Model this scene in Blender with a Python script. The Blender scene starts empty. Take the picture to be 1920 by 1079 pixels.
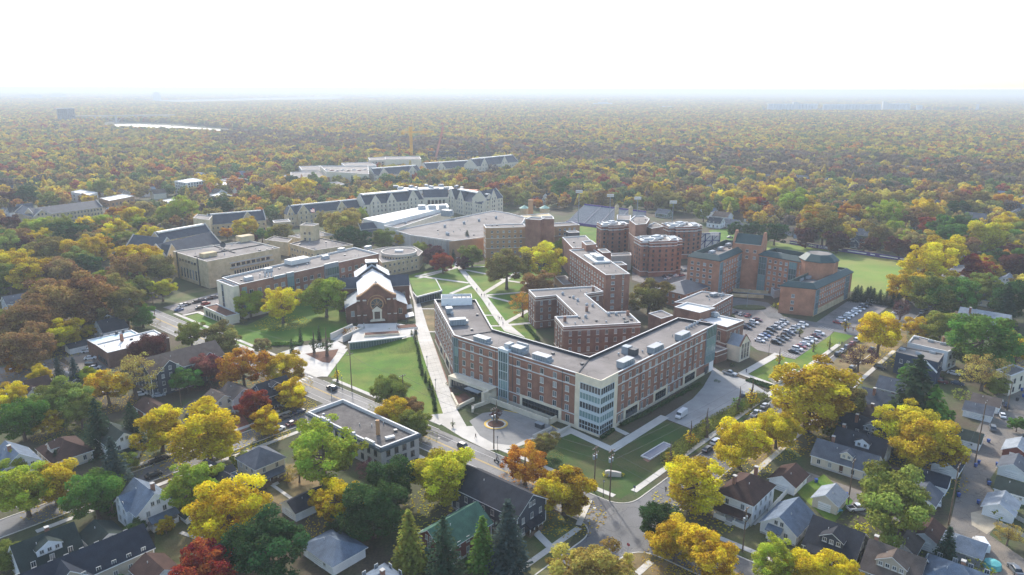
import bpy, bmesh, math, random
import numpy as np
from mathutils import Vector, Matrix, Euler
R = math.radians
rnd = random.Random(11)
scene = bpy.context.scene
col = scene.collection

# ------------------------------------------------------------------ camera, sky, sun, exposure
PX_F, CAM_H, HORIZON, ROLL = 1370.0, 105.0, 167.0, R(0.2)      # focal length and horizon row of the 1920 x 1079 photograph
PITCH = math.atan((539.5 - HORIZON) / PX_F)
cam_data = bpy.data.cameras.new('camera'); cam = bpy.data.objects.new('camera', cam_data); col.objects.link(cam)
cam_data.sensor_width = 36.0; cam_data.lens = 36.0 * PX_F / 1920.0
cam_data.clip_start = 1.0; cam_data.clip_end = 120000.0
_fwd = Vector((0, math.cos(PITCH), -math.sin(PITCH))); _rt = Vector((1, 0, 0)); _up = _rt.cross(_fwd)
_c, _s = math.cos(ROLL), math.sin(ROLL)
_R2, _U2 = _rt * _c + _up * _s, _up * _c - _rt * _s
cam.matrix_world = Matrix(((_R2.x, _U2.x, -_fwd.x, 0), (_R2.y, _U2.y, -_fwd.y, 0), (_R2.z, _U2.z, -_fwd.z, CAM_H), (0, 0, 0, 1)))
scene.camera = cam

SUN_AZ, SUN_EL = 104.0, 33.0          # degrees; azimuth counted anticlockwise from +X (the sun stands ahead, a little left)
world = bpy.data.worlds.new('World'); scene.world = world; world.use_nodes = True
wn = world.node_tree.nodes; wl = world.node_tree.links; wn.clear()
wo = wn.new('ShaderNodeOutputWorld'); wb = wn.new('ShaderNodeBackground'); sk = wn.new('ShaderNodeTexSky')
sk.sky_type = 'NISHITA'; sk.sun_disc = False; sk.sun_elevation = R(SUN_EL); sk.sun_rotation = R(90 - SUN_AZ)
sk.altitude = 250; sk.air_density = 1.0; sk.dust_density = 2.0; sk.ozone_density = 0.8
wb.inputs['Strength'].default_value = 0.15
wl.new(sk.outputs[0], wb.inputs[0]); wl.new(wb.outputs[0], wo.inputs[0])
sun_d = bpy.data.lights.new('sun', 'SUN'); sun_d.energy = 2.1; sun_d.angle = R(2.5); sun_d.color = (1.0, 0.95, 0.88)
sun = bpy.data.objects.new('sun', sun_d); col.objects.link(sun)
_sd = Vector((math.cos(R(SUN_AZ)) * math.cos(R(SUN_EL)), math.sin(R(SUN_AZ)) * math.cos(R(SUN_EL)), math.sin(R(SUN_EL))))
sun.rotation_euler = _sd.to_track_quat('Z', 'Y').to_euler(); sun.location = (0, 0, 300)
vs = scene.view_settings; vs.view_transform = 'Standard'; vs.look = 'None'; vs.exposure = 1.25; vs.gamma = 1.0; vs.use_curve_mapping = False
scene.cycles.use_denoising = True
scene.cycles.max_bounces = 6; scene.cycles.diffuse_bounces = 3; scene.cycles.transparent_max_bounces = 6
scene.cycles.volume_bounces = 1; scene.cycles.transmission_bounces = 4

# ------------------------------------------------------------------ helpers
def G(x, y, z=0.0):
    """ground (or height z) point seen at pixel x, y of the photograph"""
    d = _fwd * PX_F + _R2 * (x - 960.0) + _U2 * (539.5 - y)
    t = (z - CAM_H) / d.z
    return Vector((d.x * t, d.y * t, z))
def to_px(p):
    v = Vector(p) - Vector((0, 0, CAM_H)); dz = v.dot(_fwd)
    return 960.0 + PX_F * v.dot(_R2) / dz, 539.5 - PX_F * v.dot(_U2) / dz, dz
def V2(p): return Vector((p[0], p[1]))
def GG(l, z=0.0): return [V2(G(p[0], p[1], z)) for p in l]
def ccw(poly):
    a = sum(poly[i].x * poly[(i + 1) % len(poly)].y - poly[(i + 1) % len(poly)].x * poly[i].y for i in range(len(poly)))
    return poly if a > 0 else poly[::-1]
def inpoly(x, y, poly):
    c = False; n = len(poly); j = n - 1
    for i in range(n):
        if (poly[i][1] > y) != (poly[j][1] > y) and x < (poly[j][0] - poly[i][0]) * (y - poly[i][1]) / (poly[j][1] - poly[i][1]) + poly[i][0]:
            c = not c
        j = i
    return c

class MB:
    def __init__(s): s.v = []; s.f = []; s.m = []
    def face(s, pts, m=0):
        i = len(s.v); s.v += [tuple(p) for p in pts]; s.f.append(tuple(range(i, i + len(pts)))); s.m.append(m)
    def mesh(s, vs, fs, m=0):
        i = len(s.v); s.v += [tuple(p) for p in vs]
        for f in fs: s.f.append(tuple(i + k for k in f)); s.m.append(m)
    def box(s, x0, y0, z0, x1, y1, z1, m=0, M=None):
        vs = [(x0,y0,z0),(x1,y0,z0),(x1,y1,z0),(x0,y1,z0),(x0,y0,z1),(x1,y0,z1),(x1,y1,z1),(x0,y1,z1)]
        if M is not None: vs = [M @ Vector(v) for v in vs]
        s.mesh(vs, [(0,3,2,1),(4,5,6,7),(0,1,5,4),(1,2,6,5),(2,3,7,6),(3,0,4,7)], m)
    def prism(s, poly, z0, z1, m=0, mtop=None, cap=True, bottom=False):
        poly = ccw([V2(p) for p in poly]); n = len(poly)
        for i in range(n):
            a, b = poly[i], poly[(i + 1) % n]
            s.face([(a.x,a.y,z0),(b.x,b.y,z0),(b.x,b.y,z1),(a.x,a.y,z1)], m)
        if cap: s.face([(p.x,p.y,z1) for p in poly], m if mtop is None else mtop)
        if bottom: s.face([(p.x,p.y,z0) for p in poly[::-1]], m)
    def tube(s, p0, p1, r0, r1=None, n=8, m=0):
        p0, p1 = Vector(p0), Vector(p1); r1 = r0 if r1 is None else r1
        d = (p1 - p0).normalized(); a = d.orthogonal().normalized(); b = d.cross(a)
        vs = []
        for p, r in ((p0, r0), (p1, r1)):
            for i in range(n):
                t = 2 * math.pi * i / n; vs.append(p + a * (r * math.cos(t)) + b * (r * math.sin(t)))
        fs = [(i, (i + 1) % n, n + (i + 1) % n, n + i) for i in range(n)] + [tuple(range(n))[::-1], tuple(range(n, 2 * n))]
        s.mesh(vs, fs, m)
    def data(s, name, mats, smooth=False):
        me = bpy.data.meshes.new(name); me.from_pydata(s.v, [], s.f)
        for x in mats: me.materials.append(x)
        me.polygons.foreach_set('material_index', s.m)
        if smooth: me.polygons.foreach_set('use_smooth', [True] * len(s.f))
        me.update(); return me
    def build(s, name, mats, parent=None, loc=None, rz=0.0, smooth=False):
        if not isinstance(mats, (list, tuple)): mats = [mats]
        return put(name, s.data(name, mats, smooth), parent, loc, rz)

def put(name, me, parent=None, loc=None, rz=0.0):
    o = bpy.data.objects.new(name, me); col.objects.link(o)
    if parent is not None: o.parent = parent
    if loc is not None: o.location = loc
    if rz: o.rotation_euler = (0, 0, rz)
    return o
THINGS = []
def tag(o, label, cat, group=None):
    o['label'] = label; o['category'] = cat
    if group: o['group'] = group
    THINGS.append(o); return o
def empty(name, loc=(0, 0, 0), rz=0.0, label=None, cat=None, group=None):
    o = bpy.data.objects.new(name, None); col.objects.link(o); o.location = loc; o.rotation_euler = (0, 0, rz)
    o.empty_display_size = 0.5
    if label: tag(o, label, cat, group)
    return o
def struct(o): o['kind'] = 'structure'; return o
def stuff(o): o['kind'] = 'stuff'; return o
LAND = []                      # (x, y, phrase): landmarks for the labels of trees, cars and houses
FOOT = []                      # (x, y, radius): places where no tree may be scattered
def foot(poly, pad=3.0):
    c = sum(poly, Vector((0, 0))) / len(poly)
    FOOT.append(('poly', [(p.x, p.y) for p in poly], c, max((p - c).length for p in poly) + pad))

# ------------------------------------------------------------------ materials
def srgb(h):
    h = h.lstrip('#'); out = []
    for i in (0, 2, 4):
        c = int(h[i:i + 2], 16) / 255.0
        out.append(c / 12.92 if c <= 0.04045 else ((c + 0.055) / 1.055) ** 2.4)
    return tuple(out)
MATS = {}
def mat(name, c, rough=0.85, var=0.25, scale=0.6, fine=6.0, c2=None, bump=0.0, metal=0.0, spec=0.3, streak=False, joints=None, cracks=None):
    """base colour with two octaves of world-space noise; c2 mixes in a second colour in patches"""
    if name in MATS: return MATS[name]
    m = bpy.data.materials.new(name); m.use_nodes = True; MATS[name] = m
    n = m.node_tree.nodes; l = m.node_tree.links; b = n['Principled BSDF']
    b.inputs['Roughness'].default_value = rough; b.inputs['Metallic'].default_value = metal
    b.inputs['Specular IOR Level'].default_value = spec
    geo = n.new('ShaderNodeNewGeometry'); pos = geo.outputs['Position']
    if streak:
        mp = n.new('ShaderNodeMapping'); mp.inputs['Scale'].default_value = (1, 1, 0.15); l.new(pos, mp.inputs[0]); pos = mp.outputs[0]
    n1 = n.new('ShaderNodeTexNoise'); n1.inputs['Scale'].default_value = scale; n1.inputs['Detail'].default_value = 5; l.new(pos, n1.inputs['Vector'])
    n2 = n.new('ShaderNodeTexNoise'); n2.inputs['Scale'].default_value = fine; n2.inputs['Detail'].default_value = 3; l.new(pos, n2.inputs['Vector'])
    ad = n.new('ShaderNodeMath'); ad.operation = 'ADD'; l.new(n1.outputs[0], ad.inputs[0]); l.new(n2.outputs[0], ad.inputs[1])
    mr = n.new('ShaderNodeMapRange'); mr.inputs[1].default_value = 0.7; mr.inputs[2].default_value = 1.3
    mr.inputs[3].default_value = 1 - var; mr.inputs[4].default_value = 1 + var; l.new(ad.outputs[0], mr.inputs[0])
    base = None
    if c2 is not None:
        n3 = n.new('ShaderNodeTexNoise'); n3.inputs['Scale'].default_value = scale * 0.45; n3.inputs['Detail'].default_value = 6; n3.inputs['Roughness'].default_value = 0.65
        l.new(pos, n3.inputs['Vector'])
        r3 = n.new('ShaderNodeMapRange'); r3.inputs[1].default_value = 0.42; r3.inputs[2].default_value = 0.62; l.new(n3.outputs[0], r3.inputs[0])
        mx = n.new('ShaderNodeMix'); mx.data_type = 'RGBA'; mx.inputs['A'].default_value = (*c, 1); mx.inputs['B'].default_value = (*c2, 1)
        l.new(r3.outputs[0], mx.inputs['Factor']); base = mx.outputs['Result']
    mul = n.new('ShaderNodeVectorMath'); mul.operation = 'SCALE'
    if base is not None: l.new(base, mul.inputs[0])
    else: mul.inputs[0].default_value = c
    l.new(mr.outputs[0], mul.inputs['Scale']); out = mul.outputs[0]
    if joints:
        wv = n.new('ShaderNodeTexWave'); wv.bands_direction = 'Z'; wv.inputs['Scale'].default_value = joints; wv.inputs['Distortion'].default_value = 0
        l.new(geo.outputs['Position'], wv.inputs['Vector'])
        rj = n.new('ShaderNodeMapRange'); rj.inputs[1].default_value = 0.0; rj.inputs[2].default_value = 0.35; rj.inputs[3].default_value = 0.72; rj.inputs[4].default_value = 1.0
        l.new(wv.outputs['Fac'], rj.inputs[0])
        m2 = n.new('ShaderNodeVectorMath'); m2.operation = 'SCALE'; l.new(out, m2.inputs[0]); l.new(rj.outputs[0], m2.inputs['Scale']); out = m2.outputs[0]
    if cracks:
        vo = n.new('ShaderNodeTexVoronoi'); vo.feature = 'DISTANCE_TO_EDGE'; vo.inputs['Scale'].default_value = cracks; wp = n.new('ShaderNodeVectorMath'); wp.operation = 'ADD'; wn_ = n.new('ShaderNodeTexNoise'); wn_.inputs['Scale'].default_value = .3
        l.new(pos, wn_.inputs['Vector']); ws = n.new('ShaderNodeVectorMath'); ws.operation = 'SCALE'; ws.inputs['Scale'].default_value = 5.0; l.new(wn_.outputs['Color'], ws.inputs[0]); l.new(pos, wp.inputs[0]); l.new(ws.outputs[0], wp.inputs[1]); l.new(wp.outputs[0], vo.inputs['Vector'])
        rc = n.new('ShaderNodeMapRange'); rc.inputs[1].default_value = 0; rc.inputs[2].default_value = cracks*.16; rc.inputs[3].default_value = .62; rc.inputs[4].default_value = 1; l.new(vo.outputs['Distance'], rc.inputs[0])
        m3 = n.new('ShaderNodeVectorMath'); m3.operation = 'SCALE'; l.new(out, m3.inputs[0]); l.new(rc.outputs[0], m3.inputs['Scale']); out = m3.outputs[0]
    l.new(out, b.inputs['Base Color'])
    if bump:
        bp = n.new('ShaderNodeBump'); bp.inputs['Strength'].default_value = bump; bp.inputs['Distance'].default_value = 0.1
        l.new(n2.outputs[0], bp.inputs['Height']); l.new(bp.outputs[0], b.inputs['Normal'])
    return m
def objmat(name, rough=0.35, metal=0.0, spec=0.5, coat=0.0):
    """takes the object's own colour (car paint, clothes)"""
    m = bpy.data.materials.new(name); m.use_nodes = True; n = m.node_tree.nodes; l = m.node_tree.links; b = n['Principled BSDF']
    oi = n.new('ShaderNodeObjectInfo'); l.new(oi.outputs['Color'], b.inputs['Base Color'])
    b.inputs['Roughness'].default_value = rough; b.inputs['Metallic'].default_value = metal; b.inputs['Specular IOR Level'].default_value = spec
    b.inputs['Coat Weight'].default_value = coat
    return m
def glassmat(name, c, blinds=0.25, rough=0.08):
    m = bpy.data.materials.new(name); m.use_nodes = True; n = m.node_tree.nodes; l = m.node_tree.links; b = n['Principled BSDF']
    oi = n.new('ShaderNodeObjectInfo')
    cr = n.new('ShaderNodeValToRGB'); e = cr.color_ramp; e.interpolation = 'CONSTANT'
    e.elements[0].position = 0; e.elements[0].color = (*[x * 0.7 for x in c], 1)
    e.elements[1].position = 0.45; e.elements[1].color = (*[x * 1.5 for x in c], 1)
    if blinds:
        k = e.elements.new(1 - blinds); k.color = (0.16, 0.17, 0.17, 1)
        k = e.elements.new(1 - blinds * 0.4); k.color = (0.30, 0.31, 0.30, 1)
    l.new(oi.outputs['Random'], cr.inputs[0]); l.new(cr.outputs[0], b.inputs['Base Color'])
    b.inputs['Roughness'].default_value = rough; b.inputs['Specular IOR Level'].default_value = 0.8
    return m
M_BRICK = mat('brick_dark_red', srgb('#9e735e'), 0.9, 0.26, 0.3, 9, c2=srgb('#88604f'), joints=2.2)
M_BRICK_BR = mat('brick_brown', srgb('#8f6c5a'), 0.9, 0.26, 0.3, 9, c2=srgb('#7a5a4b'), joints=2.2)
M_BRICK_OR = mat('brick_orange', srgb('#b88468'), 0.9, 0.24, 0.3, 9, c2=srgb('#a5745b'), joints=2.2)
M_BRICK_TAN = mat('brick_tan', srgb('#b08a66'), 0.9, 0.18, 0.3, 9, joints=2.2)
M_LIME = mat('limestone_gold', srgb('#cbb893'), 0.9, 0.2, 0.5, 7, c2=srgb('#b9a580'))
M_LIME_P = mat('limestone_pale', srgb('#ddd0b6'), 0.9, 0.16, 0.4, 7)
M_CONC_W = mat('concrete_wall', srgb('#b9b4ab'), 0.9, 0.15, 0.4, 4, streak=True)
M_ROOF = mat('roof_gravel', srgb('#857e78'), 0.92, 0.22, 0.14, 4, c2=srgb('#736c66'), cracks=.06)
M_ROOF_D = mat('roof_gravel_dark', srgb('#7f7a74'), 0.95, 0.22, 0.2, 5, c2=srgb('#6d6863'))
M_ROOF_W = mat('roof_membrane_white', srgb('#e6e3dc'), 0.7, 0.06, 0.3, 3, c2=srgb('#d9d5cd'))
M_COPE = mat('coping_white', srgb('#c9c7c2'), 0.7, 0.08, 0.5, 3)
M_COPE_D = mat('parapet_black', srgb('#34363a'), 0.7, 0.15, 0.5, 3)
M_SLATE = mat('slate_roof', srgb('#4a4f57'), 0.6, 0.22, 0.5, 6, c2=srgb('#3f444c'), joints=1.6)
M_GREENM = mat('green_metal_roof', srgb('#3d504e'), 0.6, 0.15, 0.4, 3)
M_METAL = mat('galvanised_metal', srgb('#8f979c'), 0.5, 0.14, 0.8, 4, metal=0.2)
M_METAL_D = mat('dark_metal', srgb('#4a4d50'), 0.5, 0.15, 0.8, 4, metal=0.2)
M_STONE_B = mat('belt_stone', srgb('#c9c0b2'), 0.85, 0.12, 0.6, 5)
M_WHITE = mat('white_paint', srgb('#ecebe7'), 0.7, 0.08, 0.8, 5)
M_PLUM = mat('purple_banner', srgb('#54417f'), 0.6, 0.1, 0.3, 3)
M_WOOD = mat('weathered_wood', srgb('#6f5c4b'), 0.9, 0.25, 1.0, 8)
M_GL = glassmat('window_glass', (0.035, 0.050, 0.058), 0.5)
M_MULW = mat('mullion_pale', srgb('#c3cbcb'), .5, .08, .8, 4)
M_GLD = glassmat('window_glass_dark', (0.022, 0.028, 0.034), 0.1)
M_GLT = glassmat('curtain_glass_teal', (0.12, 0.19, 0.185), 0.0, 0.08)
M_PAINT = objmat('car_paint', 0.3, 0.0, 0.5, 0.6)
M_CLOTH = objmat('cloth', 0.9)
M_SKIN = mat('skin', srgb('#b98a6e'), 0.6, 0.05)
M_TYRE = mat('rubber', (0.02, 0.02, 0.02), 0.8, 0.1)
M_RIM = mat('wheel_rim', srgb('#9a9da0'), 0.35, 0.05, metal=0.6)
M_BARK = mat('bark', srgb('#6a5a4c'), 0.95, 0.3, 1.5, 6, streak=True)
M_ASPH = mat('asphalt', srgb('#767471'), 0.72, 0.2, 0.12, 3, c2=srgb('#65635f'), cracks=.11)
M_ASPH_D = mat('asphalt_dark', srgb('#6a6968'), 0.72, 0.2, 0.10, 3, c2=srgb('#5b5a58'), cracks=.13)
M_CONC = mat('concrete_path', srgb('#c9c3b8'), 0.9, 0.1, 0.25, 4, c2=srgb('#bdb7ab'))
M_PAVER = mat('grey_paver', srgb('#a3a19c'), 0.92, 0.12, 0.2, 5, c2=srgb('#94928e'))
M_LAWN = mat('lawn_grass', srgb('#4e701a'), 0.95, 0.32, 0.12, 2.2, c2=srgb('#6c762c'), bump=0.3)
M_LAWN_D = mat('yard_grass', srgb('#4f5c30'), 0.95, 0.3, 0.15, 3, c2=srgb('#6f6544'), bump=0.3)
M_DRY = mat('dry_grass', srgb('#836f4c'), 0.95, 0.3, 0.3, 4, c2=srgb('#625c3a'))
M_GROUND = mat('leafy_ground', srgb('#534838'), 0.95, 0.35, 0.07, 1.5, c2=srgb('#45522b'))
M_MULCH = mat('mulch', srgb('#6b4b3c'), 0.95, 0.25, 0.6, 6)
M_YEL = mat('yellow_line', srgb('#d8b24c'), 0.8, 0.15, 1.0, 6)
M_LINE = mat('white_line', srgb('#d8d6d0'), 0.8, 0.15, 1.0, 6)

# ------------------------------------------------------------------ windows
WIN = {}
FR = {'w': mat('window_white', srgb('#cdcac2'), .7, .08, .8, 5), 's': M_STONE_B, 'd': M_METAL_D, 'm': M_METAL}
def win_mesh(w, h, fr='w', gl='n', mull=1, sill=True, tr=0):
    k = (round(w, 2), round(h, 2), fr, gl, mull, sill, tr)
    if k in WIN: return WIN[k]
    b = MB(); t = 0.10 if w < 3 else 0.14; d = 0.09
    b.face([(-w/2,-0.03,0),(w/2,-0.03,0),(w/2,-0.03,h),(-w/2,-0.03,h)], 1)
    b.box(-w/2, -d, 0, -w/2 + t, 0.02, h); b.box(w/2 - t, -d, 0, w/2, 0.02, h)
    b.box(-w/2 + t, -d, h - t, w/2 - t, 0.02, h); b.box(-w/2 + t, -d, 0, w/2 - t, 0.02, t)
    for i in range(mull):
        x = -w/2 + w * (i + 1) / (mull + 1); b.box(x - 0.04, -0.08, t, x + 0.04, 0.0, h - t)
    for i in range(tr):
        z = h * (i + 1) / (tr + 1); b.box(-w/2 + t, -0.075, z - 0.04, w/2 - t, 0.0, z + 0.04)
    if sill: b.box(-w/2 - 0.1, -0.16, -0.14, w/2 + 0.1, 0.02, -0.005)
    WIN[k] = b.data('window', [FR[fr], {'n': M_GL, 'd': M_GLD, 't': M_GLT}[gl]]); return WIN[k]
def winrow(root, p0, p1, zs, n, w=1.5, h=1.9, m0=2.0, m1=2.0, fr='w', gl='n', mull=1, sill=True, tr=0, skip=(), ts=None, name='window'):
    """windows on the wall p0 -> p1 (outside on the right-hand side), zs = sill heights"""
    p0, p1 = V2(p0), V2(p1); L = (p1 - p0).length; d = (p1 - p0) / L; a = math.atan2(d.y, d.x)
    if ts is None:
        ts = [(m0 + (L - m0 - m1) * (i + 0.5) / n) for i in range(n)]
    me = win_mesh(w, h, fr, gl, mull, sill, tr); out = []
    for i, s in enumerate(ts):
        if i in skip: continue
        for z in zs:
            q = p0 + d * s
            o = bpy.data.objects.new(name, me); col.objects.link(o); o.parent = root
            o.location = Vector((q.x, q.y, z)) - root.location; o.rotation_euler = (0, 0, a); out.append(o)
    return out
def wallpt(p0, p1, s, out=0.0):
    p0, p1 = V2(p0), V2(p1); d = (p1 - p0).normalized(); return p0 + d * s + Vector((d.y, -d.x)) * out
def frame(p0, p1, z=0.0):
    """matrix with x along the wall, y into the building, z up, origin p0"""
    p0, p1 = V2(p0), V2(p1); d = (p1 - p0).normalized()
    return Matrix(((d.x, -d.y, 0, p0.x), (d.y, d.x, 0, p0.y), (0, 0, 1, z), (0, 0, 0, 1)))

# ------------------------------------------------------------------ flat-roofed buildings
def offset(poly, d):
    """shrink (d > 0) a ccw polygon"""
    n = len(poly); out = []
    for i in range(n):
        a, b, c = poly[i - 1], poly[i], poly[(i + 1) % n]
        e1 = (b - a).normalized(); e2 = (c - b).normalized()
        n1 = Vector((-e1.y, e1.x)); n2 = Vector((-e2.y, e2.x)); k = n1 + n2
        q = k.dot(n1)
        out.append(b + k * (d / max(q, 0.3)))
    return out
def flat_block(root, poly, h, wall, roof=M_ROOF, cope=M_COPE, par=0.9, base=0.0, inner=None, bands=(), band_mat=M_STONE_B, pw=0.45):
    poly = ccw(poly); o3 = root.location
    b = MB(); P = [p - V2(o3) for p in poly]; b.prism(P, base - o3.z, h - o3.z, cap=False)
    b.build('wall', wall, root)
    inn = offset(P, pw); r = MB(); r.face([(p.x, p.y, h - par - o3.z) for p in inn]); r.build('roof', roof, root)
    c = MB(); n = len(P); out = offset(P, -0.08)
    for i in range(n):
        j = (i + 1) % n; z1 = h + 0.12 - o3.z; z0 = h - 0.05 - o3.z; zi = h - par - o3.z
        c.face([(out[i].x,out[i].y,z1),(out[j].x,out[j].y,z1),(inn[j].x,inn[j].y,z1),(inn[i].x,inn[i].y,z1)])
        c.face([(out[i].x,out[i].y,z0),(out[j].x,out[j].y,z0),(out[j].x,out[j].y,z1),(out[i].x,out[i].y,z1)])
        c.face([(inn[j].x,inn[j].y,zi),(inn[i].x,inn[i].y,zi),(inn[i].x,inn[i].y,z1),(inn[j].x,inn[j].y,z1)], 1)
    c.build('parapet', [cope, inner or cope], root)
    for z, t in bands:
        c = MB(); ou = offset(P, -0.12)
        for i in range(n):
            j = (i + 1) % n; a0, a1 = z - o3.z, z + t - o3.z
            c.face([(ou[i].x,ou[i].y,a0),(ou[j].x,ou[j].y,a0),(ou[j].x,ou[j].y,a1),(ou[i].x,ou[i].y,a1)])
            c.face([(ou[i].x,ou[i].y,a1),(ou[j].x,ou[j].y,a1),(P[j].x,P[j].y,a1),(P[i].x,P[i].y,a1)])
            c.face([(P[i].x,P[i].y,a0),(P[j].x,P[j].y,a0),(ou[j].x,ou[j].y,a0),(ou[i].x,ou[i].y,a0)])
        c.build('belt_course', band_mat, root)
    area = abs(sum(P[i].x*P[(i+1)%n].y - P[(i+1)%n].x*P[i].y for i in range(n)))/2
    if area > 260 and o3.y < 520:
        if not PIPES:
            for k in range(3):
                q = MB()
                if k == 0: q.tube((0,0,0),(0,0,.9),.14,n=6)
                elif k == 1: q.box(-.45,-.45,0,.45,.45,.5); q.box(-.52,-.52,.5,.52,.52,.58)
                else: q.tube((0,0,0),(0,0,.5),.2,n=6); q.tube((0,0,.5),(0,0,.8),.42,.3,8)
                PIPES.append(q.data('roof_vent', [M_METAL if k != 1 else M_METAL_D]))
        xs, ys = [p.x for p in inn], [p.y for p in inn]; inr = [(p.x, p.y) for p in offset(inn, 1.2)]; k = 0
        for _ in range(60):
            x, y = prnd.uniform(min(xs), max(xs)), prnd.uniform(min(ys), max(ys))
            if k < min(16, area/90) and inpoly(x, y, inr): put('roof_vent', PIPES[prnd.randrange(3)], root, (x, y, h - par - o3.z), prnd.uniform(0, 3)); k += 1
    foot(poly); return poly
PIPES = []; prnd = random.Random(4)
def bldg(name, px, h, label, cat='building', land=None, **k):
    poly = ccw(GG(px, h)); c = sum(poly, Vector((0, 0))) / len(poly)
    root = empty(name, (c.x, c.y, 0), 0, label, cat)
    poly = flat_block(root, poly, h, **k)
    if land: LAND.append((c.x, c.y, land))
    return root, poly
def rect(a, b, depth):
    a, b = V2(a), V2(b); d = (b - a).normalized(); nrm = Vector((-d.y, d.x)); return [a, b, b + nrm * depth, a + nrm * depth]
def hvac(root, p, z, L=5.0, W=2.4, H=2.3, rz=0.0, kind=0, me={}):
    k = (round(L, 1), round(W, 1), round(H, 1), kind)
    if k not in me:
        b = MB()
        if kind == 0:
            b.box(-L/2, -W/2, 0.35, L/2, W/2, H); b.box(-L/2 - 0.12, -W/2 - 0.12, H, L/2 + 0.12, W/2 + 0.12, H + 0.14, 1)
            b.box(-L/2 + 0.2, -W/2 + 0.2, 0, L/2 - 0.2, W/2 - 0.2, 0.35, 2)
            b.box(L/2, -W/2 + 0.2, 0.6, L/2 + 0.9, W/2 - 0.2, H * 0.7, 0)
            for i in range(1, int(L)): b.box(-L/2 + i - 0.03, -W/2 - 0.05, 0.4, -L/2 + i + 0.03, W/2 + 0.05, H - 0.05, 2)
        elif kind == 1:   # mushroom fan
            b.tube((0,0,0), (0,0,H*0.5), L*0.35, n=10); b.tube((0,0,H*0.5), (0,0,H*0.75), L*0.5, L*0.45, 10, 1); b.tube((0,0,H*.75), (0,0,H), L*.45, L*.12, 10, 1)
        else:             # plain curb box
            b.box(-L/2, -W/2, 0, L/2, W/2, H, 1); b.box(-L/2 + .15, -W/2 + .15, H, L/2 - .15, W/2 - .15, H + .1, 0)
        me[k] = b.data('rooftop_unit', [M_METAL, mat('unit_grey', srgb('#a9abab'), .6, .1), M_METAL_D])
    o = put('rooftop_unit' if kind != 1 else 'roof_fan', me[k], root, Vector((p[0], p[1], z)) - root.location, rz); return o
# ------------------------------------------------------------------ the ground
def sheet(name, pts, z, m, world=False, parent=None, thick=0.0):
    P = pts if world else GG(pts)
    P = ccw([V2(p) for p in P]); b = MB()
    if thick: b.prism(P, z - thick, z)
    else: b.face([(p.x, p.y, z) for p in P])
    o = b.build(name, m, parent)
    if parent is None: struct(o)
    return o
g = MB(); E = 45000.0
rings = [-E, -9000, -2500, -400, 0, 400, 900, 2500, 9000, E]
for i in range(len(rings) - 1):
    for j in range(len(rings) - 1):
        if 3 <= i <= 5 and False: continue
        g.face([(rings[i],rings[j],0),(rings[i+1],rings[j],0),(rings[i+1],rings[j+1],0),(rings[i],rings[j+1],0)])
struct(g.build('ground', M_GROUND))

UA = Vector((math.cos(R(-40.5)), math.sin(R(-40.5)))); NA = Vector((UA.y, -UA.x))       # avenue direction, towards the viewer's side
UB = Vector((math.cos(R(48.1)), math.sin(R(48.1)))); NB = Vector((UB.y, -UB.x))         # cross street direction, to its right side
A0 = Vector((-73.2, 255.8)); WA = 12.3
B0 = Vector((32.7, 171.3)); WB = 10.8
# crossing of the two kerb lines
def isect(p, d, q, e):
    k = d.x * e.y - d.y * e.x; t = ((q - p).x * e.y - (q - p).y * e.x) / k; return p + d * t
CX = {(0, 0): isect(A0, UA, B0, UB), (0, 1): isect(A0, UA, B0 + NB * WB, UB),
      (1, 0): isect(A0 + NA * WA, UA, B0, UB), (1, 1): isect(A0 + NA * WA, UA, B0 + NB * WB, UB)}
avenue = sheet('road', [A0 - UA * 190, A0 - UA * 190 + NA * WA, A0 + UA * 330 + NA * WA, A0 + UA * 330], 0.020, M_ASPH, True)
street = sheet('road', [B0 - UB * 120, B0 - UB * 120 + NB * WB, B0 + UB * 420 + NB * WB, B0 + UB * 420], 0.024, M_ASPH_D, True)
C0 = Vector((-62, 229)); WC = 9.0
side = sheet('road', [C0 - NB * WC/2 + UB * 2, C0 - NB * WC/2 - UB * 110, C0 + NB * WC/2 - UB * 110, C0 + NB * WC/2 + UB * 2], 0.022, M_ASPH_D, True)
alley = sheet('alley', [(1735,1079),(1780,990),(1800,900),(1825,820),(1862,745),(1900,690),(1950,640),(1960,770),(1885,855),(1852,905),(1868,930),(1866,985),(1855,1003),(1940,1062),(1960,1100)], 0.020, mat('worn_asphalt', srgb('#716c65'), 0.95, 0.28, 0.15, 4, c2=srgb('#85796a'), cracks=.16))
sheet('gravel_patch', [(1820,962),(1870,950),(1868,988),(1850,1002),(1822,985)], 0.026, mat('pale_gravel', srgb('#a89c86'), 0.95, 0.2, 0.6, 8))
sheet('alley', [(1478,905),(1500,880),(1640,930),(1690,952),(1700,985),(1640,975)], 0.017, MATS['worn_asphalt'])
# fillets of the kerb at the crossing
def fillet(c, d1, d2, r, z, m):
    a, b = c + d1 * r, c + d2 * r; pts = [c]
    for i in range(9):
        t = i / 8.0; pts.append(a * (1 - t) ** 2 + c * (2 * t * (1 - t)) + b * t * t)
    return sheet('road', pts, z, m, True), pts[1:]
FIL = {}
for k, (s1, s2) in {(0,0): (-1,1), (0,1): (1,1), (1,0): (-1,-1), (1,1): (1,-1)}.items():
    FIL[k] = fillet(CX[k], UA * s1, UB * s2, 7.0, 0.018, M_ASPH)[1]
def kerb(pts, parent=None, w=0.32, z=0.13, m=M_CONC):
    b = MB()
    for p, q in zip(pts, pts[1:]):
        d = (q - p).normalized(); n = Vector((-d.y, d.x)) * (w / 2)
        b.prism([p - n, q - n, q + n, p + n], 0.0, z)
    return struct(b.build('kerb', m))
def lin(p, d, s0, s1): return [p + d * s0, p + d * s1]
sB = (CX[(0,0)] - A0).dot(UA)
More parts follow.
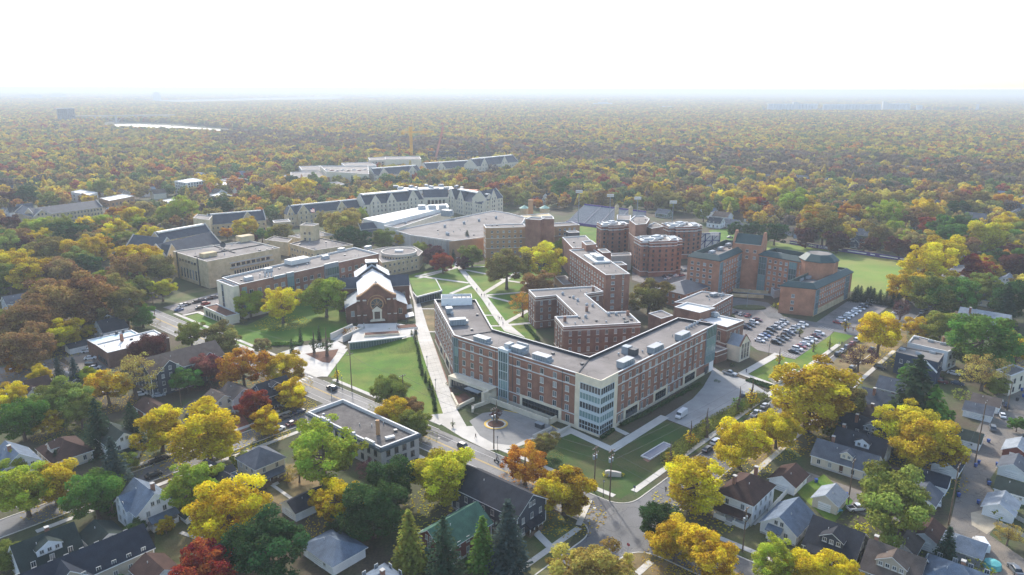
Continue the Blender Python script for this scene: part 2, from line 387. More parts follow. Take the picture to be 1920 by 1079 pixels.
kerb([A0 - UA * 190, A0 - UA * 0 ]); kerb([A0 + UA * 4, A0 + UA * 66]); kerb([A0 + UA * 86] + FIL[(0,0)] + [B0 + UB * 60]); kerb([B0 + UB * 82, B0 + UB * 150]); kerb([B0 + UB * 175, B0 + UB * 420])
sC = (C0 - A0).dot(UA)
kerb([A0 + NA * WA - UA * 190, A0 + NA * WA + UA * (sC - 8)]); kerb([A0 + NA * WA + UA * (sC + 8)] + FIL[(1,0)] + [B0 - UB * 110])
kerb([A0 + UA * 330] + FIL[(0,1)] + [B0 + NB * WB + UB * 400]); kerb([A0 + NA * WA + UA * 330] + FIL[(1,1)] + [B0 + NB * WB - UB * 110])
kerb([C0 - NB * WC/2 - UB * 8, C0 - NB * WC/2 - UB * 108]); kerb([C0 + NB * WC/2 - UB * 8, C0 + NB * WC/2 - UB * 108])

# painted lines: children of their road
def stripe(parent, p, q, w, z, m, name='road_line'):
    d = (q - p).normalized(); n = Vector((-d.y, d.x)) * (w / 2); b = MB()
    b.face([(x.x, x.y, z) for x in (p - n, q - n, q + n, p + n)]); return b.build(name, m, parent)
mid = A0 + NA * WA * 0.5
for o in (-0.18, 0.18):
    stripe(avenue, mid + NA * o - UA * 190, mid + NA * o + UA * (sB - 12), 0.14, 0.030, M_YEL, 'centre_line')
    stripe(avenue, mid + NA * o + UA * (sB + 24), mid + NA * o + UA * 330, 0.14, 0.030, M_YEL, 'centre_line')
for s in (-3.6, 3.6):
    stripe(avenue, mid + NA * s - UA * 190, mid + NA * s + UA * (sB - 14), 0.10, 0.030, M_LINE, 'lane_line')
for i in range(7):      # zebra bars by the plaza
    stripe(avenue, A0 + UA * (-4.0 + i * 0.05) + NA * (1.0 + i * 1.6), A0 + UA * (-1.0 + i * 0.05) + NA * (1.0 + i * 1.6), 0.5, 0.031, M_LINE, 'crossing_bar')
# asphalt patches and manholes on the avenue
M_PATCH = mat('asphalt_patch', srgb('#615f5e'), 0.95, 0.15, 0.5, 4)
for s, n_, l_, w_ in ((104, 8.5, 9, 3.4), (60, 3, 14, 2.6), (20, 8, 22, 2.2), (-30, 4, 12, 2.8), (126, 3, 6, 5)):
    stripe(avenue, A0 + UA * s + NA * n_, A0 + UA * (s + l_) + NA * n_, w_, 0.0265, M_PATCH, 'asphalt_patch')
for s, n_ in ((112, 9.4), (117, 9.0), (121, 7.2), (129, 5.0), (70, 4), (38, 7)):
    b = MB(); c = A0 + UA * s + NA * n_; b.tube((c.x, c.y, 0.0), (c.x, c.y, 0.034), 0.42, n=12); b.build('manhole_cover', M_CONC, avenue)

# sidewalks of separate slabs
SLAB = {}
def walk(name, p, d, L, w=1.7, sl=1.7, z=0.10, m=M_CONC, first=0.0):
    """a strip of slabs; p is one corner of the strip on its left side"""
    n = int(L / sl); nrm = Vector((d.y, -d.x)); a = math.atan2(d.y, d.x)
    e = empty(name, (p.x, p.y, 0), a); struct(e)
    b = MB(); b.box(0, -w, 0.0, n * sl, 0, z - 0.03); b.build('joint_bed', M_PAVER, e)
    k = (round(sl, 2), round(w, 2), z)
    if k not in SLAB:
        b = MB(); b.box(0.03, -w + 0.03, z - 0.06, sl - 0.03, -0.03, z); SLAB[k] = b.data('slab', [m])
    for i in range(min(n, 290)):
        put('slab', SLAB[k], e, (i * sl, 0, rnd.uniform(-0.006, 0.006)))
    return e
walk('sidewalk', A0 - NA * 4.0 + UA * 6, UA, 58)
walk('sidewalk', A0 - NA * 4.0 + UA * 89, UA, sB - 4 - 89)
walk('sidewalk', B0 - NB * 4.0 + UB * 4, UB, 160, w=1.9)
walk('sidewalk', A0 + NA * (WA + 3.0) + UA * (sC + 8), UA, 56)
walk('sidewalk', B0 - NB * 4.6 - UB * 62, UB, 44)
walk('sidewalk', A0 + NA * (WA - 17.0) + UA * (sB + WB + 6), UA, 60)
walk('sidewalk', B0 + NB * (WB + 5.2) + UB * 22, UB, 150)
walk('sidewalk', B0 + NB * (WB + 5.0) - UB * 60, UB, 42)
walk('sidewalk', A0 - NA * 4.0 - UA * 120, UA, 90)
walk('sidewalk', C0 - NB * (WC/2 + 4.0) - UB * 90, UB, 80)
walk('sidewalk', C0 + NB * (WC/2 + 2.5) - UB * 90, UB, 80)

# lawns and yards (one sheet each, a few millimetres apart)
LW = [0.030]
def lawn(pts, m=M_LAWN, name='lawn', world=False):
    LW[0] += 0.002; return sheet(name, pts, LW[0], m, world)
lawn([(757,519),(800,508),(850,498),(1000,494),(1040,520),(1005,560),(1005,632),(1000,640),(985,645),(925,618),(895,568),(820,560),(776,556)])
lawn([(610,704),(646,655),(655,664),(773,641),(784,638),(831,777),(800,780),(704,742)])
lawn([(336,597),(371,588),(431,609),(462,611),(560,563),(665,570),(650,612),(626,632),(506,650),(474,658),(440,645)])
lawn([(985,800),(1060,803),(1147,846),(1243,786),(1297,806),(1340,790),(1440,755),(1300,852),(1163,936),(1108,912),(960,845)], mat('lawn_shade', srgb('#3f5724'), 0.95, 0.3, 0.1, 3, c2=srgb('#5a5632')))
lawn([(1402,704),(1460,667),(1490,675),(1557,629),(1567,621),(1602,628),(1540,672),(1462,722)])
lawn([(1418,456),(1440,452),(1500,462),(1716,490),(1712,520),(1650,566),(1592,545),(1545,505),(1440,478)], mat('ball_field_grass', srgb('#6c8434'), 0.95, 0.2, 0.03, 3, c2=srgb('#8a8748')), 'ball_field')
lawn([(1085,424),(1128,429),(1128,466),(1085,450)], M_LAWN, 'stadium_field')
lawn([(1330,432),(1385,428),(1385,452),(1330,455)], M_LAWN)
lawn([(785,580),(815,578),(815,625),(803,622)], M_DRY)
lawn([(300,560),(372,540),(420,545),(400,562),(330,580)], M_LAWN_D)
lawn([(1600,640),(1700,600),(1700,640),(1560,760),(1500,800),(1420,880),(1390,860)], M_DRY, 'dry_yard')
lawn([(1120,1079),(1157,1052),(1200,1034),(1240,1045),(1300,1079)], M_DRY, 'dry_yard')
lawn([(985,930),(1085,985),(1040,1079),(880,1079),(930,1000)], M_LAWN_D, 'yard')
lawn([(1343,985),(1450,960),(1560,1000),(1640,1079),(1460,1079),(1340,1020)], M_LAWN_D, 'yard')
lawn([(1490,920),(1545,890),(1600,940),(1560,985)], M_LAWN, 'yard')
lawn([(480,870),(560,870),(625,930),(560,965),(510,940)], M_DRY, 'dry_yard')
lawn([(290,940),(420,960),(400,1079),(290,1060)], M_LAWN_D, 'yard')
lawn([(400,790),(450,770),(470,800),(430,830)], mat('fallen_leaves', srgb('#8d5f4a'), 0.95, 0.3, 0.5, 6), 'yard')

# paved places
PV = [0.06]
def pave(pts, m=M_CONC, name='pavement', world=False):
    PV[0] += 0.003; return sheet(name, pts, PV[0], m, world)
pave([(800,779),(831,776),(857,769),(875,800),(1000,790),(1075,812),(1050,822),(1000,828),(960,842),(915,845),(868,822)], M_CONC, 'plaza')
b = MB()
def ring_px(cx, cy, rx, ry, n=40): return [(cx + rx * math.cos(2*math.pi*i/n), cy + ry * math.sin(2*math.pi*i/n)) for i in range(n)]
pave([(880,790),(905,775),(945,770),(985,778),(1035,798),(1045,808),(1010,818),(985,825),(962,836),(925,832),(900,818)], mat('paver_court', srgb('#8b8984'), 0.92, 0.12, 0.3, 5, c2=srgb('#7f7d79')), 'turning_court')
pave([(1243,784),(1297,805),(1329,787),(1372,764),(1397,752),(1444,740),(1402,714),(1350,697),(1337,688),(1333,701),(1318,727),(1299,748)], M_PAVER, 'service_yard')
pave([(1374,583),(1420,578),(1445,590),(1570,612),(1557,629),(1490,674),(1458,666),(1420,657),(1396,640)], mat('lot_asphalt', srgb('#857e78'), 0.85, 0.2, 0.12, 3, c2=srgb('#716b66'), cracks=.12), 'parking_lot')
pave([(1526,608),(1594,562),(1668,573),(1614,616)], MATS['lot_asphalt'], 'parking_lot')
pave([(1362,556),(1440,568),(1456,580),(1470,596),(1575,612),(1612,618),(1650,606),(1640,625),(1600,630),(1440,596),(1425,580),(1372,583)], M_ASPH_D, 'driveway')
pave([(1185,505),(1290,498),(1290,545),(1240,545),(1185,525)], MATS['lot_asphalt'], 'parking_lot')
pave([(1370,520),(1460,520),(1472,545),(1450,556),(1375,548)], M_PAVER, 'courtyard')
pave([(525,662),(560,650),(632,640),(650,650),(640,662),(612,706),(594,708),(556,692)], M_CONC, 'plaza')
pave([(305,577),(420,546),(440,560),(345,590)], MATS['lot_asphalt'], 'parking_lot')
pave([(120,672),(185,645),(235,690),(200,712),(150,700)], MATS['worn_asphalt'], 'parking_lot')
pave([(0,690),(100,672),(135,690),(100,712),(0,725)], MATS['lot_asphalt'], 'alley')
pave([(200,400),(300,385),(330,392),(240,410)], MATS['lot_asphalt'], 'parking_lot')
pave([(0,385),(22,380),(30,410),(0,425)], MATS['lot_asphalt'], 'parking_lot')
# quad walks
def ribbon(pts, w, name='path', m=M_CONC):
    P = [V2(G(*p)) for p in pts]; PV[0] += 0.003; b = MB()
    for p, q in zip(P, P[1:]):
        d = (q - p).normalized(); n = Vector((-d.y, d.x)) * (w / 2); p2, q2 = p - d * w * 0.2, q + d * w * 0.2
        b.face([(x.x, x.y, PV[0]) for x in (p2 - n, q2 - n, q2 + n, p2 + n)]); PV[0] += 0.0006
    return struct(b.build(name, m))
ribbon([(855,502),(780,519)], 2.6); ribbon([(780,518),(878,531)], 2.6); ribbon([(846,551),(882,536)], 2.6)
ribbon([(905,552),(947,526),(990,498)], 2.8); ribbon([(913,554),(990,548)], 2.2); ribbon([(913,556),(958,567)], 2.2)
ribbon([(948,606),(990,583)], 2.6); ribbon([(955,610),(1000,606)], 2.6); ribbon([(868,506),(920,516),(945,526),(1000,534)], 2.4)
ribbon([(858,503),(860,484)], 4); ribbon([(858,502),(940,500)], 2.4); ribbon([(855,503),(780,524)], 2.2)
ribbon([(890,592),(928,592)], 1.6); ribbon([(892,612),(945,612)], 1.6); ribbon([(785,580),(820,580)], 1.4); ribbon([(803,623),(822,623)], 1.4)
ribbon([(1060,804),(1147,844)], 3.0); ribbon([(1147,844),(1245,783)], 3.2); ribbon([(1150,803),(1175,815)], 2)
ribbon([(1392,702),(1458,665)], 3.2); ribbon([(1392,702),(1460,727)], 2.8)
ribbon([(607,706),(645,656)], 3.2); ribbon([(446,647),(476,658)], 2); ribbon([(345,592),(372,586),(433,611)], 2.2)
ribbon([(1412,984),(1438,960)], 1.2); ribbon([(1105,940),(1085,985)], 1.5)
ribbon([(1000,995),(1035,1030)], 2.0)
ribbon([(340,1000),(372,1012),(400,990)], 1.1); ribbon([(495,900),(545,935)], 1.0)
# the broad main walk: rows of slabs between its two edges
LE = [(757,520),(768,545),(775,566),(779,600),(784,638),(800,688),(815,730),(831,777)]
RE = [(766,520),(780,545),(789,572),(801,612),(812,642),(828,688),(842,728),(858,770)]
walkway = empty('main_walk', (*V2(G(795,640)), 0)); struct(walkway); o0 = V2(walkway.location)
def along(pl, t):
    P = [V2(G(*p)) for p in pl]; L = [0]
    for p, q in zip(P, P[1:]): L.append(L[-1] + (q - p).length)
    s = t * L[-1]
    for i in range(len(P) - 1):
        if s <= L[i + 1] + 1e-9: return P[i].lerp(P[i + 1], (s - L[i]) / (L[i + 1] - L[i]))
    return P[-1]
NR = 44
b = MB(); lp = [along(LE, i / NR) - o0 for i in range(NR + 1)]; rp = [along(RE, i / NR) - o0 for i in range(NR + 1)]
for i in range(NR): b.face([(p.x, p.y, 0.072) for p in (lp[i], lp[i + 1], rp[i + 1], rp[i])][::-1])
b.build('joint_bed', M_PAVER, walkway)
for i in range(NR):
    for j in range(3):
        q = [lp[i].lerp(rp[i], j / 3), lp[i].lerp(rp[i], (j + 1) / 3), lp[i + 1].lerp(rp[i + 1], (j + 1) / 3), lp[i + 1].lerp(rp[i + 1], j / 3)]
        c = sum(q, Vector((0, 0))) / 4; z = 0.115 + rnd.uniform(-.006, .006); b = MB()
        b.prism([c + (p - c) * 0.975 for p in q], 0.05, z); b.build('slab', M_CONC, walkway)
# the diagonal quad walk
LQ = [(855,498),(861,508),(904,562),(928,599),(946,622)]; RQ = [(866,498),(872,508),(911,554),(949,604),(985,634)]
quadwalk = empty('quad_walk', (*V2(G(900,560)), 0)); struct(quadwalk); o0 = V2(quadwalk.location); NR = 40
lp = [along(LQ, i / NR) - o0 for i in range(NR + 1)]; rp = [along(RQ, i / NR) - o0 for i in range(NR + 1)]
for i in range(NR):
    for j in range(2):
        q = [lp[i].lerp(rp[i], j / 2), lp[i].lerp(rp[i], (j + 1) / 2), lp[i + 1].lerp(rp[i + 1], (j + 1) / 2), lp[i + 1].lerp(rp[i + 1], j / 2)]
        c = sum(q, Vector((0, 0))) / 4; b = MB(); b.prism([c + (p - c) * 0.985 for p in q], 0.05, 0.19 + rnd.uniform(-.006, .006)); b.build('slab', M_CONC, quadwalk)

# parking bay lines
def bay_lines(parent_name, p, q, n, ln, z=0.13):
    P, Q = V2(G(*p)), V2(G(*q)); d = (Q - P) / n; nrm = Vector((-d.y, d.x)).normalized()
    b = MB()
    for i in range(n + 1):
        c = P + d * i; t = d.normalized() * 0.06
        b.face([(x.x, x.y, z) for x in (c - t, c + t, c + t + nrm * ln, c - t + nrm * ln)])
    o = b.build('parking_lines', M_LINE); return struct(o)
bay_lines('', (1492,674), (1556,630), 12, 5.0); bay_lines('', (1462,664), (1488,671), 6, 3.5); bay_lines('', (1563,618), (1540,612), 5, 3)
# round island in the turning court, yellow kerb
isl = G(930, 796); b = MB()
for r0, r1, z, mi in ((3.9, 3.3, 0.19, 1), (3.3, 2.7, 0.17, 0)):
    for i in range(28):
        t0, t1 = 2*math.pi*i/28, 2*math.pi*(i+1)/28
        b.face([(r0*math.cos(t0),r0*math.sin(t0),z),(r0*math.cos(t1),r0*math.sin(t1),z),(r1*math.cos(t1),r1*math.sin(t1),z),(r1*math.cos(t0),r1*math.sin(t0),z)], mi)
b.tube((0,0,0.0), (0,0,0.32), 2.7, 2.4, 28, 2)
tag(b.build('planted_island', [M_CONC, M_YEL, M_MULCH], None, (isl.x, isl.y, 0)), 'round planting island with yellow painted kerb in the turning court', 'planting bed')
yk = kerb(GG([(945,770),(985,778),(1030,796),(1046,806)]), None, 0.25, 0.15, M_YEL)
# river, far water
wm = bpy.data.materials.new('river_water'); wm.use_nodes = True; wbs = wm.node_tree.nodes['Principled BSDF']
wbs.inputs['Base Color'].default_value = (0.10, 0.13, 0.15, 1); wbs.inputs['Roughness'].default_value = 0.22; wbs.inputs['Specular IOR Level'].default_value = 1.0
RIVER_PX = [(205,234),(260,233),(330,237),(400,242),(455,247),(500,250),(455,251.5),(380,248),(300,244),(240,241),(200,238)]
sheet('river', RIVER_PX, 0.3, wm)
# ------------------------------------------------------------------ pitched roofs
def LM(p, ang, z=0.0):
    c, s = math.cos(ang), math.sin(ang); return Matrix(((c, -s, 0, p[0]), (s, c, 0, p[1]), (0, 0, 1, z), (0, 0, 0, 1)))
def roof_mesh(b, M, L, W, ze, zr, kind='gable', over=0.45, end=0.35, th=0.2, m=0, mt=1):
    """ridge along local x at y = W/2; eaves at y = 0 and y = W. m roof, mt white trim"""
    sl = (zr - ze) / (W / 2.0); zo = ze - sl * over
    T = lambda x, y, z: M @ Vector((x, y, z))
    x0, x1 = -end, L + end; rx0, rx1 = (x0, x1) if kind == 'gable' else (W / 2.0 - 0.01, L - W / 2.0 + 0.01)
    if kind == 'hip': x0, x1 = -over, L + over
    if rx1 < rx0: rx0 = rx1 = L / 2.0
    y0, y1 = -over, W + over
    b.mesh([T(x0,y0,zo),T(x1,y0,zo),T(rx1,W/2,zr),T(rx0,W/2,zr)], [(0,1,2,3)], m)
    b.mesh([T(x1,y1,zo),T(x0,y1,zo),T(rx0,W/2,zr),T(rx1,W/2,zr)], [(0,1,2,3)], m)
    if kind == 'hip':
        b.mesh([T(x1,y0,zo),T(x1,y1,zo),T(rx1,W/2,zr)], [(0,1,2)], m); b.mesh([T(x0,y1,zo),T(x0,y0,zo),T(rx0,W/2,zr)], [(0,1,2)], m)
        for p, q in (((x0,y0),(x1,y0)),((x1,y0),(x1,y1)),((x1,y1),(x0,y1)),((x0,y1),(x0,y0))):
            b.mesh([T(*p,zo-th),T(*q,zo-th),T(*q,zo),T(*p,zo)], [(0,1,2,3)], mt)
        b.mesh([T(x0,y0,zo-th),T(x0,y1,zo-th),T(x1,y1,zo-th),T(x1,y0,zo-th)], [(0,1,2,3)], mt)
    else:
        for p, q in (((x0,y0),(x1,y0)),((x1,y1),(x0,y1))):
            b.mesh([T(*p,zo-th),T(*q,zo-th),T(*q,zo),T(*p,zo)], [(0,1,2,3)], mt)
        for x in (x0, x1):
            b.mesh([T(x,y0,zo-th),T(x,y0,zo),T(x,W/2,zr),T(x,W/2,zr-th)], [(0,1,2,3) if x == x0 else (3,2,1,0)], mt)
            b.mesh([T(x,y1,zo-th),T(x,y1,zo),T(x,W/2,zr),T(x,W/2,zr-th)], [(3,2,1,0) if x == x0 else (0,1,2,3)], mt)
        b.mesh([T(x0,y0,zo-th),T(x0,W/2,zr-th),T(x1,W/2,zr-th),T(x1,y0,zo-th)], [(0,1,2,3)], mt)
        b.mesh([T(x1,y1,zo-th),T(x1,W/2,zr-th),T(x0,W/2,zr-th),T(x0,y1,zo-th)], [(0,1,2,3)], mt)
def body_mesh(b, M, L, W, ze, zr, kind='gable', m=0, z0=0.0):
    T = lambda x, y, z: M @ Vector((x, y, z)); e = 0.22
    for p, q in (((0,0),(L,0)),((L,0),(L,W)),((L,W),(0,W)),((0,W),(0,0))):
        b.mesh([T(*p,z0),T(*q,z0),T(*q,ze - .02),T(*p,ze - .02)], [(0,1,2,3)], m)
    if kind == 'gable':
        b.mesh([T(0,W,ze - .02),T(0,0,ze - .02),T(0,W/2,zr - e)], [(0,1,2)], m); b.mesh([T(L,0,ze - .02),T(L,W,ze - .02),T(L,W/2,zr - e)], [(0,1,2)], m)
def local_pts(M, *pts): return [V2(M @ Vector((p[0], p[1], 0))) for p in pts]
def gable_front(root, M, x, w, out, ze, zr, wall, roof, trim=M_STONE_B, deep=4.0, rise=0.5, coped=True):
    """a cross gable on the local y = 0 side, its coped gable wall standing 'out' in front"""
    o = root.location; Mi = Matrix.Translation(-o) @ M @ Matrix(((0,1,0,x - w/2),(1,0,0,-out),(0,0,1,0),(0,0,0,1)))
    # local frame of the gable: x' runs inward, y' along the facade
    b = MB(); T = lambda u, v, z: Mi @ Vector((u, v, z)); D = deep + out
    b.mesh([T(0,0,0),T(0,w,0),T(0,w,ze),T(0,w/2,zr),T(0,0,ze)], [(0,1,2,3,4)][::1], 0)
    b.mesh([T(0,0,0),T(0,0,ze),T(D,0,ze),T(D,0,0)], [(0,1,2,3)], 0); b.mesh([T(0,w,0),T(D,w,0),T(D,w,ze),T(0,w,ze)], [(0,1,2,3)], 0)
    b.build('gable_wall', wall, root)
    r = MB(); r.mesh([T(0.35,-.05,ze - .05),T(D + w*.25,-.05,ze - .05),T(D + w*.25,w/2,zr - .35),T(0.35,w/2,zr - .35)], [(0,1,2,3)], 0)
    r.mesh([T(0.35,w+.05,ze - .05),T(0.35,w/2,zr - .35),T(D + w*.25,w/2,zr - .35),T(D + w*.25,w+.05,ze - .05)], [(0,1,2,3)], 0)
    r.build('gable_roof', roof, root)
    if coped:
        c = MB()
        for (v0, z0), (v1, z1) in (((0,ze),(w/2,zr)),((w/2,zr),(w,ze))):
            c.mesh([T(-.12,v0,z0+rise-.5),T(-.12,v1,z1+rise-.5),T(-.12,v1,z1+rise),T(-.12,v0,z0+rise),T(.45,v0,z0+rise-.5),T(.45,v1,z1+rise-.5),T(.45,v1,z1+rise),T(.45,v0,z0+rise)],
                   [(0,1,2,3),(3,2,6,7),(5,4,7,6),(1,0,4,5)], 0)
        c.build('gable_coping', trim, root)
    A = V2(M @ Vector((x - w/2, -out, 0))); B = V2(M @ Vector((x + w/2, -out, 0))); return A, B

# ------------------------------------------------------------------ 1. the big residence hall in the middle
HM = 18.65
main, mp = bldg('residence_hall', [(814,562),(851,629),(1080,700),(1127,715.6),(1158,699.7),(1343,608),(1271,596),(1105,669.7),(924,618),(892,562)], HM,
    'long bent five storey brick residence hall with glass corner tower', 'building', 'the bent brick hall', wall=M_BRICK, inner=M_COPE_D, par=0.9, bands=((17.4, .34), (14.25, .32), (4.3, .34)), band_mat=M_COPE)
pA, pB, pC, pD, pE, pF, pG, pH, pI, pJ = GG([(814,562),(851,629),(1080,700),(1127,715.6),(1158,699.7),(1343,608),(1271,596),(1105,669.7),(924,618),(892,562)], HM)
SZ = [5.0, 8.25, 11.5, 14.75]
def curtain(root, p0, p1, s0, s1, zs, out=0.12, step=1.25, gl=M_GLT, fr=M_METAL, spandrel=0.0, name='glass_panel'):
    """glass panels between the heights zs with mullions in front"""
    M = Matrix.Translation(-root.location) @ frame(p0, p1)
    for k, (a, b_) in enumerate(zip(zs, zs[1:])):
        b = MB(); b.mesh([M @ Vector(v) for v in ((s0,-out,a),(s1,-out,a),(s1,-out,b_),(s0,-out,b_))], [(0,1,2,3)]); b.build(name, gl if gl is not None else (M_GLD, M_GLT)[(k // 2) % 2 if k else 0], root)
    f = MB(); n = max(1, int(round((s1 - s0) / step)))
    for i in range(n + 1):
        x = s0 + (s1 - s0) * i / n; f.box(x - .05, -out - .12, zs[0], x + .05, -out + .02, zs[-1], 0, M)
    for z in zs: f.box(s0, -out - .10, z - .09, s1, -out + .01, z + .09, 0, M)
    f.box(s0 - .1, -out + .0, zs[0], s0 - .02, 0.02, zs[-1], 0, M); f.box(s1 + .02, -out, zs[0], s1 + .1, 0.02, zs[-1], 0, M)
    f.build('mullions', fr, root)
winrow(main, pB, pC, SZ, 0, 1.5, 2.0, ts=[5.0, 9.2, 13.6, 18.2, 31.0, 36.0, 41.2, 46.6, 51.6])
winrow(main, pE, pF, SZ, 14, 1.3, 2.0, 1.5, 9.0)
winrow(main, pA, pB, SZ, 11, 1.4, 2.0, 1.5, 3.0)
winrow(main, pH, pI, SZ, 9, 1.4, 2.0); winrow(main, pG, pH, SZ, 12, 1.3, 2.0); winrow(main, pI, pJ, SZ, 8, 1.4, 2.0)
curtain(main, pB, pC, 22.3, 26.6, [1.6, 4.6, 8.0, 11.3, 14.6, 18.4], 0.5, 1.0, M_GLT, M_MULW)
b = MB(); Mx = Matrix.Translation(-main.location) @ frame(pB, pC); b.box(22.2, -.62, 18.3, 26.7, 1.2, 19.4, 0, Mx); b.box(22.2, -.55, 0, 22.5, .1, 18.3, 0, Mx); b.box(26.4, -.55, 0, 26.7, .1, 18.3, 0, Mx); b.build('stair_cap', M_MULW, main)
curtain(main, pB, pC, 0.15, 2.2, [0.5, 4.4, 7.8, 11.1, 14.4, 17.9], 0.15, 1.0); curtain(main, pA, pB, 46.2, 47.7, [0.5, 4.4, 7.8, 11.1, 14.4, 17.9], 0.15, 1.0)
curtain(main, pE, pF, 59.5, 67.0, [4.4, 7.8, 11.1, 14.4, 18.9], 0.35, 1.2)
b = MB(); Mx = Matrix.Translation(-main.location) @ frame(pE, pF); b.box(63.5, -.2, 0.1, 66.8, .02, 4.2, 0, Mx); b.build('loading_door', M_WHITE, main)
b = MB(); b.box(60.2, -.2, 0.1, 62.6, .02, 3.0, 0, Mx); b.build('door', M_METAL_D, main)
for i in range(5):      # seams of the roof membrane
    for a_, c_, L_ in ((pB, pC, 55), (pE, pF, 66)):
        Mi = Matrix.Translation(-main.location) @ frame(a_, c_); b = MB(); x_ = L_*(i+.6)/5.4; b.box(x_, 1.2, HM-.92, x_+.16, 13.5 if a_ is pE else 17, HM-.88, 0, Mi); b.build('roof_seam', M_ROOF_D, main)
# corner tower: stone frame and five glass storeys
L1, L2 = (pD - pC).length, (pE - pD).length
for p0, p1, L, side_ in ((pC, pD, L1, 0), (pD, pE, L2, 1)):
    M = Matrix.Translation(-main.location) @ frame(p0, p1); b = MB()
    e0, e1 = (0.0, L + .3) if side_ == 0 else (-.3, L)
    b.box(e0, -.3, 16.4, e1, .02, HM + .35, 0, M); b.box(e0, -.3, 0, e1, .02, .75, 0, M)
    if side_ == 0: b.box(0, -.298, .75, 1.9, .02, 16.4, 0, M)
    else: b.box(L - 1.9, -.298, .75, L, .02, 16.4, 0, M)
    b.build('stone_frame', M_LIME_P, main)
    s0, s1 = (1.95, L + .16) if side_ == 0 else (-.16, L - 1.95)
    curtain(main, p0, p1, s0, s1, [.8, 2.3, 3.9, 4.7, 6.9, 7.8, 10.0, 10.9, 13.1, 14.0, 16.3], .18, 1.15, None, M_MULW)
    b = MB()
    for z in (3.9, 6.95, 10.05, 13.15): b.box(s0, -.34, z - .1, s1, -.19, z + .75, 0, M)
    b.build('spandrel', M_MULW, main)
# ground storey: plinth, stone-framed bays
for p0, p1, bays in ((pE, pF, ((5.5, 12.5), (24, 31), (44.5, 52))), (pB, pC, ((33, 48.5),)), (pA, pB, ((16, 22), (30, 37)))):
    M = Matrix.Translation(-main.location) @ frame(p0, p1); L = (p1 - p0).length; b = MB(); b.box(0.2, -.16, 0, L - .2, .02, 1.0, 0, M); b.build('plinth', M_LIME_P, main)
    for s0, s1 in bays:
        b = MB(); b.box(s0 - 1.1, -.26, 0, s0, .02, 4.9, 0, M); b.box(s1, -.26, 0, s1 + 1.1, .02, 4.9, 0, M); b.box(s0, -.26, 4.0, s1, .02, 4.9, 0, M); b.box(s0, -.26, 0, s1, .02, 1.1, 0, M)
        b.build('bay_surround', M_LIME_P, main); curtain(main, p0, p1, s0, s1, [1.15, 2.6, 4.0], .14, 1.3, M_GLD, M_METAL_D)
winrow(main, pE, pF, [1.3], 0, 1.2, 2.4, ts=[1.8, 3.6, 15.5, 19.0, 33.5, 37.5, 41]); winrow(main, pB, pC, [1.0], 0, 1.6, 2.6, ts=[29.5, 52.0])
for s in (20.6, 28.4, 49.6):
    M = Matrix.Translation(-main.location) @ frame(pB, pC); b = MB(); b.box(s, -.13, 4.7, s + .14, .02, 18.3, 0, M); b.build('downpipe', M_METAL_D, main)
for s in (13.7, 31.9, 50.0):
    M = Matrix.Translation(-main.location) @ frame(pE, pF); b = MB(); b.box(s, -.13, 1, s + .14, .02, 18.3, 0, M); b.build('downpipe', M_METAL_D, main)
# entrance pavilion and garden walls on the left front
M = Matrix.Translation(-main.location) @ frame(pB, pC); b = MB()
b.box(0.8, -4.0, 3.3, 21, -.02, 4.4, 0, M); b.box(19.8, -6.5, 0, 21, -.02, 4.2, 0, M); b.box(.8, -4.0, 0, 1.8, -.02, 3.3, 0, M); b.build('entrance_canopy', M_LIME_P, main)
curtain(main, wallpt(pB, pC, 0, 3.2), wallpt(pB, pC, 40, 3.2), 1.9, 19, [.3, 3.25], .05, 1.4, M_GLD, M_METAL_D)
b = MB(); b.box(11, -6.0, 2.7, 17.5, -4.0, 3.0, 0, M); b.build('canopy', M_METAL, main)
b = MB(); b.box(21.2, -4.2, 0, 48, -3.7, 2.0, 0, M); b.box(47.5, -4.2, 0, 48, -.3, 2.0, 0, M); b.build('terrace_wall', M_LIME_P, main)
# roof plant
HZ = HM - .9
for px, rz, k in (((904,645), -41, 0), ((1016,679), -41, 0), ((1172,688), 48, 0), ((1228,661), 48, 0), ((1279,637), 48, 0), ((858,610), 14, 0)):
    q = G(px[0], px[1], HZ); hvac(main, q, HZ, 6.2, 2.7, 2.5, R(rz), k)
q = G(842,588,HZ); hvac(main, q, HZ, 3.2, 2.4, 2.4, R(104), 0); hvac(main, q + Vector((1.5,-3,0)), HZ, 1.4, 1.4, 1.8, 0, 1)
q = G(972,664,HZ); hvac(main, q, HZ, 4.4, 3.0, 2.6, R(-41), 0); hvac(main, q + Vector((-3.2,2.4,0)), HZ, 3.0, 2, 3.0, R(49), 2); hvac(main, q + Vector((1.5,2.8,0)), HZ, 5, .8, 2.9, R(-41), 2)
q = G(1181,664,HZ)
b = MB(); b.box(-2.6,-1.4,0,0,1.4,2.6,0); b.box(.1,-1.3,0,2.6,1.3,2.3,1); b.build('rooftop_unit', [M_METAL, M_METAL_D], main, q - main.location, R(-41))
for i in range(6): q = G(1287 + i * 5, 619 - i * 2.6, HZ); hvac(main, q, HZ, 1.1, 1.1, 1.5, 0, 1)
q = G(856,570,HZ); b = MB()
b.box(-6.4,-3.2,0,6.4,3.2,.2,1); b.box(-6.4,-3.2,.2,-6.2,3.2,3.4); b.box(6.2,-3.2,.2,6.4,3.2,3.4); b.box(-6.2,-3.2,.2,6.2,-3.0,3.4); b.box(-6.2,3.0,.2,6.2,3.2,3.4)
for i in range(4): b.box(-1.5 + i*1.9,-2.2,.2,.1 + i*1.9,2.2,2.7,1)
b.build('penthouse_screen', [M_WHITE, M_METAL_D], main, q - main.location, R(6))
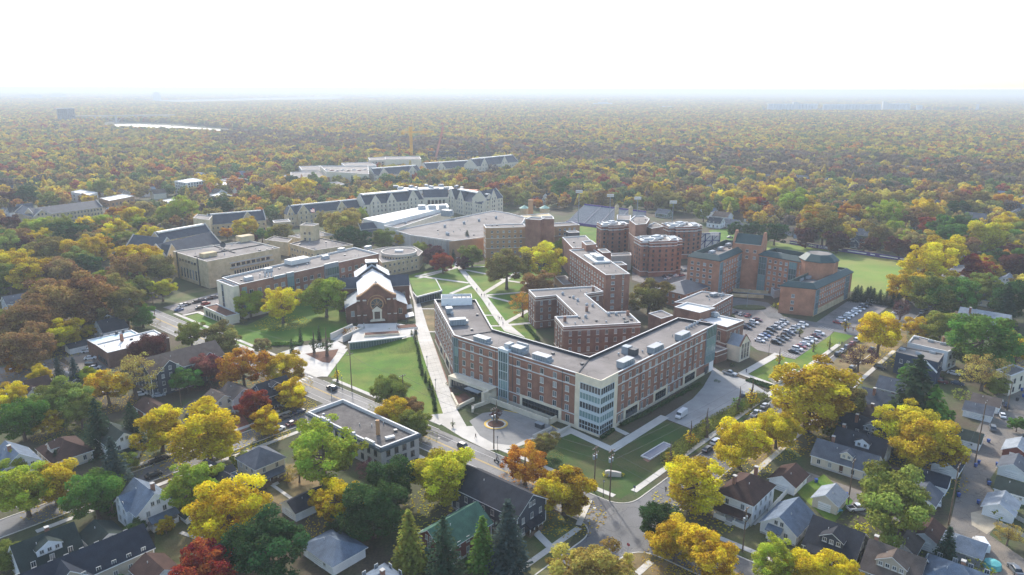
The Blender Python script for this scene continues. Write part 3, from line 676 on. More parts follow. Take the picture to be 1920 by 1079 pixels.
for a_, b_ in ((pC, pH), (pB, pI)):
    d = (b_ - a_).normalized(); n_ = Vector((-d.y, d.x)) * .2; bb = MB(); o = V2(main.location); bb.prism([a_ + d*.6 - n_ - o, b_ - d*.6 - n_ - o, b_ - d*.6 + n_ - o, a_ + d*.6 + n_ - o], HZ - .1, HZ + .3); bb.build('roof_joint', M_COPE_D, main)
LAND.append((30.0, 212.0, 'the glass corner tower'))

# ------------------------------------------------------------------ 2. brown brick hall with stepped wings
uh, up = bldg('courtyard_hall', [(991,544),(1004,558),(1042.5,554),(1082,592),(1040,594),(1056.6,613.4),(1201,606),(1176.6,584),(1138,585.6),(1097,551.6),(1131,547),(1114,536.6)], 15.0,
    'dark brown brick hall with stepped wings and stone belt courses', 'building', 'the dark brown brick hall', wall=M_BRICK_BR, par=.5, bands=((13.2, .35), (14.3, .3), (3.4, .3)))
for i in range(len(up)):
    a, c = up[i], up[(i + 1) % len(up)]; L = (c - a).length
    winrow(uh, a, c, [.9, 4.5, 7.9, 11.1], max(2, int(L / 3.7)), 1.15, 1.85, 1.0, 1.0)
for px in ((1055,553),(1075,560),(1083,565),(1100,574),(1111,575),(1141,592),(1155,591),(1098,596)):
    q = G(px[0], px[1], 14.5); hvac(uh, q, 14.5, 1.5, 1.5, 1.4, 0, 1)
for px in ((1112,546),(1059,603),(1177,592),(1100,584)):
    q = G(px[0], px[1], 14.5); b = MB(); b.box(-.6,-.45,0,.6,.45,2.0); b.build('chimney', M_BRICK_BR, uh, q - uh.location)

# ------------------------------------------------------------------ 3. tall slab dormitory
sl, sp = bldg('slab_dormitory', [(1067,469),(1136,516),(1181,514),(1110,466)], 21.0, 'tall narrow brick slab dormitory with white roof edge behind the brown hall', 'building', 'the tall brick slab', wall=M_BRICK, par=.5)
a, c, d_, e_ = GG([(1067,469),(1136,516),(1181,514),(1110,466)], 21.0)
winrow(sl, a, c, [2.2 + 3.0*i for i in range(6)], 14, 1.5, 1.5, 1.5, 1.5); winrow(sl, c, d_, [1.2 + 3.0*i for i in range(7)], 0, 1.7, 1.5, ts=[3.6]); winrow(sl, c, d_, [1.0 + 3.0*i for i in range(7)], 0, .8, 2.3, ts=[8.6], fr='s'); winrow(sl, d_, e_, [2.2 + 3.0*i for i in range(6)], 14, 1.5, 1.5)
def wing(root, px, h, wall, **k):
    P = ccw(GG(px, h)); flat_block(root, P, h, wall, **k); return P
wing(sl, [(1054,445),(1074,466),(1120,463),(1098,442)], 18.0, M_BRICK, par=.5); wing(sl, [(1091,453),(1099,460),(1118,458),(1109,451)], 24.0, M_BRICK, par=.4)
wing(sl, [(1147,492),(1156,498),(1176,497),(1166,491)], 19.0, M_BRICK, par=.4); wing(sl, [(1120,468),(1130,475),(1146,474),(1136,467)], 19.0, M_BRICK, par=.4)
q = G(1119,487,20.6); b = MB(); b.box(-4,-9,0,4,9,.9); b.box(-2,-5,.9,2,1,2.6,1); b.box(-1.6,3,.9,1.8,7,2.0,2); b.build('roof_plinth', [M_COPE, M_METAL, M_ROOF_W], sl, q - sl.location, R(13))
lowb, _ = bldg('pavilion', [(1040,519),(1056,534),(1079,532),(1060,517)], 4.0, 'single storey flat roofed brick pavilion beside the tall slab', 'building', None, wall=M_BRICK_TAN, roof=M_ROOF_D, par=.3)

# ------------------------------------------------------------------ 4. tan brick hall behind the big quad trees
def rbld(name, A, B, h, depth, label, land=None, **k):
    a, b_ = V2(G(*A, h)), V2(G(*B, h)); P = rect(a, b_, depth); c = sum(P, Vector((0, 0))) / 4
    root = empty(name, (c.x, c.y, 0), 0, label, 'building'); flat_block(root, P, h, **k)
    if land: LAND.append((c.x, c.y, land))
    return root, P
def radd(root, A, B, h, depth, wall, **k):
    P = rect(V2(G(*A, h)), V2(G(*B, h)), depth); flat_block(root, P, h, wall, **k); return P
ha, hp = rbld('brick_hall', (911,428), (988,426), 21.5, 12, 'tan and red brick hall with central tower behind the quad', 'the tan brick hall', wall=M_BRICK_TAN, par=.5, bands=((14.6, .25), (8.4, .25)))
winrow(ha, hp[0], hp[1], [2.0, 5.1, 8.8, 11.8, 15.2, 18.2], 6, 1.3, 1.4); winrow(ha, hp[3], hp[0], [2.0, 5.1, 8.8, 11.8, 15.2, 18.2], 3, 1.3, 1.4)
P = radd(ha, (988,427), (1016,428), 21.5, 10, M_BRICK, par=.4); winrow(ha, P[0], P[1], [2.5, 5.6, 8.8, 12.0, 15.2, 18.3], 3, 1.5, 1.4, .6, .6)
radd(ha, (985,411), (1013,413), 27.5, 9, M_BRICK, par=.5); radd(ha, (1016,411), (1039,411), 27.5, 10, M_BRICK, par=.5)
P = radd(ha, (1040,425), (1087,422), 21.0, 12, M_BRICK_TAN, par=.5, bands=((14.6, .25),)); winrow(ha, P[0], P[1], [2, 5.1, 8.8, 11.8, 15.2, 18], 4, 1.3, 1.4)
P = radd(ha, (1067,437), (1087,436), 19.0, 6, M_METAL_D, par=.3)

# ------------------------------------------------------------------ 5. cluster of brown towers with white bands
def tower(cx, cy, w, d, h, ang, lab, land=None, ch=4.2):
    c = G(cx, cy, h); Mw = LM((c.x, c.y), R(ang)); q = [(-w/2+ch,-d/2),(w/2-ch,-d/2),(w/2-ch,-d/2+ch*.6),(w/2,-d/2+ch*.6),(w/2,d/2-ch*.6),(w/2-ch,d/2-ch*.6),(w/2-ch,d/2),(-w/2+ch,d/2),(-w/2+ch,d/2-ch*.6),(-w/2,d/2-ch*.6),(-w/2,-d/2+ch*.6),(-w/2+ch,-d/2+ch*.6)]
    P = local_pts(Mw, *q); root = empty('dormitory_tower', (c.x, c.y, 0), 0, lab, 'building', 'brown dormitory towers')
    P = flat_block(root, P, h, M_BRICK, M_ROOF, par=.8, bands=((h - 3.2, .5), (h - 1.3, .4), (2.8, .3)), band_mat=M_COPE)
    for i in range(len(P)):
        L = (P[(i + 1) % len(P)] - P[i]).length
        if L > 2.4: winrow(root, P[i], P[(i + 1) % len(P)], [3.6 + 2.75*k for k in range(6)], max(1, int(L / 3.4)), 1.2, 1.5, .4, .4, fr='d', gl='d')
    for k in range(3):
        b = MB(); b.box(-w*.18,-d*.16,0,w*.18,d*.16,1.2); b.box(-w*.12,-d*.1,1.2,w*.12,d*.1,1.9,1)
        b.build('roof_light', [M_ROOF_W, M_METAL], root, Vector((c.x, c.y, h - .8)) + Mw.to_3x3() @ Vector(((k - 1) * w * .3, (k % 2 - .5) * d * .4, 0)) - root.location, R(ang + 40 * k))
    for x_, y_, z_ in ((-w*.2, -d/2, 0), (w*.22, -d/2, 0), (-w/2, 0, 1)):      # little parapet gables
        b = MB(); Mq = Matrix.Translation(-root.location) @ Mw @ (Matrix.Translation((x_, y_, h)) if not z_ else Matrix.Translation((x_, y_, h)) @ Matrix.Rotation(R(-90), 4, 'Z'))
        b.mesh([Mq @ Vector(v) for v in ((-2.2,-.1,.1),(2.2,-.1,.1),(0,-.1,1.7),(-2.2,.5,.1),(2.2,.5,.1),(0,.5,1.7))], [(0,1,2),(5,4,3),(0,2,5,3),(2,1,4,5)]); b.build('parapet_gable', M_COPE, root)
    if land: LAND.append((c.x, c.y, land))
    return root
tower(1149,419,18.5,15,21,11,'brown dormitory tower nearest the stadium stand', 'the leftmost brown tower')
tower(1234,447,25,17,21,11,'front brown dormitory tower with white banded top floors', 'the front brown tower')
tower(1278,421,23,17,21,11,'rear brown dormitory tower beside the blue scoreboard', 'the rear brown tower')
core, P = bldg('stair_tower', [(1180,413),(1192,422),(1212,420),(1218,411),(1208,405),(1190,405)], 26.0, 'taller brick stair tower between the brown dormitory towers', 'building', None, wall=M_BRICK_BR, par=.5, bands=((18,.3),))
wing(core, [(1210,424),(1222,429),(1244,425),(1228,417)], 23.0, M_BRICK_BR, par=.4)
link, P = bldg('link_bridge', [(1145,476),(1146,481),(1184,479),(1182,474)], 9.0, 'low glazed link between the tall slab and the brown towers', 'building', None, wall=M_CONC_W, par=.4)
winrow(link, P[0], P[1], [5.0], 6, 1.6, 1.8, .3, .3, gl='d') if (P[1]-P[0]).length > 6 else None

# ------------------------------------------------------------------ 6. orange brick hall with green roofs
def mansard(root, P, h, rise=2.2, inset=2.2, m=M_GREENM):
    P = [p - V2(root.location) for p in ccw(P)]; o = offset(P, -.45); i_ = offset(P, inset); j = offset(P, inset + .3); b = MB(); n = len(P)
    for k in range(n):
        l = (k + 1) % n
        b.face([(o[k].x,o[k].y,h),(o[l].x,o[l].y,h),(i_[l].x,i_[l].y,h+rise),(i_[k].x,i_[k].y,h+rise)]); b.face([(o[k].x,o[k].y,h-.35),(o[l].x,o[l].y,h-.35),(o[l].x,o[l].y,h),(o[k].x,o[k].y,h)])
        b.face([(i_[k].x,i_[k].y,h+rise),(i_[l].x,i_[l].y,h+rise),(j[l].x,j[l].y,h+rise),(j[k].x,j[k].y,h+rise)]); b.face([(j[k].x,j[k].y,h+rise),(j[l].x,j[l].y,h+rise),(j[l].x,j[l].y,h-.4),(j[k].x,j[k].y,h-.4)])
    b.build('mansard', m, root)
def gbld(root, P, h, wall, **k):
    flat_block(root, P, h, wall, cope=M_STONE_B, par=.5); mansard(root, P, h + .15, **k)
gh = empty('green_roof_hall', G(1440,520), 0, 'orange brick residence hall with dark green sloped roof edges', 'building'); LAND.append((gh.location.x, gh.location.y, 'the green roofed hall')); gh.location.z = 0
PL = rect(V2(G(1290,481,20.5)), V2(G(1350,490,20.5)), 46); gbld(gh, PL, 20.5, M_BRICK_OR)
fz = [1.6 + 3.05*k for k in range(6)]
winrow(gh, PL[0], PL[1], fz, 4, 1.5, 1.5, 1, 3); winrow(gh, PL[1], PL[2], fz, 11, 1.3, 1.5, 5, 3)
curtain(gh, PL[1], PL[2], .3, 3.6, [.5, 3.4, 6.5, 9.6, 12.7, 15.8, 19.6], .4, 1.1); curtain(gh, PL[1], PL[2], 25, 28.5, [.5, 3.4, 6.5, 9.6, 12.7, 15.8, 19.6], .5, 1.1)
PMd = rect(V2(G(1424,478,20)), V2(G(1514,494,20)), 15); gbld(gh, PMd, 20.0, M_BRICK_OR)
winrow(gh, PMd[0], PMd[1], fz, 0, 1.4, 1.5, ts=[6.5, 9.5, 12.5, 15.5, 23.5, 27]); curtain(gh, PMd[0], PMd[1], .4, 4.6, [.5, 3.4, 6.5, 9.6, 12.7, 15.8, 19.2], .6, 1.2); curtain(gh, PMd[0], PMd[1], 17.3, 21.3, [.5, 3.4, 6.5, 9.6, 12.7, 15.8, 19.2], .6, 1.2)
PR = [V2(p) for p in rect(V2(G(1464,535,14)), V2(G(1530,541,14)), 1)]; ur = Vector((math.cos(R(46)), math.sin(R(46)))); P0, P1 = V2(G(1464,535,14)), V2(G(1530,541,14))
PR = [P0, P1, P1 + ur*47, P0 + ur*50]; gbld(gh, PR, 13.6, M_BRICK_OR)
winrow(gh, PR[0], PR[1], [2.0, 5.2, 8.4], 0, 1.5, 1.7, ts=[6.0]); winrow(gh, PR[1], PR[2], [1.2, 4.6, 7.7, 10.6], 12, 1.2, 1.5, 5, 8)
curtain(gh, PR[1], PR[2], .4, 3.8, [.6, 3.4, 6.6, 9.8, 13.0], .4, 1.1); curtain(gh, PR[1], PR[2], 38, 42, [.6, 3.4, 6.6, 9.8, 13.0], .5, 1.1)
Mq = frame(PR[1], PR[2]); b = MB(); b.box(.0, -.2, 0, 47, .02, 3.0, 0, Matrix.Translation(-gh.location) @ Mq); b.build('stone_base', M_LIME, gh)
Mq = Matrix.Translation(-gh.location) @ frame(PL[0], PL[1])
cg = G(1406,458,24); Mg = LM((cg.x, cg.y), R(-30)); Mgl = Matrix.Translation(-gh.location) @ Mg
b = MB(); b.box(-8,-5,0,8,5,25,0,Mgl); b.build('gable_tower', M_BRICK_OR, gh)
b = MB(); roof_mesh(b, Mgl @ Matrix.Translation((-7,-5,0)), 14, 10, 25, 29.5, 'gable', .1, 0, .2); b.build('tower_roof', [M_GREENM, M_STONE_B], gh)
for x in (-8, 7):
    b = MB(); b.mesh([Mgl @ Vector(v) for v in ((x,-5.3,24.9),(x,5.3,24.9),(x,1.3,31),(x,-1.3,31),(x+1.1,-5.3,24.9),(x+1.1,5.3,24.9),(x+1.1,1.3,31),(x+1.1,-1.3,31))], [(3,2,1,0),(4,5,6,7),(0,4,7,3),(2,6,5,1),(3,7,6,2)]); b.build('gable_parapet', M_BRICK_OR, gh)
A_, B_ = local_pts(Mg, (-8,-5), (8,-5)); winrow(gh, A_, B_, [17, 20.5], 3, 1.5, 1.5)
co = G(1536,482,23); Mo = LM((co.x, co.y), R(4)); r8 = 9.3
oc = local_pts(Mo, *[(r8*math.cos(R(22.5+45*k)), r8*math.sin(R(22.5+45*k))) for k in range(8)])
b = MB(); b.prism([p - V2(gh.location) for p in oc], 0, 22); b.build('corner_tower', M_BRICK_OR, gh); mansard(gh, oc, 22.1, 3.0, 2.8)
b = MB(); b.face([(p.x - gh.location.x, p.y - gh.location.y, 24.9) for p in offset(ccw(oc), 3.0)]); b.build('tower_roof', M_ROOF_D, gh)
for px, z in (((1335,473),21), ((1352,466),21), ((1366,459),21), ((1460,478),20.5), ((1480,483),20.5), ((1500,524),14), ((1516,520),14), ((1575,508),14)):
    q = G(*px, z); hvac(gh, q, z - .6, 4.2, 2.2, 1.3, R(48), 2)
mz, P = bldg('entrance_canopy', [(1446,540),(1452,546),(1475,541),(1467,536)], 4.0, 'small flat canopy over the courtyard door of the green roofed hall', 'canopy', None, wall=M_COPE, par=.2)
for A, B in (((1374,547),(1440,552)), ((1372,557),(1432,560))):
    a, c = V2(G(*A)), V2(G(*B)); P = rect(a, c, 1.0); b = MB(); c0 = sum(P, Vector((0,0)))/4; b.prism([p - c0 for p in P], 0, 1.6); tag(b.build('retaining_wall', M_LIME, None, (c0.x, c0.y, 0)), 'tan stone retaining wall below the courtyard, ' + ('upper' if A[1] < 550 else 'lower') + ' step', 'wall')
b = MB(); c0 = G(1405,578); b.tube((0,0,0),(0,0,.7),8.5,7.8,24); o = b.build('hedge', mat('clipped_hedge', srgb('#4c5230'), .95, .35, 1.2, 6), None, c0); o.scale = (1,.45,1); tag(o, 'low oval clipped hedge in the turning circle', 'hedge')

# ------------------------------------------------------------------ 7. smaller brick buildings
wb_, P = bldg('academic_hall', [(1312,599),(1363,614),(1395,601),(1337,589)], 13.5, 'brick hall with bright white roof and stone trimmed gothic bay', 'building', 'the white roofed brick hall', wall=M_BRICK_BR, roof=M_ROOF_W, par=.5, bands=((11.8,.35),(6.2,.4)))
fa, fb, fc, fd = GG([(1312,599),(1363,614),(1395,601),(1337,589)], 13.5)
winrow(wb_, fa, fb, [6.9], 2, 1.6, 4.2, 4, 1.5, fr='s', mull=1, tr=1); winrow(wb_, fa, fb, [3.4], 4, 1.4, 1.6, 2, 1, fr='s'); winrow(wb_, fb, fc, [7.2], 3, 1.2, 3.4, fr='s')
wing(wb_, [(1265,576),(1312,587),(1341,578),(1288,567)], 16.5, M_BRICK_BR, roof=M_ROOF_W, par=.5)
M = frame(fa, fb); P = local_pts(M, (-2,-7.5), (14.5,-7.5), (14.5,-.1), (-2,-.1)); flat_block(wb_, P, 4.8, M_BRICK_BR, M_ROOF, M_STONE_B, .4, bands=((3.0,.3),))
P = local_pts(M, (1,-12), (12,-12), (12,-7.6), (1,-7.6)); flat_block(wb_, P, 3.4, M_BRICK_BR, M_ROOF, M_STONE_B, .3)
Mb = frame(fb, fc); gx = gable_front(wb_, Mb, 5.0, 8.0, 6.0, 6.5, 10.5, M_LIME_P, M_METAL, M_BRICK_BR, 6.0)
winrow(wb_, gx[0], gx[1], [.9], 3, 1.6, 6.4, .8, .8, fr='s', gl='d', tr=2)
for k, px in enumerate(((1326,592),(1336,594),(1341,595))): q = G(*px, 13.2); hvac(wb_, q, 13.0, 1.8, 1.4, 2.2, R(14), 0)
fl, P = bldg('brick_annexe', [(1264,567),(1336,575),(1375,554),(1316,546)], 10.0, 'three storey brick annexe with flat grey roof beside the car park', 'building', 'the flat brick annexe', wall=M_BRICK, par=.35)
a, c, d_ = GG([(1264,567),(1336,575),(1375,554)], 10.0); winrow(fl, c, d_, [.9, 4.0, 7.0], 8, 1.2, 1.7, gl='d'); q = G(1338,556,9.6); hvac(fl, q, 9.6, 4, 2, 1.5, R(40), 0); hvac(fl, q + Vector((4,1,0)), 9.6, 3, 1, 1.2, R(40), 2)
lw, P = bldg('low_annexe', [(1216,588),(1240,598),(1262,592),(1240,582)], 7.0, 'small low brick annexe with grey roof beside the brown hall', 'building', None, wall=M_BRICK, par=.3)
def hip_building(name, c_px, zc, ang, L, W, ze, zr, wall, roof, label, land=None, rows=2):
    c = G(*c_px, zc); M = LM((c.x, c.y), R(ang)) @ Matrix.Translation((-L/2, -W/2, 0)); root = empty(name, (c.x, c.y, 0), 0, label, 'building'); Ml = Matrix.Translation(-root.location) @ M
    b = MB(); body_mesh(b, Ml, L, W, ze, zr, 'hip'); b.build('wall', wall, root); b = MB(); roof_mesh(b, Ml, L, W, ze, zr, 'hip', .6); b.build('roof', [roof, M_STONE_B], root)
    P = local_pts(M, (0,0), (L,0), (L,W), (0,W)); foot(P)
    for i in range(4):
        a, c2 = P[i], P[(i+1) % 4]; winrow(root, a, c2, [1.2 + 3.3*k for k in range(rows)], max(2, int((c2-a).length/3.6)), 1.2, 1.7, 1, 1)
    if land: LAND.append((c.x, c.y, land))
    return root
hip_building('hip_roof_hall', (1281,533), 9, 44, 22, 16, 7.6, 11.0, M_BRICK_OR, M_SLATE, 'red brick hall with grey hipped roof near the car park', 'the hip roofed brick hall')
# ------------------------------------------------------------------ 8. long brick and stone building on the left
lb, P = bldg('long_hall', [(416,521),(450,534),(710,476),(665,464)], 16.8, 'long brick and pale stone hall with big white framed windows on the left', 'building', 'the long stone trimmed hall', wall=M_BRICK, cope=M_COPE, inner=M_COPE, par=.8)
q0, q1, q2, q3 = GG([(416,521),(450,534),(710,476),(665,464)], 16.8)
winrow(lb, q1, q2, [3.4, 7.3, 11.2], 0, 2.1, 2.1, ts=[5.5, 10, 14.5, 19, 23, 31.5, 36, 40, 44.5, 60, 64.5, 69, 73, 80], fr='w')
curtain(lb, q1, q2, 25.6, 29.2, [2.2, 6.4, 10.4, 15.2], .3, 1.2); curtain(lb, q1, q2, 48, 57, [2.2, 6.4, 7.2, 10.4, 11.2, 15.2], .3, 1.5); curtain(lb, q1, q2, .8, 3.0, [2.2, 6.4, 10.4, 15.2], .3, 1.2)
M = frame(q1, q2); Ml = Matrix.Translation(-lb.location) @ M; b = MB(); b.box(0, -.25, 0, 84, .02, 2.4, 0, Ml); b.build('stone_base', M_LIME_P, lb)
b = MB(); b.box(48, -.45, 15.0, 57, .3, 17.6, 0, Ml); b.box(25.3, -.4, 15.2, 29.5, .3, 17.4, 0, Ml); b.box(18, -.3, 15.6, 24.6, .3, 17.2, 0, Ml); b.build('metal_panel', M_METAL, lb)
M2 = frame(q0, q1); P = local_pts(M2, (1.0,-3.2), (17.6,-3.2), (17.6,-.1), (1.0,-.1)); P2 = flat_block(lb, P, 16.2, M_LIME_P, M_ROOF, M_COPE, .5)
curtain(lb, P[0], P[1], 5.0, 6.6, [3.4, 6.4, 9.4, 12.4, 15.2], .1, 1.6, M_GLD)
P = local_pts(M2, (-1,-10), (22,-10), (22,-3.3), (-1,-3.3)); flat_block(lb, P, 4.2, M_LIME_P, M_MULCH, M_COPE, .3); winrow(lb, P[0], P[1], [.5], 7, 1.8, 2.3, 2, 1, fr='d', gl='d')
for px in ((466,524),(503,508),(640,470),(690,466),(610,484)): q = G(*px, 16.4); hvac(lb, q, 16.0, 4.0, 2.4, 1.7, R(51), 2)
b = MB(); q = G(558,493,16.4); b.box(-6,-3,0,6,3,2.4); b.build('roof_well', M_COPE, lb, q - lb.location, R(51)); 
for i in range(9): q = G(497 + (i % 3)*6, 514 + (i//3)*2.5, 16.2); hvac(lb, q, 16.0, .9, .9, 1.1, 0, 1)

# ------------------------------------------------------------------ 9. tan stone blocks
bg, P = bldg('stone_block', [(324,471.6),(388,491),(525,465),(467,451)], 15.0, 'large windowless looking tan stone block with recessed window strip', 'building', 'the tan stone block', wall=M_LIME, cope=M_STONE_B, par=.5, roof=M_ROOF)
q0, q1, q2, q3 = GG([(324,471.6),(388,491),(525,465),(467,451)], 15.0)
M = Matrix.Translation(-bg.location) @ frame(q1, q2); b = MB(); b.box(13, -.5, 11.4, 40, .02, 12.0, 0, M); b.box(13, -1.1, 8.6, 40, .02, 9.2, 0, M); b.build('window_ledge', M_CONC_W, bg)
winrow(bg, q1, q2, [9.6], 8, 2.2, 1.5, 13.5, 7, fr='d', gl='d', mull=0); winrow(bg, q1, q2, [4.2], 14, 1.1, 3.0, 15, 8, fr='s', gl='d', mull=0)
b = MB(); b.box(7.5, -.06, 0, 12.5, .02, 5.5, 0, M); b.build('entrance_recess', M_METAL_D, bg)
M = Matrix.Translation(-bg.location) @ frame(q0, q1); winrow(bg, q0, q1, [11.0], 6, 2.4, 1.2, 6, 12, fr='d', gl='d', mull=1); winrow(bg, q0, q1, [2.0], 6, 1.8, 5.5, 7, 12, fr='s', gl='n', mull=0)
b = MB(); b.box(4.6,-.5,0,5.2,.02,15.4,0,M); b.box(28.5,-.5,0,29.1,.02,15.4,0,M); b.build('pilaster', M_METAL_D, bg)
q = G(391,481,14.6); b = MB(); b.box(-4,-2.2,0,4,2.2,2.2); b.build('roof_house', M_LIME, bg, q - bg.location, R(51)); q = G(460,452,14.6); b = MB(); b.box(-4.5,-3,0,4.5,3,3.4); b.build('roof_house', M_LIME, bg, q - bg.location, R(51))
q = G(420,468,14.6); b = MB(); b.tube((0,0,0),(0,0,2.4),.15); b.box(-3,-.2,.1,3,.2,.4); b.box(-.2,-3,.1,.2,3,.4)
for i in range(10):
    t0, t1 = 2*math.pi*i/10, 2*math.pi*(i+1)/10; b.face([(0,-.3,2.6),(1.7*math.cos(t0),-.9,2.9+1.7*math.sin(t0)),(1.7*math.cos(t1),-.9,2.9+1.7*math.sin(t1))])
b.build('satellite_dish', M_METAL_D, bg, q - bg.location)
for A_, B_ in (((365,482),(505,457)), ((395,460),(440,475))):
    a, c = V2(G(*A_, 14.6)), V2(G(*B_, 14.6)); P = rect(a, c, .5); b = MB(); b.prism([p - V2(bg.location) for p in P], 14.4, 15.0); b.build('roof_joint', M_COPE_D, bg)
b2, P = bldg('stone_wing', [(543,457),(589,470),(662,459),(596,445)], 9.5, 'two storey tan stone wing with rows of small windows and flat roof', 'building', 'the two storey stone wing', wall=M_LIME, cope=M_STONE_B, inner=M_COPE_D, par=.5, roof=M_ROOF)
q0, q1, q2 = GG([(543,457),(589,470),(662,459)], 9.5); winrow(b2, q0, q1, [1.6, 5.4], 8, 1.5, 1.7, 1, 1, fr='s', gl='d'); winrow(b2, q1, q2, [1.6, 5.4], 9, 1.5, 1.7, 1, 1, fr='s', gl='d')
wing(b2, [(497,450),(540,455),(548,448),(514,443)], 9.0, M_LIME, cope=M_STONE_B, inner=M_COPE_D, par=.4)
tw, P = bldg('stone_tower', [(562,423),(588,424),(598,420),(572,418)], 19.0, 'square tan stone tower flying a flag above the stone wing', 'building', 'the square stone tower', wall=M_LIME, cope=M_STONE_B, par=.5)
winrow(tw, P[0], P[1], [9.0, 13.0], 2, 1.5, 2.0, 1.5, 1.5, fr='s', gl='d')
wing(tw, [(540,443),(566,448),(628,441),(598,433)], 8.0, M_LIME, cope=M_STONE_B, par=.4)
q = V2(G(584,421,19)); b = MB(); b.tube((q.x,q.y,19),(q.x,q.y,30),.12,.07,6); fp = b.build('flagpole', M_METAL); tag(fp, 'thin flagpole with a flag on the square stone tower', 'flagpole')
b = MB()
for i in range(7): b.mesh([(q.x+.1,q.y,27.2+i*.38),(q.x+2.8,q.y-.6,26.8+i*.38),(q.x+2.8,q.y-.6,27.18+i*.38),(q.x+.1,q.y,27.58+i*.38)], [(0,1,2,3),(3,2,1,0)], i % 2)
b.box(q.x+.1,q.y-.28,28.7,q.x+1.2,q.y-.2,29.9,2); b.build('flag', [mat('flag_red', srgb('#b03040'),.8,.05), M_WHITE, mat('flag_blue', srgb('#2c3a6a'),.8,.05)], fp)
# rotunda
c = G(748,466,12.5); rot = empty('rotunda_hall', (c.x, c.y, 0), 0, 'tan stone hall with round clerestory drum beside the chapel', 'building'); LAND.append((c.x, c.y, 'the round drum hall'))
P = ccw(GG([(708,484),(716,493),(786,480),(793,472),(776,462),(722,464),(690,470)], 8.5)); flat_block(rot, P, 8.5, M_LIME, M_ROOF, M_STONE_B, .4)
for i in range(len(P)):
    L = (P[(i+1) % len(P)] - P[i]).length
    if L > 5: winrow(rot, P[i], P[(i+1) % len(P)], [1.4, 5.4], int(L/3.0), 1.3, 1.5, .8, .8, fr='s', gl='d')
b = MB()
def cyl(b, r0, z0, r1, z1, m, n=36):
    for i in range(n):
        t0, t1 = 2*math.pi*i/n, 2*math.pi*(i+1)/n; b.face([(r0*math.cos(t0),r0*math.sin(t0),z0),(r0*math.cos(t1),r0*math.sin(t1),z0),(r1*math.cos(t1),r1*math.sin(t1),z1),(r1*math.cos(t0),r1*math.sin(t0),z1)], m)
rr = 10.4
cyl(b,rr,0,rr,9.4,0); cyl(b,rr,9.4,rr+.3,9.6,1); cyl(b,rr+.3,9.6,rr+.3,11.0,1); cyl(b,rr+.3,11,rr-.4,11,1); cyl(b,rr-.4,11,rr-.4,10.5,1); cyl(b,rr-.4,10.5,0,10.5,2)
b.build('drum', [M_LIME, M_STONE_B, M_ROOF], rot)
for i in range(36):
    if i % 2 == 0 or True:
        t = 2*math.pi*i/36; 
        if math.sin(t) < .35: o = put('drum_window', win_mesh(1.1,1.2,'s','d',0,False), rot, (rr*math.cos(t), rr*math.sin(t), 8.0), t + math.pi/2)
b = MB(); b.box(-2.4,-1.6,10.5,2.4,1.6,11.6); b.build('skylight', M_ROOF_W, rot)
cc = G(762,509); b = MB(); b.box(-2.2,-1,0,2.2,1,4.2); b.box(-1.4,-1.06,.1,1.4,-1,3.2,1); b.build('portal', [M_LIME_P, M_GLD], rot, Vector((cc.x, cc.y+2, 0)) - rot.location, R(14))

# ------------------------------------------------------------------ 10. the chapel
CH = LM((-69.7, 320.2), R(13.5)); ch = empty('chapel', (-62.2, 322, 0), 0, 'romanesque brick chapel with rose window and white roof', 'church'); LAND.append((-62.2, 335, 'the brick chapel')); Cl = Matrix.Translation(-ch.location) @ CH
M_CH = mat('chapel_brick', srgb('#805a48'), .9, .25, .35, 9, c2=srgb('#6c4b3d'), joints=2.2); M_CHR = mat('chapel_metal_roof', srgb('#b9bbbc'), .5, .06, .3, 2, metal=.15)
W_ = 15.5
b = MB(); body_mesh(b, Cl @ Matrix(((0,1,0,0),(1,0,0,0),(0,0,1,0),(0,0,0,1))), 44, W_, 14.0, 18.2, 'gable'); 
for f_i in range(len(b.f)): b.f[f_i] = b.f[f_i][::-1]
b.build('nave_wall', M_CH, ch)
T = lambda x, y, z: Cl @ Vector((x, y, z))
b = MB()
for y0, y1 in ((1.2, 31),):
    b.mesh([T(-.5,y0,13.8),T(W_/2,y0,18.4),T(W_/2,y1,18.4),T(-.5,y1,13.8)], [(3,2,1,0)]); b.mesh([T(W_+.5,y0,13.8),T(W_/2,y0,18.4),T(W_/2,y1,18.4),T(W_+.5,y1,13.8)], [(0,1,2,3)])
b.build('nave_roof', M_CHR, ch)
b = MB(); e = .8   # facade slab with corner buttresses, shouldered gable
prof = [(-1.2,0),(W_+1.2,0),(W_+1.2,13.2),(W_-.6,13.8),(W_*.72,16.4),(W_/2+.9,18.6),(W_/2-.9,18.6),(W_*.28,16.4),(.6,13.8),(-1.2,13.2)]
n = len(prof); b.mesh([T(x,-e,z) for x,z in prof] + [T(x,1.0,z) for x,z in prof], [tuple(range(n)), tuple(range(2*n-1,n-1,-1))] + [(i, n+i, n+(i+1)%n, (i+1)%n) for i in range(n)]); b.build('facade', M_CH, ch)
b = MB()
for (x0,z0),(x1,z1) in zip(prof[2:], prof[3:]):
    b.mesh([T(x0,-e-.2,z0-.1),T(x1,-e-.2,z1-.1),T(x1,-e-.2,z1+.45),T(x0,-e-.2,z0+.45),T(x0,1.2,z0-.1),T(x1,1.2,z1-.1),T(x1,1.2,z1+.45),T(x0,1.2,z0+.45)], [(3,2,1,0),(4,5,6,7),(3,7,6,2),(0,1,5,4)])
b.build('gable_coping', M_BRICK_TAN, ch)
for x in (-1.2, 1.6, W_-3.0, W_-.2):
    b = MB(); b.box(x, -1.5, 0, x+1.4, -e+.02, 11.5, 0, Cl); b.box(x-.1,-1.6,11.5,x+1.5,-e+.02,12.0,1,Cl); b.box(x-.06,-1.58,4.6,x+1.46,-e+.02,5.0,1,Cl); b.build('buttress', [M_CH, M_STONE_B], ch)
b = MB()   # rose window
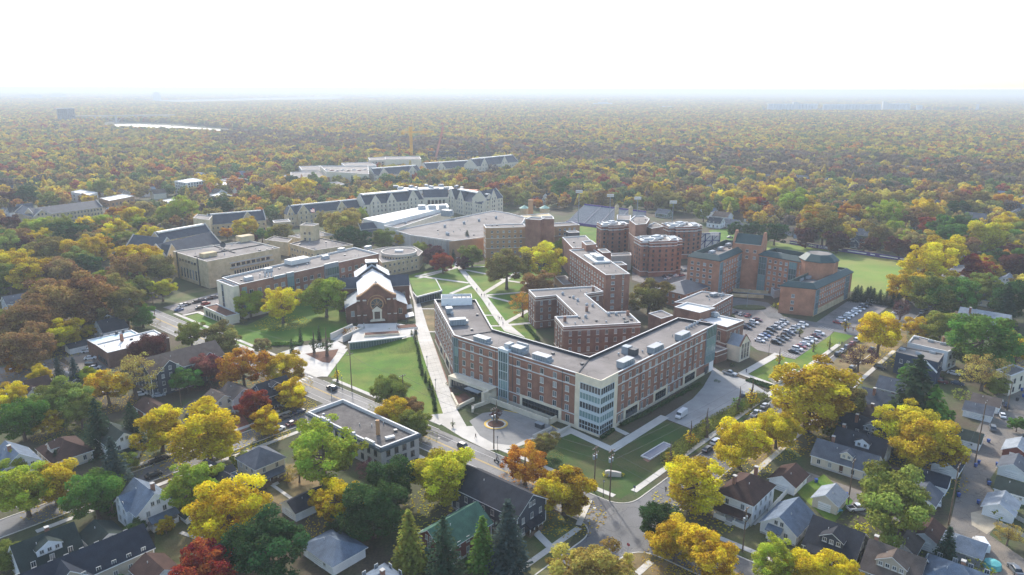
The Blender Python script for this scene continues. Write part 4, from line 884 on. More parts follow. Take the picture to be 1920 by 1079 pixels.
for r0, r1, y, mi in ((3.1, 2.6, -1.15, 0), (2.6, 0.0, -.95, 1)):
    for i in range(24):
        t0, t1 = 2*math.pi*i/24, 2*math.pi*(i+1)/24
        b.mesh([T(W_/2+r0*math.cos(t0),y,9.6+r0*math.sin(t0)),T(W_/2+r0*math.cos(t1),y,9.6+r0*math.sin(t1)),T(W_/2+r1*math.cos(t1),y,9.6+r1*math.sin(t1)),T(W_/2+r1*math.cos(t0),y,9.6+r1*math.sin(t0))], [(0,1,2,3)], mi)
for i in range(4):
    t = math.pi*i/4; dx, dz = 2.55*math.cos(t), 2.55*math.sin(t); b.tube(T(W_/2-dx,-1.05,9.6-dz), T(W_/2+dx,-1.05,9.6+dz), .09, n=5, m=0)
b.build('rose_window', [M_BRICK_TAN, M_GL], ch)
b = MB()   # arched corbel band over the rose window
for i in range(12):
    t0, t1 = math.pi*i/12, math.pi*(i+1)/12; b.tube(T(W_/2+4.2*math.cos(t0),-1.0,9.6+4.2*math.sin(t0)), T(W_/2+4.2*math.cos(t1),-1.0,9.6+4.2*math.sin(t1)), .22, n=5)
b.build('arch_band', M_BRICK_TAN, ch)
b = MB(); px = W_/2
b.box(px-2.0,-1.7,2,px-1.3,-e,6.2,0,Cl); b.box(px+1.3,-1.7,2,px+2.0,-e,6.2,0,Cl); b.box(px-2.2,-1.8,6.2,px+2.2,-e,6.9,0,Cl)
b.mesh([T(px-2.3,-1.8,6.9),T(px+2.3,-1.8,6.9),T(px,-1.8,8.6),T(px-2.3,-e,6.9),T(px+2.3,-e,6.9),T(px,-e,8.6)], [(0,1,2),(0,2,5,3),(2,1,4,5)], 0)
for i in range(3): b.box(px-2.6-i*.4,-2.2-i*.5,2.0,px+2.6+i*.4,-e,2.5-i*.16,0,Cl)
b.build('portal', M_LIME_P, ch); b = MB(); b.box(px-1.3,-e-.08,2.4,px+1.3,-e-.02,6.0,0,Cl); b.build('door', M_WOOD, ch)
b = MB(); b.box(px-.25,-.4,18.9,px+.25,.1,20.4,0,Cl); b.box(px-.7,-.3,19.6,px+.7,0,20.0,0,Cl); b.build('cross', M_STONE_B, ch)
for x0, x1, hi in ((-6.2, -.1, 1), (W_+.1, W_+6.2, 0)):   # side aisles with lean-to roofs
    b = MB(); xo, xi = (x0, x1) if hi else (x1, x0)
    b.box(x0, 3, 0, x1, 22, 7.4, 0, Cl); b.build('aisle_wall', M_CH, ch)
    b = MB(); b.mesh([T(xo + (-.5 if hi else .5),2.6,7.4),T(xi,2.6,10.6),T(xi,22.2,10.6),T(xo + (-.5 if hi else .5),22.2,7.4)], [(0,1,2,3) if not hi else (3,2,1,0)], 0); b.mesh([T(xo,2.9,7.3),T(xi,2.9,7.3),T(xi,2.9,10.5)], [(0,1,2) if hi else (2,1,0)], 1); b.build('aisle_roof', [M_METAL, M_CH], ch)
    a_, c_ = local_pts(CH, (x0,3), (x1,3)); winrow(ch, a_, c_, [3.2], 1, 1.6, 2.6, 1, 1, fr='s')
    if hi: a_, c_ = local_pts(CH, (x0,22), (x0,3))
    else: a_, c_ = local_pts(CH, (x1,3), (x1,22))
    winrow(ch, a_, c_, [2.6], 5, 1.0, 2.8, 1, 1, fr='s'); 
    if hi: a_, c_ = local_pts(CH, (0,22), (0,3))
    else: a_, c_ = local_pts(CH, (W_,3), (W_,22))
    winrow(ch, a_, c_, [11.2], 6, 1.0, 1.8, 1, 1, fr='s', sill=False)
b = MB(); body_mesh(b, Cl @ Matrix.Translation((-9.5,22.2,0)), W_+19, 10.5, 11.8, 15.8, 'gable'); b.build('transept_wall', M_CH, ch)
b = MB(); roof_mesh(b, Cl @ Matrix.Translation((-9.5,22.2,0)), W_+19, 10.5, 11.8, 15.8, 'gable', .3, .2); b.build('transept_roof', [M_SLATE, M_STONE_B], ch)
a_, c_ = local_pts(CH, (-9.5,22.2), (-.2,22.2)); winrow(ch, a_, c_, [5], 2, 1.2, 3.2, 1, 1, fr='s'); a_, c_ = local_pts(CH, (W_+.2,22.2), (W_+9.5,22.2)); winrow(ch, a_, c_, [5], 2, 1.2, 3.2, 1, 1, fr='s')
b = MB(); b.mesh([T(-1,31,14.2),T(W_+1,31,14.2),T(W_+1,45,14.2),T(-1,45,14.2),T(W_/2,34,20.0),T(W_/2,42,20.0)], [(0,1,4),(1,2,5,4),(2,3,5),(3,0,4,5)], 0); b.build('choir_roof', M_CHR, ch)
b = MB(); b.mesh([T(-1.2,30.6,14.3),T(W_/2,30.6,20.2),T(W_+1.2,30.6,14.3),T(W_+1.2,30.6,13.2),T(W_/2,30.6,18.9),T(-1.2,30.6,13.2)], [(5,4,1,0),(4,3,2,1)], 0); b.build('choir_gable', M_COPE_D, ch)
b = MB(); b.box(W_/2-2.4,35.5,18.6,W_/2+2.4,40.5,20.6,1,Cl); b.box(W_/2-3,35,20.6,W_/2+3,41,21.2,0,Cl); b.build('cupola', [M_CHR, M_COPE_D], ch)
foot(local_pts(CH, (-9,-2), (W_+9,-2), (W_+9,45), (-9,45)))
# terrace in front, glass front on the lawn side
TZ = 2.0; tp = GG([(655,647),(773,634.5),(778,612),(740,606),(672,608),(664,620)], TZ); te = empty('chapel_terrace', (*(sum(tp, Vector((0,0)))/6), 0), 0, 'raised paved terrace with glass front below the brick chapel', 'terrace')
P = [p - V2(te.location) for p in tp]; b = MB(); b.prism(P, 0, TZ); b.build('deck', M_CONC, te)
curtain(te, tp[0], tp[1], .2, 22, [.05, TZ + .9], .35, 1.1, M_GLT); b = MB(); Mt = Matrix.Translation(-te.location) @ frame(tp[0], tp[1]); Lt = (tp[1]-tp[0]).length
b.box(-.4,-.8,TZ+.9,Lt*.9,0.4,TZ+1.35,0,Mt); b.build('roof_edge', M_COPE, te)
b = MB(); N = 16
for i in range(N):
    t0, t1 = i/N*Lt, (i+1)/N*Lt; h0, h1 = max(.05, (i/N-.25)/.75*3.0), max(.05, ((i+1)/N-.25)/.75*3.0); Mi = frame(tp[0], tp[1])
    b.mesh([Mi @ Vector(v) for v in ((t0,-.5,h0),(t1,-.5,h1),(t1,-12,.03),(t0,-12,.03))], [(3,2,1,0)])
struct(b.build('lawn_bank', M_LAWN))
b = MB(); c = G(716,628,TZ); b.box(-7.5,-1.8,0,7.5,1.8,.8); b.box(-7.2,-1.5,.8,7.2,1.5,.9,1); tag(b.build('planter', [M_LIME_P, M_MULCH], None, c, R(12)), 'long stone planter on the chapel terrace', 'planter')
b = MB(); c = G(763,617,TZ-.8); b.box(-4.5,-2.5,0,4.5,2.5,1.2); b.box(-4.2,-2.2,1.2,4.2,2.2,1.3,1); tag(b.build('planter', [M_COPE, M_MULCH], None, c, R(18)), 'white walled planter at the right end of the chapel terrace', 'planter')
b = MB(); s0, s1 = G(632,640), G(672,613,TZ); dd = V2(s1 - s0).normalized(); nn = Vector((-dd.y, dd.x)); LL = V2(s1-s0).length; s2 = V2(s0)
for i in range(12):
    a_, c_ = s2 + dd*(LL*i/12), s2 + dd*LL; b.prism([a_ - nn*3, c_ - nn*3, c_ + nn*3, a_ + nn*3], .0 + TZ*i/12, TZ*(i+1)/12)
for k in (-3.3, 3.3): b.prism([s2+nn*(k-.3), s2+dd*LL+nn*(k-.3), s2+dd*LL+nn*(k+.3), s2+nn*(k+.3)], 0, TZ+.9)
tag(b.build('stairs', M_CONC), 'broad pale stone steps climbing to the chapel terrace', 'stairs')
for i, px in enumerate(((762,568),(765,586),(768,601))):
    c = G(*px); e_ = empty('canopy_tent', c, R(103), ('back', 'middle', 'front')[i] + ' white sloped canopy along the right side of the chapel', 'canopy', 'white canopies beside the chapel'); b = MB()
    b.mesh([(-3.2,-2,3.2),(3.2,-2,3.2),(3.2,2,2.5),(-3.2,2,2.5),(-3.2,-2,3.05),(3.2,-2,3.05),(3.2,2,2.35),(-3.2,2,2.35)], [(0,1,2,3),(7,6,5,4),(0,4,5,1),(2,6,7,3),(1,5,6,2),(3,7,4,0)]); b.build('canopy_sheet', M_ROOF_W, e_)
    for x in (-3, 3):
        for y, z in ((-1.8, 3.0), (1.8, 2.4)): b = MB(); b.tube((x,y,0),(x,y,z),.06,n=6); b.build('post', M_METAL, e_)
# pavilion with a grass roof
gp = empty('grass_roof_pavilion', G(795,545), 0, 'low glass fronted pavilion sloping up under a grass roof', 'building'); gp.location.z = 0; LAND.append((gp.location.x, gp.location.y, 'the grass roofed pavilion'))
v = [G(766,521,.3), G(817,524,.6), G(828,545,3.8), G(781,557,3.8), G(774,548,1.2)]; b = MB(); b.face([p - gp.location for p in v][::-1]); b.build('grass_roof', M_LAWN, gp)
a_, c_ = V2(v[3]), V2(v[2]); Mi = Matrix.Translation(-gp.location) @ frame(a_, c_); L = (c_-a_).length; b = MB(); b.box(-.3,-.5,3.3,L+.3,.5,3.95,0,Mi); b.build('roof_edge', M_COPE, gp); curtain(gp, a_, c_, 0, L, [.1, 3.3], .05, 1.6, M_GLD)
b = MB()
for p, q in ((v[1], v[2]), (v[3], v[4])): b.tube(p - gp.location + Vector((0,0,.1)), q - gp.location + Vector((0,0,.1)), .3, n=6)
b.build('kerb_edge', M_COPE, gp); b = MB(); b.mesh([Vector((p.x,p.y,z)) - gp.location for p in (v[1], v[2]) for z in (0, p.z)], [(0,2,3,1)]); b.build('side_wall', M_CONC_W, gp)

# ------------------------------------------------------------------ 11. stone buildings with slate roofs
def gothic(name, A, B, ze, zr, W, label, land=None, gables=(), rows=(1.5, 5.0), wall=M_LIME, roof=M_SLATE, n=None, endg=True, dep=None, ww=1.3, wh=1.9, deck=0):
    """A -> B: front eave line in pixels at height ze; gables: (distance along, width, extra height)"""
    a, c = V2(G(*A, ze)), V2(G(*B, ze)); L = (c - a).length; M = frame(a, c); ctr = V2(M @ Vector((L/2, W/2, 0))); root = empty(name, (ctr.x, ctr.y, 0), 0, label, 'building')
    Ml = Matrix.Translation(-root.location) @ M; b = MB(); body_mesh(b, Ml, L, W, ze, zr); b.build('wall', wall, root)
    b = MB(); roof_mesh(b, Ml, L, W, ze, zr, 'gable', .4, -.4 if endg else .2); b.build('roof', [roof, M_STONE_B], root)
    if endg:
        for x in (-.1, L - .5):
            b = MB(); T = lambda u, v, z: Ml @ Vector((u, v, z)); s_ = .55
            for (v0, z0), (v1, z1) in (((-.2, ze), (W/2, zr)), ((W/2, zr), (W+.2, ze))):
                b.mesh([T(x,v0,z0-.3),T(x,v1,z1-.3),T(x,v1,z1+s_),T(x,v0,z0+s_),T(x+.6,v0,z0-.3),T(x+.6,v1,z1-.3),T(x+.6,v1,z1+s_),T(x+.6,v0,z0+s_)], [(0,1,2,3),(7,6,5,4),(3,2,6,7),(1,0,4,5)])
            b.build('gable_coping', M_STONE_B, root)
    nn = n or max(3, int(L / 3.4)); P = local_pts(M, (0,0), (L,0), (L,W), (0,W)); foot(P)
    sk = [i for i in range(nn) if any(abs((i+.5)/nn*L - g[0]) < g[1]/2 + .4 for g in gables)]
    winrow(root, P[0], P[1], rows, nn, ww, wh, 0, 0, fr='s', gl='d', skip=sk); winrow(root, P[1], P[2], list(rows) + ([ze + .3] if zr - ze > 4 else []), max(2, int(W/4)), ww, wh, 2, 2, fr='s', gl='d'); winrow(root, P[3], P[0], rows, max(2, int(W/4)), ww, wh, 2, 2, fr='s', gl='d')
    for s, w, up_ in gables:
        ga, gb = gable_front(root, M, s, w, .9, ze + up_*.2, zr + up_, wall, roof, M_STONE_B, W/2*.8)
        winrow(root, ga, gb, [r for r in rows] + [ze - .6], 2 if w > 5.5 else 1, ww*.9, wh*1.1, .8, .8, fr='s', gl='d')
    if deck:
        b = MB(); b.box(2, W/2 - deck/2, zr - .8, L - 2, W/2 + deck/2, zr + .15, 0, Ml); b.build('roof_deck', M_ROOF_W, root)
    if land: LAND.append((ctr.x, ctr.y, land))
    return root, M, L
# courtyard building nearest the left
g1, M, L = gothic('gothic_hall', (312,483), (415,457), 9.5, 16.5, 15, 'stone hall with steep dark slate roofs and front gable on the left', 'the dark slate roofed hall', ((4.0, 9, 0),), (1.5, 5.4))
gothic('gothic_wing', (236,463), (300,470), 9.5, 16.0, 13, 'slate roofed stone wing with a gable end facing the trees', None, (), (1.5, 5.4))
gothic('gothic_wing', (300,452), (395,434), 9.0, 14.0, 10, 'rear slate roofed wing of the courtyard with white roof deck', None, (), (1.5, 5.4), deck=3)
g2, M, L = gothic('gothic_hall', (393,421), (499,412), 9.0, 15.5, 13, 'long slate roofed stone hall behind the courtyard building', 'the long slate roofed hall', ((27, 10, .5),), (1.2, 5.0), deck=1.2)
tq, P = bldg('stone_turret', [(362,409),(392,413),(398,405),(370,402)], 14.5, 'flat topped square stone turret left of the long slate roofed hall', 'building', None, wall=M_LIME, cope=M_STONE_B, par=.5); winrow(tq, P[0], P[1], [9], 2, 1.3, 1.8, fr='s', gl='d')
lk, P = bldg('stone_link', [(511,414),(514,418),(545,416),(540,411)], 9.0, 'low flat stone link between the two slate roofed halls', 'building', None, wall=M_LIME, par=.4); winrow(lk, P[0], P[1], [1.5,5.5], 4, 1.2, 1.5, 1, 1, fr='s', gl='d')
g3, M, L = gothic('gothic_hall', (548,402), (690,387), 9.5, 15.5, 13, 'stone hall with three gables and slate roof beyond the square tower', 'the three gabled stone hall', ((9, 10, .5), (42, 9, .5), (-1.5, 6, 0)), (1.2, 5.0), deck=1.5)
# big pale hall with many gables
M_PL = mat('pale_stone', srgb('#d3c8b2'), .9, .12, .4, 6)
g4, M, L = gothic('many_gabled_hall', (683,384), (794,373), 12.5, 20, 17, 'large pale stone hall with a row of steep gables and dark roof', 'the many gabled pale hall', ((10, 10, -1), (25, 9, 0), (46, 10, 1)), (1.5, 5.2, 8.8), M_PL, deck=6)
g4b, M, L2_ = gothic('many_gabled_wing', (842,371), (905,383), 12.5, 20, 16, 'right wing of the pale gabled hall behind the arena', None, ((4, 10, 1), (18, 9, 0)), (1.5, 5.2, 8.8), M_PL, deck=5)
a, c = V2(G(794,374,12)), V2(G(842,373,12)); P = rect(a, c, 16); ctr = sum(P, Vector((0,0)))/4; gm = empty('glazed_entrance_hall', (ctr.x, ctr.y, 0), 0, 'recessed glazed centre of the pale gabled hall with stone piers', 'building'); flat_block(gm, P, 13, M_PL, M_ROOF_W, M_STONE_B, .5)
curtain(gm, P[0], P[1], 3, (c-a).length - 3, [.5, 6, 11.2], .15, 1.6, M_GLD, M_METAL_D)
for s in np.linspace(3, (c-a).length - 3, 6): b = MB(); q = wallpt(a, c, s, .5); b.box(-.5,-.4,0,.5,.4,11.6); b.build('pier', M_PL, gm, Vector((q.x,q.y,0)) - gm.location, math.atan2((c-a).y,(c-a).x))
b = MB(); roof_mesh(b, Matrix.Translation(-gm.location) @ frame(a, c) @ Matrix.Translation((0,3,0)), (c-a).length, 14, 13.2, 19, 'gable', .2, 0); b.build('roof', [M_SLATE, M_STONE_B], gm)
g4c, M, L = gothic('tall_gable_block', (912,376), (943,370), 15.5, 22.5, 15, 'pale stone end block with tall windowed gable right of the arena', 'the tall gabled end block', ((9, 9, .5),), (1.5, 5.2, 8.8, 12), M_PL)
b = MB(); q = G(868,357,17); b.box(-14,-5,0,14,5,.6); o = b.build('roof_deck', mat('orange_deck', srgb('#c07a58'), .9, .15, .3, 4), g4b, q - g4b.location, R(-20))
q = G(800,353,18); b = MB(); b.box(-26,-7,-4,24,7,0); b.build('roof_deck', M_ROOF_W, g4, q - g4.location, R(12))
for i in range(14): q = G(742 + i*9.5, 352 + (i % 3)*3 - (2 if 5 < i < 10 else 0), 18); hvac(g4, q, 17.9, 4 + i % 3, 2.4, 2, R(20*i), (0,2,1)[i % 3])
# left edge hall
g5, M, L = gothic('gothic_hall', (64,405), (192,388), 7.5, 12.5, 15, 'low slate roofed stone hall with end gables near the left edge', 'the low slate roofed hall', ((-1,1,-3),), (1.2, 4.6), n=20)
gothic('gothic_wing', (28,398), (64,407), 7.5, 12, 12, 'short slate roofed stone wing at the far left', None, (), (1.2, 4.6))

# ------------------------------------------------------------------ 12. arena, stadium, far campus
ar, P = bldg('arena', [(740,432),(770,441),(852,452),(906,445),(980,418),(985,408),(955,400),(925,395)], 11.0, 'huge flat roofed concrete arena behind the round drum hall', 'building', 'the flat roofed arena', wall=M_CONC_W, par=.6, cope=M_COPE)
M_PANEL = mat('precast_panel', srgb('#a8a096'), .9, .12, .4, 4, streak=True)
a, c = V2(G(770,441,11)), V2(G(838,451,11)); n = 14
for i in range(n):
    p0, p1 = a.lerp(c, i/n), a.lerp(c, (i+1)/n); Mi = Matrix.Translation(-ar.location) @ frame(p0, p1); b = MB(); b.box(.12,-.3,0,(p1-p0).length-.12,.02,10.6,0,Mi); b.build('wall_panel', M_PANEL, ar)
P = ccw(GG([(842,453),(906,446),(985,418),(975,412)], 10.9)); b = MB(); Mi = Matrix.Translation(-ar.location) @ frame(V2(G(842,453,11)), V2(G(908,446,11))); b.box(0,-.2,0,(V2(G(842,453,11))-V2(G(908,446,11))).length,.02,10.8,0,Mi); b.build('wall', M_BRICK_TAN, ar)
wing(ar, [(720,424),(745,428),(845,395),(830,390)], 12.5, M_PL, roof=M_ROOF, par=1.6, cope=M_ROOF_W); wing(ar, [(665,415),(672,432),(718,428),(716,416)], 9, M_LIME, roof=M_ROOF, par=.4)
gothic('arena_wing', (678,438), (718,434), 7, 13, 14, 'slate roofed stone wing attached to the left end of the arena', None, (), (1.2, 4.2))
b = MB(); P = GG([(680,410),(720,418),(842,388),(838,382),(810,384)], 14); b.prism([p - V2(ar.location) for p in P], 9, 14); b.build('raised_roof', M_ROOF_W, ar)
for i, px in enumerate(((834,426),(870,420),(898,415),(930,410),(840,441),(838,440),(773,402),(760,420))): q = G(*px, 10.6); hvac(ar, q, 10.4, 2.4, 2.4, 2.2, 0, 1)
q = G(838,403,13); hvac(ar, q, 12, 8, 5, 4.5, R(-30), 0); q = G(810,390,15)
for i in range(3): hvac(ar, q + Vector((i*8 - 8, i, 0)), 14, 6, 4, 3, R(10), 2)
ga, P = bldg('gatehouse', [(976,404),(982,408),(1010,409),(1036,406),(1028,400)], 6.0, 'low stone gatehouse with two green domed turrets beside the arena', 'building', None, wall=M_LIME, roof=M_LIME, par=.4)
for px in ((983,397),(1021,397)):
    c = G(*px, 5); b = MB(); b.tube((0,0,0),(0,0,8),4.0,n=10); b.tube((0,0,8),(0,0,10.4),4.5,.2,10,1); b.build('domed_turret', [M_LIME, mat('copper_green', srgb('#8fb0a0'), .7, .1)], ga, Vector((c.x,c.y,0)) - ga.location)
c = G(995,400,6); b = MB(); b.box(-2,-2,0,2,2,17); tag(b.build('chimney_tower', M_BRICK_TAN, None, Vector((c.x,c.y,0))), 'square tan brick chimney rising beside the domed gatehouse', 'chimney')
# stadium stand
st = empty('stadium_stand', G(1105,415), 0, 'sloping metal stadium stand with purple edges behind the brick halls', 'grandstand'); st.location.z = 0; LAND.append((st.location.x, st.location.y, 'the stadium stand'))
f0, f1 = V2(G(1066,421)), V2(G(1150,433)); M = frame(f0, f1); L = (f1-f0).length + 12; Ml = Matrix.Translation(-st.location) @ M; rows = 26
for i in range(rows):
    y = 3 + i*.95; z = 1.2 + i*.42; b = MB(); b.box(-4, y, 0, L, y+.95, z, 0, Ml); b.box(-4, y+.45, z, L, y+.85, z+.3, 1, Ml); b.build('seat_row', [mat('stand_concrete', srgb('#8f8c92'), .9, .1), M_METAL], st)
for x in np.linspace(12, L-16, 3): b = MB(); b.mesh([Ml @ Vector(v) for v in ((x,2.8,1.5),(x+.8,2.8,1.5),(x+.8,3+rows*.95,1.6+rows*.42),(x,3+rows*.95,1.6+rows*.42))], [(0,1,2,3)]); b.build('aisle', MATS['stand_concrete'], st)
b = MB(); b.box(-4,3+rows*.95,0,L,3.4+rows*.95,2.2+rows*.42,0,Ml); b.box(-4,2.3,0,L,2.7,1.9,0,Ml); b.build('purple_rail', M_PLUM, st)
b = MB(); b.box(-4,2.7,.0,L,2.9,1.2,0,Ml); b.build('front_wall', M_COPE, st)
pb, P = bldg('press_box', [(1157,403),(1157,412),(1182,413),(1183,404)], 13.0, 'small pale press box with two turrets above the stadium stand', 'building', None, wall=M_METAL, par=.3)
for px in ((1156,404),(1182,407)): c = G(*px, 10); b = MB(); b.tube((0,0,0),(0,0,17),1.6,n=8); b.tube((0,0,17),(0,0,19),1.9,.2,8); b.build('turret', M_LIME, pb, Vector((c.x,c.y,0)) - pb.location)
MASTS = []
for i, (px, base, top) in enumerate((((1084,0),433,358),((1142,0),433,366),((1193,0),433,371),((1259,0),440,378),((1335,0),500,437))):
    c = G(px[0], base); hgt = [z for z in np.arange(8, 60, .25) if to_px((c.x,c.y,z))[1] <= top][0]
    e_ = empty('floodlight_mast', c, 0, ('first','second','third','fourth','fifth')[i] + ' tall floodlight mast from the left along the stadium', 'floodlight', 'stadium floodlight masts'); b = MB(); b.tube((0,0,0),(0,0,hgt),.35,.2,8); b.build('mast', M_METAL, e_)
    for k, zz in enumerate((hgt, hgt-1.2)): b = MB(); b.box(-2.6,-.3,zz-.5,2.6,.3,zz+.4); b.build('lamp_row', M_COPE, e_)
sb = empty('scoreboard', G(1327,480), R(15), 'dark blue lattice back of a scoreboard beside the rear brown tower', 'scoreboard'); b = MB()
for i in range(4): b.tube((-8+i*5.3,0,0),(-8+i*5.3,0,15),.3,n=6)
for z in (5,10,14.8): b.tube((-8,0,z),(8,0,z),.25,n=6)
for i in range(3): b.tube((-8+i*5.3,0,5),(-2.7+i*5.3,0,10),.2,n=5); b.tube((-8+i*5.3,0,10),(-2.7+i*5.3,0,14.8),.2,n=5)
b.build('lattice', mat('navy_steel', srgb('#2b3a66'), .6, .1), sb); b = MB(); b.box(-8.2,.5,4.5,8.2,.9,15.2); b.build('panel', M_COPE, sb)
# banner fence of the ball field with its writing
f0, f1 = V2(G(1480,458)), V2(G(1718,494)); bf = empty('banner_fence', (*f0, 0), 0, 'long purple banner fence with white lettering round the ball field', 'fence'); M = Matrix.Translation(-bf.location) @ frame(f0, f1); L = (f1-f0).length; n = 16
for i in range(n): b = MB(); b.box(L*i/n+.05,-.1,.15,L*(i+1)/n-.05,.05,2.6,0,M); b.build('banner', M_PLUM, bf)
for i in range(n+1): b = MB(); b.tube(M @ Vector((L*i/n,.2,0)), M @ Vector((L*i/n,.2,2.9)), .06, n=5); b.build('post', M_METAL, bf)
def text(body, size, parent, Mloc, m, name='lettering'):
    cu = bpy.data.curves.new(name, 'FONT'); cu.body = body; cu.size = size; cu.extrude = .01; cu.align_x = 'CENTER'; t = bpy.data.objects.new(name, cu); col.objects.link(t)
    dg = bpy.context.evaluated_depsgraph_get(); me = bpy.data.meshes.new_from_object(t.evaluated_get(dg)); bpy.data.objects.remove(t); me.materials.clear(); me.materials.append(m)
    o = put(name, me, parent); o.matrix_local = Mloc; return o
RX = Matrix.Rotation(R(90), 4, 'X')
s_ = L * .25; text('TOMMIE  BASEBALL', 2.3, bf, M @ Matrix.Translation((s_, -.14, .55)) @ RX, M_WHITE)
for s_, w_ in ((.05,9), (.155,9), (.37,11), (.56,12), (.68,3), (.80,11), (.93,8)): b = MB(); b.box(L*s_-w_/2,-.13,1.1,L*s_+w_/2,-.115,1.75,0,M); b.build('banner_print', M_WHITE, bf)
bb_ = empty('billboard', G(1497,468), R(-14), 'pale freestanding board behind the ball field fence', 'billboard'); bb_.location = G(1497,456); b = MB(); b.box(-4,-.1,3,4,.1,6.5); b.box(-3.6,-.14,3.4,3.6,-.11,6.1,1); b.build('board', [M_METAL, mat('board_print', srgb('#8fa4c8'), .7, .2, .5, 2)], bb_)
for x in (-3,3): b = MB(); b.tube((x,0,0),(x,0,3),.12,n=6); b.build('post', M_METAL, bb_)

# far south campus with cranes
def fg(A, B, ze, zr, W, label, gables=(), wall=M_PL): return gothic('far_hall', A, B, ze, zr, W, label, None, gables, (2, 6, 10), wall, n=18, deck=3)
fg((702,329), (790,322), 11, 18, 18, 'far slate roofed hall left below the yellow crane', ((12, 12, 0), (50, 12, 0)))
fg((800,318), (892,312), 11, 18, 18, 'far slate roofed hall right of the red crane', ((20, 12, 0), (70, 12, 0)))
fg((893,312), (972,303), 15, 23, 20, 'far pale stone hall with tall end gable beyond the campus', ((14, 12, 0), (52, 12, 0)))
k1, P = bldg('far_block', [(722,294),(722,299),(790,299),(786,293)], 20.0, 'far white roofed building under construction by the yellow crane', 'building', None, wall=M_PL, roof=M_ROOF, par=.6)
k2, P = bldg('far_block', [(545,323),(545,334),(640,332),(640,322)], 9.0, 'far low grey roofed block left of the construction site', 'building', None, wall=M_BRICK_TAN, par=.5); 
k3, P = bldg('parking_ramp', [(600,311),(612,322),(692,327),(690,311)], 15.0, 'far white parking ramp with cars on its roof', 'building', None, wall=M_PL, par=.9); winrow(k3, P[0], P[1], [2, 5.5, 9.5], 8, 5, 1.8, 1, 1, fr='s', gl='d', mull=0, sill=False)
cf = empty('steel_frame', G(850,304), R(8), 'open dark steel frame of a building under construction', 'building frame'); b = MB()
for i in range(9):
    for j in range(3): b.tube((i*9-36,j*9-9,0),(i*9-36,j*9-9,15),.4,n=5)
for j in range(3):
    for z in (5,10,15): b.tube((-36,j*9-9,z),(36,j*9-9,z),.35,n=5)
for i in range(9):
    for z in (5,10,15): b.tube((i*9-36,-9,z),(i*9-36,9,z),.3,n=5)
b.build('frame', M_METAL_D, cf)
def lattice(b, p, q, w, seg, r):
    p, q = Vector(p), Vector(q); d = (q-p); u = d.normalized(); s = u.orthogonal().normalized(); t = u.cross(s); n = max(2, int(d.length/seg))
    off = [s*w/2+t*w/2, -s*w/2+t*w/2, -s*w/2-t*w/2, s*w/2-t*w/2]
    for o in off: b.tube(p+o, q+o, r, n=4)
    for i in range(n):
        a, c = p + d*(i/n), p + d*((i+1)/n)
        for k in range(4): b.tube(a+off[k], c+off[(k+1)%4], r*.6, n=3)
M_CR = mat('crane_yellow', srgb('#d8a838'), .6, .1); M_CRR = mat('crane_red', srgb('#c98a7c'), .6, .1)
cb = G(772,306); top = [z for z in np.arange(30, 120, .5) if to_px((cb.x,cb.y,z))[1] <= 238][0]
tc = empty('tower_crane', cb, R(28), 'tall yellow tower crane above the far construction site', 'crane'); b = MB(); lattice(b, (0,0,0), (0,0,top), 2.6, 3.2, .42); b.build('mast', M_CR, tc)
b = MB(); lattice(b, (-14,0,top-8), (36,0,top-8), 1.6, 3, .26); b.build('jib', M_CR, tc); b = MB(); b.tube((0,0,top),(30,0,top-7),.16,n=4); b.tube((0,0,top),(-13,0,top-7),.16,n=4); b.box(-14,-1.5,top-11,-10,1.5,top-8); b.build('tie_bars', M_CR, tc)
cb = G(816,306); rc = empty('crawler_crane', cb, R(-10), 'red lattice boom crane leaning beside the yellow tower crane', 'crane'); b = MB(); lattice(b, (0,0,3), (13,0,52), 1.8, 3.4, .36); b.build('boom', M_CRR, rc); b = MB(); b.box(-5,-2,0,3,2,3.5); b.build('cab', M_CRR, rc)

# left background blocks
M_WALLW = mat('pale_render', srgb('#dcd8d0'), .85, .08, .3, 3)
def fblk(px, h, lab, wall=M_WALLW, roof=M_ROOF_W, rows=(1.5,), n=6, **k):
    r_, P = bldg('apartment_block' if len(rows) > 1 else 'low_block', px, h, lab, 'building', None, wall=wall, roof=roof, par=.5, **k)
    for i in range(len(P)):
        if (P[(i+1)%len(P)]-P[i]).length > 8: winrow(r_, P[i], P[(i+1)%len(P)], rows, n, 1.6, 1.7, 1.5, 1.5, fr='d', gl='d')
    LAND.append((r_.location.x, r_.location.y, 'the ' + lab.split(' among')[0].split(' behind')[0].split(' near')[0].split(' with')[0].replace('long ', '').replace('low ', '').replace(' and black', '').replace('storey ', ''))); return r_
fblk([(327,340),(349,343),(385,339),(362,334)], 13, 'white four storey block among red trees', rows=(1.5,4.6,7.7,10.4), n=6)
fblk([(133,360),(166,366),(183,361),(150,356)], 9, 'white and black modern block near the left edge', rows=(1.5,5), n=4)
fblk([(187,372),(205,377),(252,368),(230,364)], 6, 'long cream roofed low shop row behind the slate hall', wall=M_BRICK_TAN)
fblk([(300,376),(318,380),(350,374),(332,371)], 7, 'white low block behind the yellow trees', rows=(1.5,4.2), n=5)
fblk([(392,366),(416,371),(436,367),(412,362)], 7, 'pale flat block with rooftop boxes behind maroon trees')
fblk([(385,345),(400,349),(440,345),(420,341)], 6, 'long white low block right of the four storey block')
fblk([(405,338),(440,342),(470,337),(440,333)], 6, 'grey roofed long shed behind the white low block', wall=M_BRICK_TAN, roof=M_ROOF)
fblk([(605,345),(622,350),(648,346),(632,341)], 8, 'brown brick low block behind the three gabled hall', wall=M_BRICK_TAN, roof=M_ROOF)
fblk([(518,330),(545,334),(580,331),(555,327)], 6, 'flat grey roofed block left of the far parking ramp', wall=M_BRICK_TAN, roof=M_ROOF)
